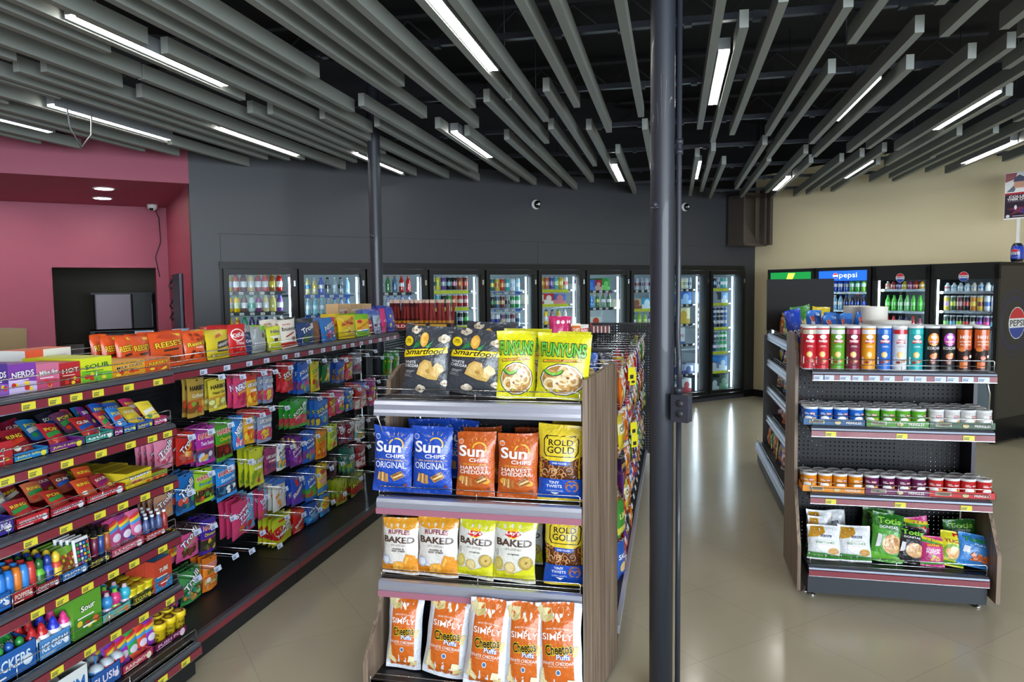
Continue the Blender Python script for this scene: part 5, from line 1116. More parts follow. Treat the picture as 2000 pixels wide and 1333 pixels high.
d_dia = [P_('#d8c82a', (0, .9), (1, .75), (1, .84), (0, 1)), P_('#3f9a34', (0, .82), (1, .67), (1, .75), (0, .9)), Rr(.2, .66, .85, .75, '#c8202c'), T('DIANA', .52, .705, .5, .06, '#f4e03a', b=.04), T('Gomi', .5, .57, .6, .08, '#f0e0ec', b=.04), T('RICA', .5, .48, .6, .08, '#f0e0ec', b=.04), E_(.5, .28, .36, .15, '#b83a78')]+rings(9, .5, .28, .3, .12, 4, ['#e8d03a', '#5ab04a', '#e8769a'], .05, .07)+[P_('#3f9a34', (0, .1), (1, .2), (1, .12), (0, .045))]
d_yuc = [P_('#c8202c', (.45, .86), (1, .8), (1, .9), (.45, .95)), T('DIANA', .74, .88, .4, .045, '#f4e03a', b=.03), T('YUCA', .5, .72, .74, .1, '#a8281c', b=.04), E_(.5, .4, .42, .24, '#7aa82c')]+blobs(9, .3, .7, .28, .52, .15, ['#e0b468', '#d49a48', '#eccb8c'], 6)+[P_('#4a8a2c', (0, .045), (1, .045), (1, .12), (0, .16))]
d_tob = [T('Totis', .42, .82, .6, .13, '#2fa04a', b=.05, ol='#123a6a'), T('PUFFS', .62, .68, .4, .05, '#f4f4f4', b=.02, rot=-8), P_('#e8e8ec', (.12, .42), (.3, .42), (.32, .6), (.16, .62))]+blobs(26, .4, .9, .2, .4, .07, ['#d8682a', '#c2501c', '#e88a48'], 9)
for k, W_, H_, c, d in (('tos', .2, .27, '#dfe2e4', d_tos), ('totg', .2, .31, '#4a9a2e', d_tot('#6ab83a', '#2a6a24')), ('totk', .18, .27, '#1c1c1e', d_tot('#2a2a2c', '#1a1a1c')), ('dia', .15, .26, '#c83a80', d_dia), ('yuc', .16, .27, '#d8d02a', d_yuc), ('tob', .2, .26, '#3a86d0', d_tob)):
    for i in (0, 1): BG[k+str(i)] = bag('chip_bag', W_, H_, .07, c, d, seed=len(k)*5+i*3+W_*100)
gB = 'snack bags on the bottom shelf of the can display'; zb = .192
for key, sp, l, r, tp, bt, y, tl_, lb in (
    ('tos1', (.2, .27), 1575, 1625, 1000, 1085, 4.50, 0, 'white plantain snack bag standing rearmost against the pegboard'), ('tos0', (.2, .27), 1605, 1660, 1002, 1085, 4.53, 8, 'white plantain snack bag tilted in the rear row'), ('totg1', (.2, .31), 1680, 1742, 998, 1085, 4.52, -4, 'dark green ring snack bag in the rear row'),
    ('totk1', (.18, .27), 1738, 1778, 1018, 1100, 4.48, -2, 'black ring snack bag in the rear row'), ('dia1', (.15, .26), 1782, 1828, 1016, 1100, 4.47, 12, 'pink and green striped snack bag in the rear row'), ('totg0', (.2, .31), 1850, 1915, 1020, 1110, 4.46, 6, 'green ring snack bag lying behind the blue bag'),
    ('tos1', (.2, .27), 1578, 1618, 1012, 1100, 4.42, 0, 'white plantain snack bag in the middle row beside the walnut board'),
    ('tos0', (.2, .27), 1577, 1643, 1030, 1118, 4.31, -1, 'front white plantain snack bag nearest the walnut board on the aisle side'), ('tos1', (.2, .27), 1640, 1704, 1032, 1121, 4.31, 1, 'front white plantain snack bag next to the green ring bag'),
    ('totg0', (.2, .31), 1700, 1764, 1010, 1123, 4.32, -5, 'bright green ring snack bag in the front row'), ('totk0', (.18, .27), 1747, 1806, 1036, 1128, 4.32, -7, 'black ring snack bag in the front row'), ('dia0', (.15, .26), 1797, 1846, 1052, 1130, 4.31, -2, 'pink striped snack bag in the front row'),
    ('yuc0', (.16, .27), 1832, 1882, 1044, 1132, 4.32, -8, 'yellow cassava snack bag in the front row'), ('tob0', (.2, .26), 1864, 1938, 1052, 1138, 4.31, -10, 'sky blue puff snack bag in the front row by the low board')):
    stand(key, sp, l, r, tp, bt, y, lb, gB, tilt=-tl_, zbase=zb, lean=-.28 if y < 4.4 else -.12, cat='snack bag', name='snack_bag')

# ------------------------------------------------------------------ candy: hanging gummy bags on the pegged sections
HOOK = {}
def hook_mesh(L_):
    k = round(L_, 2)
    if k not in HOOK:
        m = M(); m.tube([(0, .0, 0), (0, -L_, .0), (0, -L_-.012, .012)], .0022, 5); m.tube([(0, 0, .014), (0, -L_-.015, .014)], .0018, 4); m.box(-.018, .018, -.003, .003, -.006, .02)
        HOOK[k] = m.mesh('peg_hook', CHROM)
    return HOOK[k]
def hook(parent, x, y, z, L_, tcol='#c3cfe6', ticket=True):
    h = child('peg_hook', hook_mesh(L_), parent, (x, y, z))
    if ticket: child('price_ticket', ticket_mesh(tcol), h, (0, -L_-.02, .004), (-.3, 0, 0))
    return h
def d_candy(txt, tc='#fff', ol='#222', txt2=None, tc2='#fff', bl=None, band=None, seed=1, rot=8, y=.64, ph=.2, top=None):
    d = []
    if top: d.append(Rr(0, .8, 1, 1, top))
    if band: d.append(P_(band, (0, .14), (1, .10), (1, .40), (.5, .46), (0, .38)))
    if bl: d += blobs(9, .15, .85, .13, .36, .13, bl, seed, 1.3)
    d.append(T(txt, .5, y, .84, ph, tc, b=.045, ol=ol, rot=rot))
    if txt2: d.append(T(txt2, .52, y-.17, .62, .085, tc2, b=.03, rot=rot))
    d.append(E_(.5, .955, .06, .018, '#15161a'))
    return d
def hb(d_, c2, txt2, bl, seed, band='#3a2a1c'):
    return [P_(band, (0, .12), (1, .10), (1, .38), (0, .42))]+blobs(10, .1, .9, .14, .36, .11, bl, seed, 1.3)+[Rr(0, .43, 1, .45, '#c8402a'), T('HARIBO', .5, .76, .84, .13, d_, b=.06, ol='#f2ece0' if d_ != '#1a1a1a' else None) if d_ != '#1a1a1a' else T('HARIBO', .5, .76, .84, .13, d_, b=.06), T(txt2, .5, .57, .7, .10, c2, b=.03), E_(.5, .955, .06, .018, '#15161a')]
CB = {  # key: (colour, design)
 'hgb': ('#a8893a', hb('#1a1a1a', '#e8e0c0', 'Goldbears', ['#c8402a', '#d8a83a', '#7a9a3a', '#b8742a'], 1, '#7a4a24')), 'hyl': ('#c9b83a', hb('#1a1a1a', '#3a3020', 'Happy Cola', ['#8a9a3a', '#d8c84a', '#c8d08a'], 2, '#a08a3a')),
 'nrd': ('#d0406c', d_candy('NERDS', '#fff', '#2a3a9a', 'gummy', '#f0c83a', ['#c83a6a', '#a82a4a'], seed=3, rot=12)), 'lsy': ('#d8a02c', d_candy('LIFE SAVERS', '#fff', '#2a2a2a', 'GUMMIES', '#fff', ['#e0c43a', '#c8462a', '#d8742a'], '#d8742a', 4, 0, .66, .12, '#b8302a')),
 'lsw': ('#8a9ab8', d_candy('LIFE SAVERS', '#fff', '#2a2a2a', 'WAVES', '#fff', ['#e0c43a', '#c8367a', '#3a6ac8'], '#c83a6a', 5, 0, .66, .12, '#b8304a')), 'trr': ('#b3261f', d_candy('Trolli', '#eceaf2', '#3a1a1a', 'COOLERS', '#f0c83a', ['#e0943a', '#b8504a', '#e8b890'], None, 6, 38, .62, .2)),
 'hpu': ('#a02d92', hb('#b8222c', '#f4e8f4', 'Twin Snakes', ['#3a8ac8', '#e0a83a', '#c8c8d8'], 7, '#5a3a5a')), 'hgr': ('#3f8f22', hb('#b8222c', '#d8c03a', 'Cherries', ['#6a1a1a', '#8a2a1a', '#4a1a14'], 8, '#3a1a10')), 'nrb': ('#2b7fd0', d_candy('NERDS', '#fff', '#2a4a9a', 'CLUSTERS', '#d8e03a', ['#d8587a', '#e8e4f0'], None, 9, 38)),
 'trp': ('#d8819f', d_candy('Trolli', '#f0eef4', '#3a2a30', 'PUFFS', '#fff', ['#e8a8b8', '#c84a6a'], None, 10, 32, .66, .2)), 'trb': ('#1f6cb8', d_candy('Trolli', '#eceef4', '#1a2a3a', 'GUMMI', '#fff', ['#2a8a5a', '#c8503a', '#1a4a7a'], '#17406c', 11, 32, .64, .2)), 'hfr': ('#8ebd27', hb('#b8222c', '#2a6ac8', 'Frogs', ['#5a3a24', '#c8502a', '#3a8a3a'], 12)),
 'hsm': ('#2a86cf', hb('#b8222c', '#d8ecf8', 'Smurfs', ['#2a4a6a', '#3a6a8a', '#e8e8f0', '#1a3a5a'], 13, '#1c3448')), 'lsg': ('#c3cc2c', d_candy('LIFE SAVERS', '#fff', '#2a2a2a', 'GUMMIES', '#fff', ['#b83a4a', '#7a9a2a', '#d8c83a'], '#b8b82a', 14, 0, .66, .12)), 'lsp': ('#8a3560', d_candy('LIFE SAVERS', '#fff', '#2a2a2a', 'GUMMIES', '#fff', ['#a84a7a', '#6a2a5a'], '#9a3a62', 15, 0, .66, .12)),
 'trd': ('#b5876e', d_candy('Trolli', '#eceaf2', '#2a2020', 'DUO', '#6a2a7a', ['#d8803a', '#c89a6a'], None, 16, 24, .72, .2)), 'swt': ('#c23a68', [P_('#5aa8d8', (.55, 0.04), (1, .04), (1, 1), (.7, 1)), T('Sweet', .42, .70, .62, .12, '#f2eef4', b=.04, ol='#4a2a5a', rot=18), T('TARTS', .58, .58, .66, .13, '#e8f0fa', b=.04, ol='#2a3a8a', rot=18), T('Chewy', .55, .42, .5, .09, '#fff', b=.04, ol='#3a2a6a', rot=18), E_(.36, .2, .13, .1, '#c86a2a'), E_(.72, .22, .13, .1, '#b8302a'), E_(.5, .955, .06, .018, '#15161a')]),
 'trk': ('#c94f86', d_candy('Trolli', '#eceaf2', '#2a1a24', 'SQUIGGLES', '#8ad04a', ['#6a3a24', '#4a2a1c', '#8a5030'], None, 18, 30, .66, .2, '#2a1c20')), 'hdi': ('#3d2490', hb('#b8222c', '#d8c03a', 'Dinosaurs', ['#3a3a1a', '#c8a83a', '#4a8a6a', '#8a4a2a'], 19, '#2e2a1a')), 'tre': ('#3f8a4c', d_candy('Trolli', '#eceaf2', '#14301c', 'ELECTRIC', '#d8e0d0', ['#3a8a6a', '#d8903a', '#8ad07a'], '#23553a', 20, 34, .66, .2)),
 'hzi': ('#dc7a24', hb('#b8222c', '#2a6a3a', 'Z!NG', ['#c8a06a', '#5aa84a', '#d8d0c0'], 21, '#c86a2a')), 'tbu': ('#1d1a20', d_candy('Bursting', '#9ad03a', '#2a2a18', 'CRAWLERS', '#e8e8e8', ['#b84a9a', '#d8803a', '#5a3a8a'], None, 22, 34, .58, .15)), 'ylw': ('#dfb428', d_candy('Trolli', '#fff', '#3a2a10', None, '#fff', ['#c8402a', '#5a8a3a'], None, 23, 34)),
 'spr': ('#c8252f', d_candy('SOUR', '#fff', '#2a5a1a', 'Punch', '#8ad04a', ['#a81a24', '#e0505a'], None, 24, 14)), 'jrb': ('#1f5fc0', d_candy('JOLLY', '#fff', '#123a7a', 'RANCHER', '#fff', ['#c84a8a', '#3a8ad8', '#8ab04a'], '#7a3a8a', 25, 12, .7, .14)), 'spk': ('#cfc428', d_candy('SOUR', '#2a7a2a', '#e8e03a', 'PATCH', '#d8302a', ['#3a8a3a', '#d8702a', '#c8282a'], None, 26, 10, .72, .14)),
 'cco': ('#1f6a3a', [P_('#e8c83a', (.2, .1), (.8, .1), (.62, .42), (.38, .42)), P_('#d8702a', (.38, .42), (.62, .42), (.56, .62), (.44, .62)), P_('#f0ece0', (.44, .62), (.56, .62), (.5, .76)), Rr(.0, .84, 1, 1, '#2a2a20')]), 'chp': ('#2553b0', d_candy('CHOPS', '#e8d03a', '#222', None, '#fff', ['#a8703a', '#8a5a2a'], None, 28, 14, .6, .16)),
 'spd': ('#c22c3a', d_candy('PATCH', '#e8e03a', '#2a5a1a', 'KIDS', '#fff', ['#8ac03a', '#d83a4a', '#e8a83a'], '#d84a6a', 29, 10)), 'mix': ('#8a8a98', d_candy('CHEWS', '#fff', '#3a3a4a', None, '#fff', ['#c83a6a', '#3a8a4a', '#7a4a9a'], '#7a3a6a', 30, 10)), 'wmp': ('#2f9a34', d_candy('SOUR', '#fff', '#1a4a1a', 'PUNCH', '#fff', ['#c83a4a', '#e0606a', '#5ab83a'], '#c8404a', 31, 22, .66, .14)),
 'spb': ('#2f6fc6', d_candy('SOUR', '#e8e03a', '#1a3a6a', 'PATCH', '#f0f0e0', ['#2a9ad8', '#d8c83a', '#1a4a9a'], '#3a4a9a', 32, 12, .66, .14)), 'ppk': ('#d05a90', d_candy('Mike', '#fff', '#8a2a5a', 'ike', '#fff', ['#e0b83a', '#4ab04a', '#d83a4a'], '#b8407a', 33, 10)), 'kdr': ('#c83228', [P_('#e8e6e4', (0, .04), (1, .04), (1, .5), (0, .34)), P_('#2a5ac0', (.4, .8), (1, .7), (1, 1), (.4, 1)), T('kinder', .5, .58, .8, .12, '#1a1a1a', b=.03, rot=14), T('Joy', .5, .3, .5, .1, '#c83228', b=.03)]),
 'wrp': ('#b83a9a', d_candy('Wonka', '#f0e04a', '#5a1a5a', None, '#fff', ['#e8c83a', '#5ab84a', '#e83a6a'], '#d84a3a', 35, 14)), 'jrp': ('#6a2a8a', [P_('#e0b83a', (.1, .98), (.3, .98), (.5, .6), (.4, .55)), T('JOLLY', .5, .6, .8, .14, '#fff', b=.04, ol='#2a1a5a', rot=20), T('Rancher', .55, .44, .7, .09, '#fff', b=.03, rot=20)]+blobs(7, .2, .8, .12, .3, .1, ['#8a4ab8', '#c84a9a'], 36)), 'spo': ('#e08a1e', d_candy('SOUR', '#3a7a2a', '#f0d83a', 'PATCH', '#c8281c', ['#f0b84a', '#c85a1c'], None, 37, 12, .7, .13)),
 'spl': ('#b8d02e', d_candy('SOUR', '#2a6a2a', '#e8f08a', 'KIDS', '#fff', ['#3aa84a', '#e8e04a', '#d83a4a'], None, 38, 12)), 'skd': ('#7a1f34', d_candy('CHEW', '#fff', '#3a1020', None, '#fff', ['#3a7ac8', '#c8482a'], None, 39, 12)), 'mlt': ('#d3d6d0', d_candy('Lychi', '#1a1a1a', '#fff', None, '#222', ['#c83a3a', '#3a9a4a', '#e8b83a'], '#6ab8c0', 40, 12)), 'air': ('#d8d8d4', d_candy('AIR', '#1a1a1a', '#fff', 'POPS', '#1a1a1a', ['#e0a83a', '#3a9a6a'], '#3a8ac0', 41, 16, .72, .15)),
 'aho': ('#c9c8c4', [P_('#e0882a', (.1, .5), (.35, .6), (.6, .1), (.4, .06)), T('AIR', .62, .68, .6, .14, '#f4f4f4', b=.05, ol='#222', rot=20), T('HEADS', .58, .5, .8, .13, '#f4f4f4', b=.05, ol='#222', rot=20), P_('#3a6ab8', (0, .9), (1, .82), (1, 1), (0, 1))]), 'skb': ('#2a4fb4', [P_('#c8342a', (.3, .86), (.5, .98), (.6, .7), (.4, .65)), T('Skittles', .5, .5, .9, .15, '#f4f4f4', b=.05, ol='#b8202a', rot=26), P_('#6a3ab0', (0, .04), (1, .04), (1, .2), (0, .3))]), 'jrg': ('#2a62c4', d_candy('JOLLY', '#fff', '#123a7a', 'Rancher', '#fff', ['#c8503a', '#5aa83a'], '#4a9a3a', 44, 14, .68, .14)),
 'swf': ('#e0c424', [E_(.5, .75, .3, .08, '#b8502a'), T('Swedish', .5, .55, .84, .13, '#c8202c', b=.04, ol='#fff', rot=14), T('Fish', .55, .4, .5, .13, '#c8202c', b=.04, ol='#fff', rot=14), P_('#2a8ad0', (0, .04), (1, .04), (1, .28), (0, .22)), E_(.5, .955, .06, .018, '#15161a')]), 'spy': ('#a8b82c', d_candy('SOUR', '#e8e03a', '#2a5a1a', 'Patch', '#d83a2a', ['#d8402a', '#e8c83a', '#3a8a3a'], '#7a9a2a', 46, 14)), 'red': ('#8a9a34', d_candy('KIDS', '#e8d83a', '#2a4a1a', None, '#fff', ['#d8302a', '#e8c02a', '#b82a2a', '#e88a2a'], '#a83a2a', 47, 10)),
 'ahd': ('#b5c02c', [E_(.3, .42, .34, .25, '#c4252b'), ('ring', .3, .44, .2, .13, .03, '#e8e0d0', 200, 340), E_(.22, .5, .03, .02, '#e8e0d0'), E_(.38, .5, .03, .02, '#e8e0d0'), T('AIR', .66, .62, .5, .14, '#f4f4f4', b=.06, ol='#1a1a1a', rot=14), T('HEADS', .6, .42, .76, .14, '#f4f4f4', b=.06, ol='#1a1a1a', rot=14), Rr(.3, .8, .9, .86, '#c8302a'), P_('#d8c82a', (0, .04), (1, .04), (1, .2), (.4, .14), (0, .2))]), 'skr': ('#c42424', [T('Skittles', .5, .5, .9, .17, '#f4f4f4', b=.05, ol='#7a1010', rot=30), P_('#d8402a', (0, .74), (1, .8), (1, 1), (0, 1)), Rr(.2, .16, .7, .2, '#e8c03a'), Rr(.1, .06, .6, .1, '#e8e0e0')]), 'wel': ('#2a7a6a', d_candy("Welch's", '#fff', '#1a4a3a', 'PUNCH', '#fff', ['#d8c83a', '#7ab04a', '#3a9ab8'], '#8ab83a', 50, 8)),
 'ykb': ('#a8303c', d_candy('Yogurt', '#fff', '#4a1a1a', None, '#fff', ['#e8e0e0', '#c83a4a'], '#d8d4d4', 51, 10)), 'dkb': ('#2a2026', d_candy('BITES', '#d8d0d8', '#222', None, '#fff', ['#6a2a3a', '#3a3a6a', '#a83a3a'], None, 52, 10)), 'jrc': ('#2456a8', d_candy('JOLLY', '#fff', '#123a7a', 'RANCHER', '#fff', ['#3a9ad8', '#d84a6a', '#6ac0e0'], '#3a86c0', 53, 14, .7, .15)), 'sf2': ('#3a8ac8', [E_(.5, .56, .46, .28, '#e8d23a'), E_(.5, .84, .2, .06, '#b8502a'), T('Swedish', .5, .62, .74, .11, '#c8202c', b=.04, rot=14), T('Fish', .52, .48, .45, .11, '#c8202c', b=.04, rot=14), E_(.3, .2, .1, .05, '#d8503a'), E_(.7, .14, .1, .05, '#d85a8a')]),
 'blu': ('#3a4f9a', d_candy('Trolli', '#e8e8f0', '#1a2040', None, '#fff', ['#7a8a3a', '#e8e8f0', '#3a3a6a'], None, 55, 34)), 'grn': ('#2f9a2a', d_candy('Takis', '#d8e03a', '#1a3a1a', None, '#fff', ['#d8702a', '#8ac83a'], None, 56, 14)),
}
CM = {}
def candy_mesh(key, W_, H_):
    k = (key, round(W_/.02), round(H_/.03))
    if k not in CM:
        c, d = CB[key]; CM[k] = (bag('candy_bag', W_, H_, .029, c, d, seed=sum(map(ord, key)), nx=8, nz=10, wr=.8, mat=POLY, crimp=.05), W_, H_)
    return CM[k]
HANG = """hgb 364 398 738 815 2;hyl 407 441 738 802 2;nrd 454 481 731 797 2;lsy 481 502 728 794 2;lsw 512 533 720 788 3;spr 547 573 708 766 2;jrb 580 604 706 769 3;spk 605 624 706 765 2;cco 627 646 706 747 3;chp 654 672 704 748 2;spd 673 688 695 742 2;mix 689 705 688 731 2;grn 755 766 690 735 2;grn 768 780 684 730 2
trr 341 378 844 908 4;hpu 379 420 831 908 3;hgr 420 455 822 899 3;nrb 455 475 812 878 2;lsy 474 495 800 868 2;lsw 501 530 798 864 3;wmp 556 607 780 835 3;spb 613 640 780 834 3;spd 640 655 768 814 3;ppk 656 672 762 807 3;spb 673 687 758 803 2;kdr 690 717 747 798 3;wrp 720 733 738 793 2
trp 298 340 855 917 4;trb 340 380 925 1003 3;hfr 381 417 914 982 2;hsm 418 464 902 974 3;lsg 484 516 874 950 3;lsp 513 540 873 925 2;air 540 558 867 918 2;jrp 566 590 853 911 3;jrb 590 615 841 903 2;spo 616 637 838 896 2;spl 639 658 828 877 2;skd 662 672 826 868 2;skd 674 690 822 865 2;mlt 692 711 815 859 2
trd 299 337 962 1015 4;swt 446 501 970 1045 3;swt 503 521 955 1015 2;aho 532 558 935 996 4;skb 568 592 929 986 3;jrg 596 618 915 978 3;swf 619 640 906 964 2;dkb 643 657 892 935 2;wel 676 692 873 925 3;ykb 695 713 868 914 3
ylw 322 340 1038 1090 2;trk 342 387 1027 1093 3;hdi 388 421 1011 1081 3;ahd 531 568 1005 1076 4;skr 570 595 995 1054 3;jrc 597 623 980 1044 2;sf2 624 644 964 1027 2;spy 655 679 935 988 3;red 683 711 923 968 3
tbu 315 349 1128 1198 3;tre 352 393 1109 1178 3;hzi 394 424 1085 1161 3"""
XF = -2.43
def parent_at(y):
    return GA if y < 3.88 else GB if y < 5.09 else GC if y < 5.93 else GD
rowlab = ['top', 'second', 'third', 'fourth', 'fifth', 'lowest']
for ri, line in enumerate(HANG.split('\n')):
    for it in line.split(';'):
        key, l, r, t_, b_, n = it.split(); l, r, t_, b_, n = int(l), int(r), int(t_), int(b_), int(n)
        y0, y1 = onx(l, (t_+b_)/2, XF)[1], onx(r, (t_+b_)/2, XF)[1]; yc = (y0+y1)/2; W_ = min(.26, max(.11, y1-y0))
        zt = onx((l+r)/2, t_, XF)[2]; zb_ = onx((l+r)/2, b_, XF)[2]; H_ = zt-zb_
        if zb_ < .15: zb_ = .15; H_ = zt-zb_
        me, mw, mh = candy_mesh(key, W_, H_)
        for k in range(n):
            q = random.Random(key+str(k)+str(ri)); ang = q.uniform(-.05, .05)+(0 if k == 0 else q.uniform(-.04, .04))
            cn = cname(CB[key][0])
            put(me, 'candy_bag', (XF-.036*k, yc+(.004*k if k else 0), zb_+.002*k), 0, f'{cn} candy bag, {ORD[k]} on its hook, {rowlab[ri]} peg row, {ORD[line.split(";").index(it)]} hook along', 'candy bag', 'candy bags on the peg hooks', rot=(q.uniform(-.03, .03), ang, G3+q.uniform(-.06, .06)), scale=(W_/mw*.96, .85, H_/mh*.98))
        P = parent_at(yc); y_root = P.location.y
        hook(P, yc-y_root, .44, zt+.003, .44+(XF+2.33)*-1+.03-.0 if False else .44+.1-.0-.06, True and '#c3cfe6')
# empty hooks
for l, z in ((470, 1040), (520, 1010), (448, 1075), (505, 1065), (690, 780), (700, 848), (722, 820), (726, 868), (728, 925), (735, 700), (715, 700), (740, 760), (752, 745), (729, 842), (736, 905), (612, 772), (666, 860)):
    p = onx(l, z, XF+.02); P = parent_at(p[1]); hook(P, p[1]-P.location.y, .44, p[2], .48)

# ------------------------------------------------------------------ pouches standing on the candy gondola top
XS = -2.395
RS = lambda: [T("REESE'S", .5, .66, .8, .16, '#f0c42c', b=.05, ol='#3a1a0c', rot=4), P_('#4a2410', (.3, .5), (.8, .53), (.78, .47), (.32, .44)), E_(.4, .26, .17, .1, '#6a3418'), E_(.68, .22, .15, .09, '#7a4020'), E_(.4, .28, .1, .05, '#8a5028'), Rr(.62, .88, .92, .95, '#e8c83a')]
ST = {
 'rs1': ('#d9501a', RS()), 'rs2': ('#d9501a', RS()+[E_(.5, .88, .3, .08, '#c03c14')]), 'rsm': ('#dd5520', [T("Reese's", .5, .6, .8, .14, '#f0d83a', b=.04, ol='#3a1a0c', rot=6), T('milk', .62, .48, .4, .07, '#f4f0e8', b=.03)]+blobs(9, .2, .8, .7, .9, .08, ['#b83a14', '#8a2c10'], 3)+blobs(8, .2, .8, .14, .34, .08, ['#8a2c10', '#6a2410'], 5)),
 'hny': ('#d8c22a', [P_('#28201c', (.34, .34), (.92, .42), (.9, .66), (.38, .58)), T("HERSHEY'S", .63, .5, .5, .1, '#e8e4dc', b=.03, rot=8), P_('#c85a2a', (.3, .7), (.6, .78), (.56, .88), (.36, .82)), Rr(.1, .08, .9, .2, '#b8a020'), Rr(.35, .24, .85, .3, '#3a2a1a')]),
 'ktk': ('#c41f24', [('ring', .42, .66, .36, .2, .04, '#f0e8e4'), T('KitKat', .45, .66, .7, .14, '#f0f0ee', b=.05, rot=6), T('Thins', .5, .4, .5, .1, '#f0e8e4', b=.03)]+blobs(8, .1, .9, .1, .26, .09, ['#a81a1c', '#e04a3a'], 7)), 'nav': ('#1f2f58', [T('Crème', .5, .6, .7, .14, '#dfe4f0', b=.03), Rr(0, .1, 1, .3, '#3a4a78')]), 'kis': ('#9aa0a4', [P_('#7ac03a', (.6, .85), (1, .8), (1, 1), (.7, 1)), P_('#4a3a34', (.55, .56), (.9, .56), (.7, .78)), T('KISSES', .5, .33, .8, .12, '#f0f2f4', b=.04), P_('#b8bec2', (.1, .5), (.3, .9), (.2, .9), (.05, .6))]),
 'yel': ('#cdd238', [T('Nibs', .5, .78, .6, .12, '#2a3a8a', b=.04), P_('#e8e8d8', (.1, .6), (.9, .6), (.5, .34)), Rr(.34, .36, .6, .5, '#5a3a24'), Rr(.1, .06, .9, .16, '#a8b020')]), 'bue': ('#e2ddd2', [T('kinder', .4, .84, .5, .06, '#c8322a', b=.03), T('bueno', .5, .68, .84, .14, '#3a2014', b=.03), P_('#a8281c', (.2, .42), (.7, .56), (.7, .5), (.25, .38)), E_(.7, .3, .15, .08, '#8a5a34'), Rr(0, .045, 1, .2, '#b8281c')]),
 'trn': ('#1e3c70', [T('Trolli', .55, .62, .8, .2, '#ecf0f4', b=.05, ol='#0c1420', rot=14)]+blobs(8, .3, .8, .14, .34, .12, ['#7a9a3a', '#4a6a2a', '#2a4a6a'], 9)+[Rr(0, .84, 1, 1, '#20242c')]), 'brs': ('#6a4a34', [Rr(.2, .2, .4, .9, '#8a5a34'), Rr(.6, .1, .8, .8, '#a8402a')]), 'ngb': ('#2a76c4', [T('NERDS', .55, .66, .8, .2, '#e8eef8', b=.05, ol='#1a2a6a', rot=10)]+blobs(8, .3, .9, .16, .42, .11, ['#c83a5a', '#e87a9a', '#e8e8f0'], 4)+[P_('#c8324a', (.7, .7), (1, .8), (1, 1), (.8, 1))]),
 'ysk': ('#e4c81e', blobs(16, .2, .8, .2, .7, .11, ['#d8742a', '#f0a83a', '#c83a2a', '#f0e04a'], 8)+[T('SKITTLES', .5, .72, .8, .12, '#c8402a', b=.04, rot=14)]), 'grs': ('#7ec022', [P_('#f0c02a', (.12, .3), (.5, .18), (.88, .3), (.88, .75), (.12, .75)), E_(.35, .66, .14, .08, '#c8282a'), T('Starburst', .52, .48, .7, .12, '#d8602a', b=.04, rot=14), Rr(.4, .2, .8, .3, '#3a8ad0')]), 'rd2': ('#b81f2a', [T('RIPS', .5, .6, .8, .14, '#fff', b=.04)]),
 'swb': ('#a8bce0', [T('SWISS', .5, .66, .8, .16, '#2a6a2a', b=.05, ol='#fff', rot=20)]+blobs(10, .1, .9, .1, .5, .1, ['#7a3a5a', '#d8dcec', '#5a3a4a'], 2)+[Rr(0, .8, 1, 1, '#5a78c8')]), 'pnk': ('#d8347e', [T('mini', .5, .5, .6, .12, '#fff', b=.03)]+blobs(6, .2, .8, .2, .5, .12, ['#e86aa0', '#b82a6a'], 2)), 'bl2': ('#3a4fb0', blobs(10, .2, .8, .2, .6, .12, ['#d8b84a', '#e8d88a', '#5a6ac8'], 3)),
}
TOPS = "rs1 230 256 657 704;rs1 250 297 657 702;rs2 295 360 650 719;rsm 360 400 648 715;hny 396 452 645 709;ktk 448 481 634 703;nav 478 492 650 695;kis 488 523 639 694;yel 523 550 638 692;bue 550 581 625 685;trn 582 615 623 679;brs 612 626 628 674;ngb 625 660 621 674;ysk 661 696 616 667;grs 690 721 614 664;rd2 719 728 624 660;swb 728 749 607 657;pnk 745 757 603 655;bl2 757 774 600 652"
SM = {}
for j, it in enumerate(TOPS.split(';')):
    key, l, r, t_, b_ = it.split(); l, r, t_, b_ = int(l), int(r), int(t_), int(b_)
    for k in range(3):
        xs = XS-.065*k
        if k == 0:
            y0, y1 = onx(l, (t_+b_)/2, xs)[1], onx(r, (t_+b_)/2, xs)[1]; W_ = max(.1, y1-y0); H_ = onx((l+r)/2, t_, xs)[2]-1.387; yc = (y0+y1)/2
            if key not in SM: SM[key] = (bag('candy_pouch', W_, H_, .05, *ST[key], seed=j+3, nx=10, nz=12, wr=.8, mat=POLY), W_, H_)
        me, mw, mh = SM[key]; q = random.Random(j*5+k)
        put(me, 'candy_pouch', (xs, yc+q.uniform(-.01, .01), 1.389), 0, f'{cname(ST[key][0])} candy pouch on the gondola top, {ORD[j]} along, {["front", "middle", "rear"][k]} row', 'candy pouch', 'pouches on the candy gondola top', rot=(-.1+q.uniform(-.04, .04), q.uniform(-.03, .03), G3+q.uniform(-.12, .12)), scale=(W_/mw*.95, .8, (H_/mh)*(1 if k == 0 else q.uniform(.96, 1.06))))
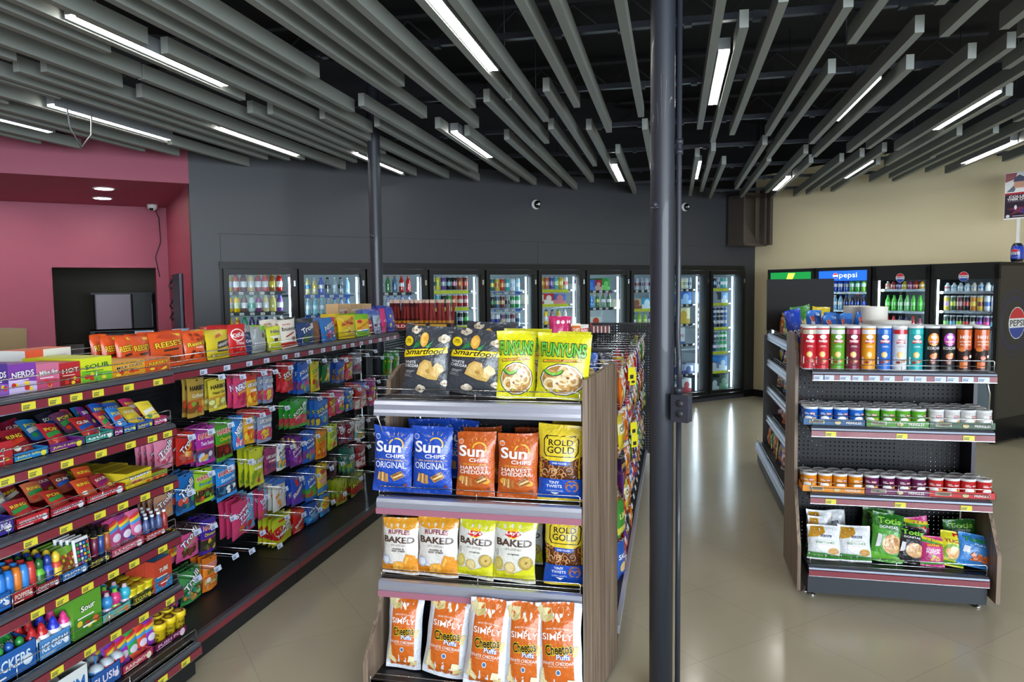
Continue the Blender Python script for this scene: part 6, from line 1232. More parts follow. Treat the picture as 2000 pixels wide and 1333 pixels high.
# back row on the other side of the island
for j, (l, r, t_, c) in enumerate(((265, 305, 646, '#b8c8e8'), (305, 330, 648, '#b0b8a8'), (340, 372, 642, '#a8c0e0'), (372, 398, 643, '#d890a0'), (392, 428, 638, '#b8202a'), (425, 452, 636, '#c0242c'), (500, 545, 633, '#2a3a78'), (545, 585, 630, '#26346a'), (625, 650, 617, '#2a5ab0'), (650, 675, 616, '#c82a4a'), (690, 728, 606, '#4a6ac8'), (728, 750, 602, '#c82a6a'))):
    y0, y1 = onx(l, 660, -3.0)[1], onx(r, 660, -3.0)[1]; zt = onx((l+r)/2, t_, -3.0)[2]
    k = 'bk'+c
    if k not in SM: SM[k] = (bag('candy_pouch', .2, .2, .05, c, [Rr(.1, .4, .9, .6, '#dfe2ea'), T('CANDY', .5, .5, .6, .1, c, b=.03)][:1], seed=j, nx=8, nz=9, mat=POLY), .2, .2)
    put(SM[k][0], 'candy_pouch', (-3.0, (y0+y1)/2, 1.387), 0, f'{cname(c)} candy pouch peeking over from the rear side, {ORD[j]} along', 'candy pouch', 'pouches on the rear side of the candy island', rot=(-.06, .02, G3), scale=((y1-y0)/.2*.97, 1, (zt-1.387)/.2))

# ------------------------------------------------------------------ boxed and novelty candy on the near shelves
def bx(name, W_, D_, H_, col, des, top=None, mat=CARD, tt=None):
    """upright carton, front in local -y, printed front and top"""
    m = M(); m.box(-W_/2, W_/2, 0, D_, 0, H_, col)
    m.box(-W_/2, W_/2, 0, D_, H_, H_+.0006, top or col)
    def f(u, v, l): return ((u-.5)*W_, -l, v*H_)
    printed(m, des, f, asp=H_/W_, base=.0005, step=9)
    if tt:
        def g(u, v, l): return ((u-.5)*W_, v*D_, H_+.0006+l)
        printed(m, tt, g, asp=D_/W_, base=.0005, step=9)
    return m.mesh(name, mat)
GN = 'candy on the near gondola shelves'
XN = -2.205
TD = {1: 1.405, 2: 1.17, 3: .935, 4: .68, 5: .435, 6: .175}
TN = {1: 'top', 2: 'second', 3: 'third', 4: 'fourth', 5: 'fifth', 6: 'bottom'}
def span(tier, l, r, t_, x=XN, z=None):
    z = TD[tier] if z is None else z
    # where the pixel columns meet the front plane of the goods
    y0 = onx(l, t_, x)[1]; y1 = onx(r, t_, x)[1]; zt = onx((l+r)/2, t_, x)[2]
    return (y0+y1)/2, y1-y0, max(.03, zt-z)
def labelled(txt, c='#fff', c2='#222', band=None, seed=3, bl=None):
    d = []
    if band: d.append(P_(band, (0, 0), (1, 0), (1, .35), (0, .5)))
    if bl: d += blobs(6, .15, .85, .1, .34, .09, bl, seed, 1)
    ww = .5 if txt in ('Sour', 'TUBE', 'RING') else .8
    d.append(T(txt, .5, .66, ww, .14 if ww < .6 else .2, c, b=.05, ol=c2, rot=3)); d += [Rr(.3, .2, .7, .24, c), E_(.75, .3, .1, .07, '#d8703a')] if ww < .6 else []; d.append(Rr(.12, .44, .7, .47, c)); return d
k = 0
for tier, l, r, t_, n, dd, col, txt, tc, ol, band in (
    (1, -30, 14, 714, 6, .03, '#4a2f86', 'NERDS', '#e8e0f0', '#22183a', '#8a5ab8'), (1, 14, 70, 712, 6, .03, '#7a3aa0', 'NERDS', '#e8e0f0', '#3a1a5a', '#c8b8e0'), (1, 70, 115, 711, 6, .03, '#c96e8e', 'Mike ike', '#f4f0f4', '#7a2a4a', '#b84a70'), (1, 115, 156, 709, 6, .03, '#b3242c', 'HOT', '#f0d8c8', '#5a1014', '#8a181c'),
    (1, 157, 218, 699, 9, .03, '#cfd824', 'SOUR', '#1f6a2a', '#d8e83a', '#6ab82a'), (1, 219, 283, 706, 7, .03, '#dfa022', 'MILK DUDS', '#3a1f14', '#f0d8a0', '#d8921c'), (1, 284, 332, 700, 7, .03, '#df661c', "REESE'S", '#f0c42c', '#3a1a0c', '#c8541a'),
    (2, -40, 24, 868, 3, .09, '#b0242c', 'RING', '#f0e8e0', '#3a1010', None),     (3, 247, 296, 920, 4, .09, '#d8c226', 'Krabby', '#e8e8f4', '#2a3a6a', '#c8a81c'), (3, 298, 327, 922, 3, .06, '#8aa02e', 'STIX', '#e8e03a', '#2a3a1a', '#b8303a'),
    (5, 140, 197, 1158, 2, .1, '#5a9a2c', 'Sour', '#f0f0e8', '#2a5a1a', '#3f7f24'), (5, 300, 335, 1092, 3, .05, '#b8402a', 'TUBE', '#f0e0d0', '#5a1a14', '#2a7ab0')):
    y, W_, H_ = span(tier, l, r, t_)
    me = bx('candy_box', W_*.985, dd*.97, H_, col, labelled(txt, tc, ol, band, k, ['#c8302a', '#e8c83a']), tt=[Rr(.05, .1, .95, .9, band or col)] if n < 5 else None)
    for j in range(n):
        put(me, 'candy_box', (XN-.0-dd*j, y, TD[tier]+.001), G3, f'{cname(col)} candy box, {ORD[k % 20]} kind on the near shelves, {ORD[j]} back, {TN[tier]} tier', 'candy box', GN, rot=(0, 0, G3))
    k += 1
# yellow patty boxes standing behind, orange cartons on the top
y, W_, H_ = span(3, 168, 250, 918, -2.40)
put(bx('candy_box', W_, .09, H_, '#cdb824', labelled('Krabby', '#d8dcf0', '#2a2f5a', '#b89a1c', 4, ['#8a4a2a'])), 'candy_box', (-2.40, y, .935), G3, 'large yellow patty candy box behind the red punch boxes', 'candy box', GN)
y, W_, H_ = span(1, 48, 138, 682, -2.46)
put(bx('candy_box', W_, .12, H_, '#dfe0dc', [Rr(0, 0, .38, 1, '#e0583a'), Rr(.42, .2, .9, .8, '#c9c8d8'), Rr(.46, .3, .86, .34, '#666'), Rr(.46, .5, .8, .54, '#666'), Rr(.46, .66, .84, .7, '#666')], top='#e05a28'), 'candy_box', (-2.46, y, 1.405), G3, 'orange and white carton lying behind the green sour boxes', 'candy box', GN)
# open trays with packs
def tray(tier, l, r, t_, col, txt, tc, packs, D_=.3, lab='', back=.5, hs=1.):
    empty_tray = D_ <= .14; D_ = .31 if empty_tray else D_
    y, W_, H_ = span(tier, l, r, t_); z = TD[tier]
    t = thing('display_tray', (XN, y, z+.001), lab, 'tray', 'open candy trays', G3)
    m = M(); e = .0025; Hb = H_*1.35
    m.box(-W_/2, W_/2, 0, e, 0, H_, col); m.box(-W_/2, W_/2, D_-e, D_, 0, Hb, col); m.box(-W_/2, W_/2, 0, D_, 0, e, col)
    for s in (-1, 1): m.prism([(0, 0), (D_, 0), (D_, Hb), (0, H_)], s*W_/2-(e if s > 0 else 0), s*W_/2+(0 if s > 0 else e), col, axis='x')
    def f(u, v, l): return ((u-.5)*W_, -l, v*H_)
    printed(m, [T(txt, .5, .55, .8, .42, tc, b=.04), Rr(.05, .12, .5, .2, tc), E_(.85, .4, .08, .08*W_/H_, tc)], f, asp=H_/W_, step=9, base=.0005)
    m.build('tray_body', CARD, t)
    if empty_tray: return
    q = random.Random(l); n = len(packs); rows_ = max(2, int(D_/.09))
    cols_ = max(1, int(W_/.085))
    for i in range(rows_):
        for j in range(cols_):
            c = packs[(i*cols_+j) % n]
            key = ('pk', c)
            if key not in SM: cs = ['#d8402a', '#e8d03a', '#e6e2d8', '#2a5ab0', '#3a9a4a', '#8a2a6a']; h_ = sum(map(ord, c)); SM[key] = bag('candy_pack', .085, .11, .02, c, [P_(cs[h_ % 6], (.1, .3), (.9, .45), (.8, .6), (.1, .5)), T(['POP', 'SOUR', 'RING', 'GUM'][h_ % 4], .5, .66, .7, .16, '#f2eee6' if h_ % 2 else '#f0d83a', b=.04), E_(.3+.4*(h_ % 2), .2, .16, .09, cs[(h_+2) % 6])], seed=i+j, nx=6, nz=8, mat=POLY)
            put(SM[key], 'candy_pack', tuple(Vector((XN-.03-(D_-.05)*i/rows_, y-W_/2+W_*(j+.5)/cols_, z+.012+.016*(i % 2)+H_*.25))), 0, f'{cname(c)} candy pack, {lab.split()[0]} {lab.split()[1]} tray, {TN[tier]} tier, {ORD[i]} back, {ORD[j]} across', 'candy pack', 'packs in the open trays', rot=(-.75+q.uniform(-.15, .15), q.uniform(-.1, .1), G3+q.uniform(-.1, .1)), scale=(min(1, W_/cols_/.094), .8, hs*.95))
tray(2, 26, 95, 885, '#2a86c8', 'JUICY DROP', '#e8e03a', ['#8a1f2a', '#c83a3a', '#b8862a', '#3a1f24'], lab='blue open tray of candy packs on the second near shelf')
tray(2, 96, 164, 866, '#7a2a8a', 'JUICY DROP', '#e8e03a', ['#b82a3a', '#2a7ab8', '#8a1f3a'], lab='purple open tray of candy packs on the second near shelf')
tray(2, 166, 222, 850, '#3f9a8e', 'GUM', '#e8f0e8', ['#b8302a', '#6a3a5a', '#2a2a3a'], lab='teal open tray of candy packs on the second near shelf')
tray(2, 223, 240, 838, '#8a2a7a', 'POP', '#f0e0f0', ['#c8485a', '#6a2a7a'], lab='narrow plum tray on the second near shelf')
tray(2, 241, 266, 832, '#2a6ac8', 'POP', '#e8e03a', ['#3a8ad8', '#2a5ab8'], lab='narrow bright blue tray on the second near shelf')
tray(2, 267, 299, 826, '#2f62b8', 'LAFFY', '#e8d03a', ['#d8b83a', '#3a6ac8', '#c83a5a'], lab='blue tray with yellow lettering on the second near shelf')
tray(2, 300, 327, 820, '#b8326a', 'SOUR', '#f0e8f0', ['#e8d03a', '#c8366a'], lab='pink tray at the end of the second near shelf')
tray(4, -40, 22, 1168, '#1f66b8', 'DIPS', '#e8f0f8', ['#2a6ac8', '#1a4a8a'], lab='blue tray cut by the picture edge on the fourth near shelf')
tray(4, 24, 66, 1152, '#a8282e', 'POPPERS', '#f0e0d0', ['#b8242c'], D_=.1, lab='red tray of squeeze candies on the fourth near shelf')
tray(4, 68, 118, 1138, '#8a2f3a', 'CANDY BEAN', '#e8e0e0', ['#2a2a2a'], D_=.1, lab='dark red tray of bottle candies on the fourth near shelf')
tray(4, 120, 172, 1112, '#3a6fb0', 'PHONE', '#e0e8f0', ['#2a4a8a'], D_=.1, lab='steel blue tray of phone shaped candies on the fourth near shelf')
tray(4, 174, 216, 1090, '#20222a', 'MIST', '#c8b83a', ['#2a2a2a'], D_=.1, lab='black tray of spray candies on the fourth near shelf')
tray(4, 217, 282, 1070, '#c8546a', 'LUCKY', '#f0e0e4', ['#c8548a', '#8a3a6a'], lab='pink tray of ring bags on the fourth near shelf')
tray(4, 284, 325, 1050, '#b02a30', 'DRINKS', '#e8e0e0', ['#c8303a'], D_=.12, lab='red tray of clear bottle candies on the fourth near shelf')
tray(5, -60, 72, 1282, '#1f5ca8', 'SHOCKERS', '#d8e8f4', ['#1f4a8a', '#2a8a3a', '#1a5ab0'], lab='long blue tray of toy candies on the fifth near shelf')
tray(5, 74, 138, 1240, '#4a8ac8', 'ICE CREAM', '#f0f4fa', ['#e8e8f0'], D_=.1, lab='light blue tray of ice cream shaped candies on the fifth near shelf')
tray(5, 199, 256, 1190, '#5fb8ac', 'GAL TONES', '#e08a4a', ['#3a9ab0'], D_=.1, lab='mint tray of figure topped candies on the fifth near shelf')
tray(5, 258, 298, 1160, '#3a3f1c', 'TOXIC', '#d8c82a', ['#2a2a1a'], D_=.12, lab='olive tray of yellow drum candies on the fifth near shelf')
tray(6, 100, 172, 1318, '#dfe4e2', 'GUM', '#2a6ab8', ['#e8ece8', '#2a8a4a', '#d8dcd8'], lab='white and green tray on the bottom near shelf')
tray(6, 176, 236, 1308, '#2a5aa0', 'SLUSH', '#e8e0f0', ['#3a6ab8'], D_=.1, lab='blue tray of dome cups on the bottom near shelf')
tray(6, 238, 300, 1285, '#b83a5a', 'RAINBOW', '#f0e8c8', ['#8a3ab0', '#e84a3a', '#3ab04a', '#e8c83a'], lab='pink tray of rainbow packs on the bottom near shelf')
tray(6, 302, 366, 1255, '#6a1a4a', 'PUSH POP', '#e8c8d8', ['#5a1a4a'], D_=.14, lab='plum tray of yellow lidded cups at the end of the bottom near shelf')
for l, r, t_, c, pk_, lb in ((-60, 28, 1024, '#3b2f8c', ['#8a2a3a', '#3a3a8a', '#a87a9a'], 'purple punch candy tray, outermost on the third near shelf'), (30, 97, 1006, '#c0242e', ['#b0323a', '#8a8aa8', '#a82a30', '#c87a8a'], 'red punch candy tray beside the purple one on the third near shelf'), (97, 168, 988, '#b01f30', ['#b83a30', '#c86a4a', '#8a2a30'], 'deep red punch candy tray in the middle of the third near shelf'), (168, 245, 968, '#b6242c', ['#c8502a', '#a8323a', '#8a3a2a'], 'red punch candy tray next to the yellow patty boxes')):
    tray(3, l, r, t_, c, 'HAWAIIAN PUNCH', '#e6e6f0', pk_, D_=.34, lab=lb, hs=.8)
# novelty shapes
def lat(P, C, n=14, mat=PLAS, name='toy'):
    m = M(); m.lathe(P, n, cols=C); return m.mesh(name, mat)
def nov(kind, c, c2='#eee'):
    key = ('nv', kind, c, c2)
    if key in SM: return SM[key]
    if kind == 'tube': me = lat([(0, 0), (.017, 0), (.017, .02), (.019, .025), (.018, .09), (.012, .115), (0, .116)], [c2, c2, c2, c, c, c], name='squeeze_candy')
    elif kind == 'bottle': me = lat([(0, 0), (.018, 0), (.02, .01), (.02, .055), (.012, .075), (.014, .078), (.014, .1), (.006, .112), (0, .114)], [c, c, c2, c, c2, c2, c2, c2], name='bottle_candy')
    elif kind == 'cone': me = lat([(0, 0), (.014, 0), (.018, .05), (.026, .052), (.027, .07), (.02, .078), (.022, .088), (.013, .098), (.012, .108), (.002, .122)], ['#c8962a', '#d8a83a', '#e8e8ec', '#e8e8ec', '#e8e8ec', c, c, c, c], name='ice_cream_candy')
    elif kind == 'drum': me = lat([(0, 0), (.026, 0), (.026, .01), (.024, .014), (.026, .03), (.024, .034), (.026, .058), (.028, .06), (.028, .066), (.024, .067), (0, .067)], [c, c, c, '#2a2a1a', c, c, c, c, c, c2], name='drum_candy')
    elif kind == 'push':
        me = M(); me.lathe([(0, 0), (.024, 0), (.026, .07), (.031, .071), (.031, .092), (.029, .095), (0, .095)], 20, cols=[c, c, c2, c2, c2, c2])
        me.add([(.022*math.cos(a), .022*math.sin(a), .0955) for a in [i*math.pi/10 for i in range(20)]], [tuple(range(20))], '#7a1f4a'); me.add([(-.002+.015*math.cos(a), .015*math.sin(a), .096) for a in [i*math.pi/10 for i in range(20)]], [tuple(range(20))], '#f2d21f')
        def f(u, v, l): a = (u-.5)*2.4; return ((.0258+l)*math.sin(a), -(.0258+l)*math.cos(a), v*.07)
        printed(me, [T('PUSH', .5, .7, .5, .2, '#3a2a10', b=.04), T('POP', .5, .4, .4, .2, '#3a2a10', b=.04)], f, asp=1.1, base=.0006); me = me.mesh('push_cup', PLAS)
    elif kind == 'dome': me = lat([(0, 0), (.022, 0), (.028, .05), (.033, .052), (.033, .058), (.03, .075), (.02, .09), (.006, .096), (.004, .096), (.004, .13), (0, .13)], [c2, c2, c, c, c, '#c8d4dc', '#c8d4dc', '#c8d4dc', c, c], name='dome_cup')
    elif kind == 'head': me = lat([(0, 0), (.02, 0), (.022, .03), (.014, .036), (.02, .045), (.024, .06), (.02, .078), (.01, .086), (.007, .1), (0, .1)], [c, c, c2, c, c, c, c, c2, c2], name='figure_candy')
    elif kind == 'rod': me = lat([(0, 0), (.013, 0), (.013, .1), (.01, .102), (.01, .13), (0, .131)], [c, c, '#c8c03a', c2, c2], name='spray_candy')
    elif kind == 'soda': me = lat([(0, 0), (.014, 0), (.016, .02), (.013, .04), (.016, .055), (.007, .08), (.008, .082), (.008, .092), (0, .092)], [c, c, c, c, c, c, c2, c2], mat=DRNK, name='bottle_candy')
    SM[key] = me; return me
def row_of(kind, tier, items, nback, dback, lab, x=-2.235, dz=.0045, name='novelty_candy'):
    for i, (px, t_, c, c2) in enumerate(items):
        y = onx(px, t_, x)[1]
        for b in range(nback):
            put(nov(kind, c, c2), name, (x-dback*b, y+(.004 if b % 2 else 0), TD[tier]+dz), 0, f'{cname(c)} {lab}, {ORD[i]} along, {ORD[b]} back, {TN[tier]} tier', 'candy', 'novelty candies', rot=(0, 0, (i*7+b*3) % 5*.3))
row_of('tube', 4, [(-2, 1125, '#2a7ad0', '#e8e8f0'), (14, 1120, '#2a7ad0', '#e8e8f0'), (30, 1118, '#d87a2a', '#c83a2a'), (44, 1112, '#3a8ad8', '#e8e8e8'), (58, 1108, '#c83a3a', '#e8c83a')], 3, .045, 'squeeze candy tube')
row_of('bottle', 4, [(75, 1100, '#6ac03a', '#2a6a2a'), (92, 1096, '#3a5ac8', '#223a8a'), (108, 1088, '#d8503a', '#e8c83a')], 4, .045, 'bottle candy')
row_of('rod', 4, [(184, 1060, '#6a1f3a', '#1a1a1a'), (196, 1055, '#2a4a8a', '#1a1a1a'), (208, 1050, '#a8583a', '#3a1a1a')], 3, .04, 'spray candy')
row_of('soda', 4, [(285, 1020, '#4a5a8a', '#dfe4ea'), (297, 1016, '#3a4a7a', '#dfe4ea'), (309, 1012, '#5a6a9a', '#dfe4ea'), (320, 1010, '#a83a3a', '#dfe4ea')], 4, .04, 'clear bottle candy')
row_of('cone', 5, [(60, 1215, '#c8242a', '#fff'), (79, 1208, '#c8242a', '#fff'), (102, 1196, '#2a3ac8', '#fff'), (122, 1185, '#e03a8a', '#fff')], 3, .062, 'ice cream candy')
row_of('bottle', 5, [(-5, 1240, '#1a5ab0', '#3a9a4a'), (15, 1235, '#2a8a3a', '#1a5ab0'), (36, 1225, '#2a7ad0', '#2a8a3a')], 3, .06, 'water toy candy')
row_of('head', 5, [(208, 1165, '#3a8ac8', '#e8c8d8'), (224, 1158, '#d83a7a', '#8ad04a'), (243, 1150, '#3ab0c8', '#e8c8d8')], 3, .055, 'figure topped candy')
row_of('drum', 5, [(254, 1140, '#d8c81e', '#e8d83a'), (268, 1134, '#d8c81e', '#e8d83a'), (285, 1126, '#d8c81e', '#e8d83a')], 4, .06, 'yellow drum candy')
row_of('dome', 6, [(186, 1285, '#4a8ad0', '#c83a4a'), (206, 1277, '#c8404a', '#3a5ab0'), (226, 1268, '#d84a5a', '#3a5ab0')], 4, .07, 'dome lidded slush cup', x=-2.24)
row_of('push', 6, [(311, 1225, '#dfc020', '#efd025'), (330, 1218, '#dfc020', '#efd025'), (349, 1210, '#dfc020', '#efd025')], 4, .067, 'push pop cup', x=-2.24, dz=.0045)
# phone shaped candies
m = M(); m.rbox(-.036, .036, -.006, .006, 0, .125, .004, '#e4e4e6')
def f(u, v, l): return ((u-.5)*.072, -.006-l, v*.125)
printed(m, [Rr(.08, .14, .92, .9, '#2a3a5a')]+[Rr(.12+.2*i, .2+.115*j, .27+.2*i, .28+.115*j, ['#c84a3a', '#3a9ad0', '#e8e8e8', '#4ab04a', '#e8b83a', '#8a5ac8'][(i*5+j*3) % 6]) for i in range(4) for j in range(6)]+[('ring', .5, .07, .06, .035, .02, '#aaa')], f, asp=1.74, step=9, base=.0005)
PHN = m.mesh('phone_candy', PLAS)
for b in range(4): put(PHN, 'phone_candy', (-2.225-.025*b, onx(162, 1070, -2.225)[1]-.003*b, .684), 0, f'white phone shaped candy with icon grid, {ORD[b]} in its row', 'candy', 'novelty candies', rot=(-.12, 0, G3))
m = M(); m.box(-.04, .04, -.005, .005, 0, .11, '#7a5a2a')
printed(m, [P_('#7aa83a', (0, .6), (1, .8), (1, 1), (0, 1))]+[Rr(.08+.17*i, .08+.14*j, .2+.17*i, .18+.14*j, ['#c83a3a', '#d8b83a', '#8a3a2a'][(i+j*2) % 3]) for i in range(5) for j in range(5)], lambda u, v, l: ((u-.5)*.08, -.005-l, v*.11), asp=1.4, step=9, base=.0005)
GRD = m.mesh('grid_candy', PLAS)
for b in range(4): put(GRD, 'grid_candy', (-2.23-.03*b, onx(135, 1085, -2.23)[1], .684), 0, f'brown and green card of small candies, {ORD[b]} in its row', 'candy', 'novelty candies', rot=(-.3, 0, G3))
# ring bags and rainbow plush packs
for nm, tier, lst, cc in (('candy_pack', 4, [(226, 1020), (246, 1012), (266, 1006)], ['#c84a8a', '#8a3a7a', '#d86a9a']), ('candy_pack', 6, [(222, 1245), (240, 1240), (258, 1235), (276, 1228), (292, 1222)], ['#8a3ab8', '#c83ad0', '#3ab04a', '#e8503a'])):
    for i, (px, t_) in enumerate(lst):
        for b in range(3):
            c = cc[(i+b) % len(cc)]; key = ('rb', c)
            if key not in SM: SM[key] = bag('candy_pack', .08, .12, .03, c, [P_('#e83a3a', (.1, .7), (.9, .8), (.9, .9), (.1, .8)), P_('#e8c83a', (.1, .6), (.9, .7), (.9, .8), (.1, .7)), P_('#3a9ad8', (.1, .5), (.9, .6), (.9, .7), (.1, .6)), E_(.5, .3, .3, .14, '#e8e0f0')], seed=i, nx=6, nz=8, mat=POLY)
            put(SM[key], 'candy_pack', (-2.25-.05*b, onx(px, t_, -2.25)[1], TD[tier]+.02), 0, f'{cname(c)} striped candy pack, {ORD[i]} along, {ORD[b]} back, {TN[tier]} tier', 'candy pack', 'packs in the open trays', rot=(-.2, .05*(i-2), G3))
# blue wire basket at the lower corner
t = thing('wire_basket', (-2.21, onx(78, 1320, -2.21)[1]-.06, .178), 'small blue wire basket on the bottom near shelf', 'basket', rz=G3)
m = M()
for j in range(6): m.tube([(-.06, 0, .01+.022*j), (.06, 0, .01+.022*j), (.06, .1, .01+.022*j), (-.06, .1, .01+.022*j)], .0018, 4, closed=True)
for j in range(7): m.tube([(-.06+.02*j, 0, 0), (-.06+.02*j, 0, .12)], .0018, 4)
m.build('basket_wire', plain('blue_wire', '#2a78c8', .35), t)

# ------------------------------------------------------------------ beyond the candy gondola: meat sticks and their boxes
t = thing('meat_stick_rack', (-2.62, 6.42, 1.389), 'counter rack holding upright dark red meat sticks behind the chip end cap', 'rack', rz=.0)
m = M(); m.box(0, .62, 0, .2, 0, .02); m.box(0, .62, .19, .2, 0, .15); m.box(0, .62, -.0, .005, 0, .05); m.build('rack_tray', BLACK, t)
m = M(); m.box(.0, .2, -.004, .0, .0, .045, '#b01a22'); printed(m, [T('WILD', .5, .5, .8, .6, '#f0e8e0', b=.04)], lambda u, v, l: (u*.2, -.004-l, v*.045), asp=.25, step=9); m.build('price_sign', CARD, t)
for j in range(2): m = M(); m.box(.21+j*.2, .39+j*.2, -.004, 0, .0, .05, '#2a1c14'); m.box(.22+j*.2, .38+j*.2, -.006, -.004, .008, .04, '#d8a02a'); m.build('price_sign', CARD, t)
q = random.Random(3)
for r_ in range(3):
    for j in range(14):
        c = ['#4a1214', '#5c181a', '#3a1210'][(j+r_) % 3] if j < 7 else ['#7a1c1c', '#8a2a20'][(j+r_) % 2]
        key = ('stick', c)
        if key not in SM:
            m = M(); m.box(-.012, .012, -.004, .004, 0, .24, c); m.box(-.014, .014, -.0045, .0045, .215, .245, '#d8b8a8'); m.box(-.0125, .0125, -.005, .005, .02, .05, '#c8862a'); m.box(-.008, .008, -.0052, .0052, .07, .18, '#8a2a24'); SM[key] = m.mesh('meat_stick', POLY)
        put(SM[key], 'meat_stick', (-2.6+.044*j, 6.46+.055*r_, 1.41), 0, f'wrapped meat stick, {ORD[j]} from the slim post, {["front", "middle", "rear"][r_]} row', 'meat stick', 'meat sticks in the rack', rot=(q.uniform(-.06, .06), q.uniform(-.08, .08), 0))
for j, (l, r) in enumerate(((660, 683), (684, 705), (706, 726))):
    a = onx(l, 600, -2.92); b = onx(r, 600, -2.92); zt = onx((l+r)/2, 594, -2.92)[2]
    me = bx('meat_stick_box', b[1]-a[1]-.005, .12, zt-1.387, '#d9b483', [Rr(.12, .3, .8, .8, '#e8e4dc'), T('SLIM', .46, .66, .6, .17, '#c01f26', b=.05, rot=6), T('JIM', .5, .45, .5, .17, '#c01f26', b=.05, rot=6), P_('#c84a2a', (0, 0), (1, 0), (1, .2), (.4, .26))])
    put(me, 'meat_stick_box', (-2.92, (a[1]+b[1])/2, 1.387), G3, f'tan meat stick box on the gondola top, {ORD[j]} of three towards the slim post', 'box', 'meat stick boxes')

# ------------------------------------------------------------------ chips hanging on the right side of the centre gondola
HC = {'hor': ('#d8701e', blobs(8, .2, .8, .2, .5, .14, ['#f0b040', '#b84a14'], 1)+[T('CHIPS', .5, .74, .8, .14, '#f4e8c8', b=.04), Rr(0, .9, 1, 1, '#e8dcc8')]), 'hye': ('#d8c022', [Rr(0, .5, 1, .8, '#e8e0c8'), T('CORN', .5, .65, .8, .16, '#2a6a2a', b=.04)]+blobs(6, .2, .8, .2, .4, .14, ['#d89a2a'], 2)), 'hre': ('#b8242a', [T('FLAMIN', .5, .66, .84, .14, '#f0d03a', b=.04), P_('#e8dcd0', (0, .1), (1, .2), (1, .4), (0, .34))]), 'hwh': ('#d8d4cc', [P_('#c83a2a', (0, .5), (1, .6), (1, .8), (0, .74)), T('NUTS', .5, .66, .7, .12, '#fff', b=.04)]+blobs(7, .2, .8, .1, .4, .13, ['#b8743a', '#8a4a1c'], 3)), 'hgn': ('#3f8f34', [T('LIME', .5, .6, .7, .16, '#e8e88a', b=.04), Rr(0, .1, 1, .3, '#d8d04a')]), 'hbk': ('#222028', [T('JERKY', .5, .62, .8, .14, '#d8b04a', b=.04), Rr(.2, .2, .8, .44, '#8a2a1c')]), 'hpp': ('#5a2a7a', [T('TWIST', .5, .6, .8, .14, '#f0c83a', b=.04), Rr(.1, .14, .9, .34, '#c8362a')]), 'hbl': ('#2a5ab0', [T('SALT', .5, .6, .8, .14, '#fff', b=.04), E_(.5, .3, .3, .14, '#e8c88a')])}
for kk, (c, d) in HC.items(): SM[kk] = bag('hanging_snack_bag', .15, .23, .05, c, d, seed=sum(map(ord, kk)), nx=8, nz=10, mat=FOIL)
keys = ['hor', 'hre', 'hye', 'hwh', 'hpp', 'hor', 'hgn', 'hbk', 'hbl', 'hre']
yrow = [1.30, 1.06, .82, .58, .36]
qq = random.Random(11)
for r_, z in enumerate(yrow):
    n = 15
    for j in range(n):
        y = 3.95+j*.215+.05*(r_ % 2)
        if y > 7.0: continue
        far = y > 5.6
        hook(CG, y-3.35, .5, z, .49 if not far else .48, '#e4e6ea', ticket=True)
        if z < .5 and 5.0 < y: continue
        kk = keys[(j*3+r_*2) % 10]; nb = 3 if not far else 2
        for b in range(nb):
            if r_ == 0 and j in (2, 6, 11): continue
            put(SM[kk], 'hanging_snack_bag', (-.275-.058*b, y, z-.205), 0, f'{cname(HC[kk][0])} snack bag, centre gondola {ROWN[r_]} row, {ORD[j]} hook, {ORD[b]} on it', 'snack bag', 'snack bags on the centre gondola hooks', rot=(-.05, qq.uniform(-.08, .08), G3+qq.uniform(-.3, .3)), scale=(1, .72, .86))
# yellow price flags and bags standing on the deck
for j, (y, z) in enumerate(((4.35, 1.235), (4.5, 1.19), (4.6, .86), (4.7, .76))):
    m = M(); m.box(-.04, .04, -.002, 0, -.05, .05, '#dfd41e'); m.box(-.02, .02, -.003, -.002, -.035, -.005, '#2a2a2a')
    put(m.mesh('sale_flag', CARD), 'sale_flag', (-.24, y, z), 0, f'yellow sale flag clipped to a centre gondola hook, {["highest", "second highest", "third highest", "lowest"][j]} of four', 'sale flag', 'yellow sale flags', rot=(0, 0, .9), scale=(.75, 1, .8))
for j, (y, c) in enumerate(((3.55, 'hre'), (3.72, 'hwh'), (3.9, 'hre'), (4.1, 'hwh'), (4.28, 'hre'), (4.46, 'hbl'))):
    put(SM[c], 'deck_snack_bag', (-.35, y, .155), 0, f'{cname(HC[c][0])} snack bag standing on the centre gondola deck, {ORD[j]} from the walnut board', 'snack bag', 'snack bags on the centre gondola deck', rot=(-.1, 0, G3), scale=(1.1, 1, 1.2))
# goods on top of the centre gondola
zt = 1.366
SM['pkb'] = bag('candy_pouch', .2, .24, .08, '#cf2f6c', [P_('#e05a96', (.2, .1), (.9, .3), (.3, .8)), E_(.55, .82, .1, .06, '#f0e0e8'), E_(.8, .82, .1, .06, '#f0e0e8'), T('NUTS', .6, .2, .6, .1, '#f4e8ee', b=.04)], seed=5, nx=8, nz=10)
for j, (l, r, t_, b_, y, k_) in enumerate(((1072, 1108, 618, 660, 4.6, 'pkb'), (1100, 1116, 618, 660, 4.75, 'pkb'), (1116, 1134, 632, 662, 4.7, 'hor'), (1128, 1150, 634, 660, 5.2, 'hwh'))):
    a, b = ony(l, 640, y), ony(r, 640, y); H_ = ony(l, t_, y)[2]-zt
    put(SM[k_], 'top_snack_bag', ((a[0]+b[0])/2, y, zt), 0, f'{["large pink", "second pink", "amber", "pale"][j]} snack bag on top of the centre gondola', 'snack bag', 'bags on the centre gondola top', rot=(0, 0, .1*j), scale=((b[0]-a[0])/(.2 if k_ == 'pkb' else .15), 1, H_/(.24 if k_ == 'pkb' else .23)))
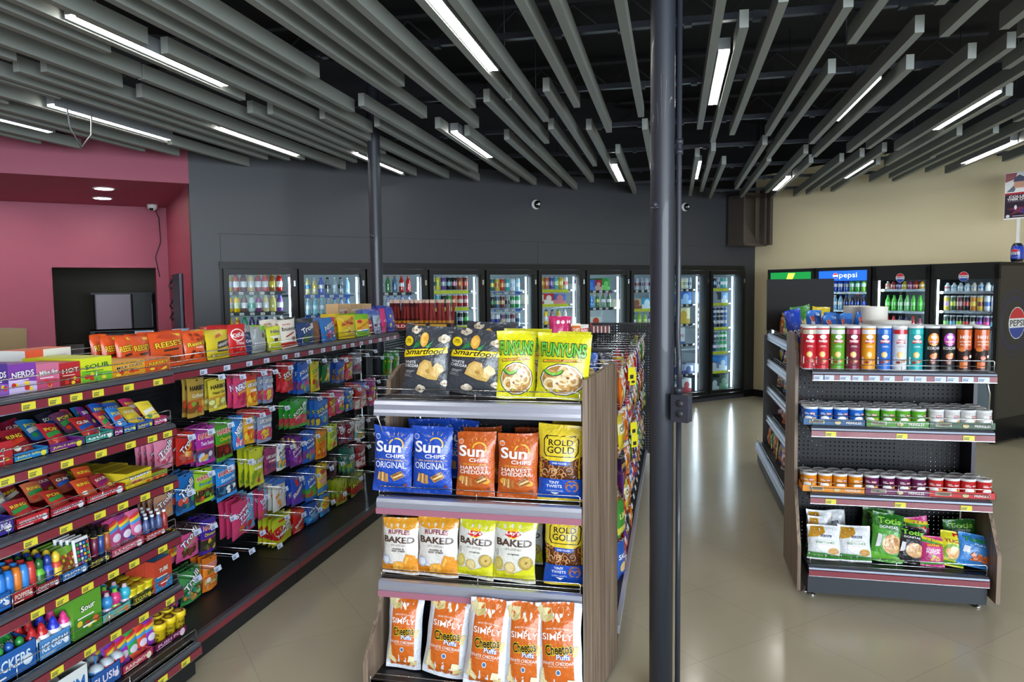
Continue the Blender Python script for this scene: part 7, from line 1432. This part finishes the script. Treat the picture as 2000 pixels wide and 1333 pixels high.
for j in range(5):
    a = ony(1158+j*7.5, 632, 6.2); me = SM.get('rwb') or bx('snack_carton', .028, .1, .055, '#7a1f26', [Rr(.6, 0, 1, 1, '#d8ccc0')]); SM['rwb'] = me
    put(me, 'snack_carton', (a[0], 6.2, zt), .1, f'small maroon and cream carton on the centre gondola top, {ORD[j]} of five', 'carton', 'small cartons on the centre gondola top')
t = thing('strip_rack', (-.62, 4.55, 1.0), 'black wire rack of dark jerky packs at the head of the centre gondola', 'rack')
m = M(); m.box(0, .22, .05, .06, 0, .36); m.box(0, .25, .0, .06, .35, .365); m.build('rack_frame', BLACK, t)
m = M(); m.tube([(.0, 0, 0), (.0, 0, .35)], .003, 4); m.build('rack_wire', CHROM, t)
m = M(); m.tube([(.25, 0, 0), (.25, 0, .35)], .003, 4); m.build('rack_wire', CHROM, t)
for r_ in range(2):
    for j in range(3):
        kk = ['hbk', 'hbl', 'hbk'][(j+r_) % 3]
        put(SM[kk], 'jerky_pack', (-.585+.08*j, 4.53, 1.18-.17*r_), 0, f'dark jerky pack on the strip rack, {["upper", "lower"][r_]} row, {ORD[j]} across', 'jerky pack', 'jerky packs', rot=(0, .05*j, .3*j-.3), scale=(.6, .6, .72))

# ------------------------------------------------------------------ right island: crumpled chip bags on the aisle side, cups and bags on top
SC_ = ['hor', 'hwh', 'hre', 'hye', 'hbl', 'hgn', 'hwh', 'hor', 'hpp', 'hre', 'hor', 'hbk']
qq = random.Random(21)
for tr_, (z, dx) in enumerate(((1.29, .0), (1.04, .0), (.775, .0), (.49, .0), (.21, .10))):
    n = 13 if tr_ < 4 else 11
    for j in range(n):
        y = 7.32-j*.205
        if y < 4.78: continue
        kk = SC_[(j*5+tr_*3) % 12]; s = qq.uniform(.86, 1.06)*(1.15 if tr_ == 4 else 1)
        put(SM[kk], 'shelf_snack_bag', (.93-dx+.085, y, z+.002), 0, f'{cname(HC[kk][0])} crumpled snack bag, {ORD[j]} from the far end, {["top", "second", "third", "fourth", "bottom"][tr_]} can island aisle shelf', 'snack bag', 'snack bags on the can island aisle side', rot=(-.12, qq.uniform(-.15, .15), -G3+qq.uniform(-.4, .4)), scale=(1.25*s, 1.05, s*(.95 if tr_ == 0 else .72 if tr_ < 4 else .9)))
        if tr_ == 0 and y > 5.7: put(SM[SC_[(j*7+2) % 12]], 'shelf_snack_bag', (1.13, y+.03, z+.002), 0, f'{cname(HC[SC_[(j*7+2) % 12]][0])} snack bag, rear of the can island top, {ORD[j]} from the far end', 'snack bag', 'snack bags on the can island aisle side', rot=(0, qq.uniform(-.15, .15), -G3+qq.uniform(-.4, .4)), scale=(1.2*s, 1.5, s))
SM['sbg'] = bag('chip_bag', .2, .26, .09, '#2a62b8', blobs(9, .1, .9, .1, .85, .12, ['#3a78d0', '#c8ccd8', '#1d4a9a', '#c8503a'], 5)+[T('CHIPS', .5, .5, .8, .14, '#e8eef8', b=.04), P_('#d8dce8', (.1, .2), (.9, .3), (.8, .4), (.1, .32)), Rr(0, .86, 1, 1, '#3a78c8')], seed=9)
SM['sbo'] = bag('chip_bag', .2, .26, .09, '#1d3fa6', [T('POPS', .5, .5, .8, .16, '#f0f2f8', b=.04), E_(.5, .2, .3, .1, '#8a5a2a')], seed=12)
for j, (l, r, t_, kk, y) in enumerate(((1550, 1575, 604, 'sbo', 4.72), (1578, 1604, 606, 'sbg', 5.0), (1600, 1626, 610, 'sbg', 5.0), (1620, 1645, 612, 'sbg', 4.9), (1642, 1662, 612, 'sbg', 4.85), (1662, 1682, 608, 'sbg', 4.85), (1560, 1590, 598, 'hgn', 5.6), (1590, 1620, 600, 'hye', 5.6))):
    a, b = ony(l, 630, y), ony(r, 630, y); H_ = ony(l, t_, y)[2]-1.31; bw, bh = (.2, .26) if kk[0] == 's' else (.15, .23)
    put(SM[kk], 'island_top_bag', ((a[0]+b[0])/2, y, 1.31), 0, f'{["deep blue", "bright blue", "bright blue", "bright blue", "bright blue", "bright blue", "green", "yellow"][j]} bag on the can island top, {ORD[j]} of eight', 'snack bag', 'bags on the can island top', rot=(-.05, .16*(j % 3-1), .35*(j % 2)), scale=((b[0]-a[0])/bw*1.3, 1.3, H_/bh))
m = M(); m.box(0, .62, 0, .85, 0, .022, '#1a1b1f'); o = m.build('island_top_board', BLACK, loc=(1.02, 4.72, 1.287)); tag(o, 'black board bridging the can island top under cups and bags', 'shelf')
m = M(); m.lathe([(.0, 0), (.055, 0), (.075, .13), (.077, .2), (.079, .203), (.072, .203), (.068, .19), (0, .19)], 24, cols=['#e2ddd2']*7)
def f(u, v, l): a = (u-.5)*1.8; r = .062+.014*v; return ((r+l)*math.sin(a), -(r+l)*math.cos(a), v*.19)
printed(m, [E_(.85, .55, .1, .12, '#d8b03a'), Rr(.3, .2, .6, .22, '#666'), Rr(.34, .26, .56, .28, '#666')], f, asp=1.4, base=.001); CUP = m.mesh('cup_stack', CARD)
for j, (px, y) in enumerate(((1707, 4.85), (1672, 5.05))): put(CUP, 'paper_tub_stack', (ony(px, 620, y)[0], y, 1.31), .3*j, f'{["nearer", "farther"][j]} nested stack of white paper tubs on the can island top', 'paper tubs', 'paper tub stacks', scale=(1, 1, 1.5))
m = M(); m.lathe([(0, 0), (.07, 0), (.105, .012), (.107, .03), (.1, .03), (0, .028)], 28, col='#dedcd6'); put(m.mesh('plate_stack', CARD), 'paper_plate_stack', (ony(1700, 640, 4.78)[0]+.07, 4.62, 1.31), 0, 'stack of white paper plates lying by the tubs on the can island', 'paper plates', scale=(1, 1, 7.6))
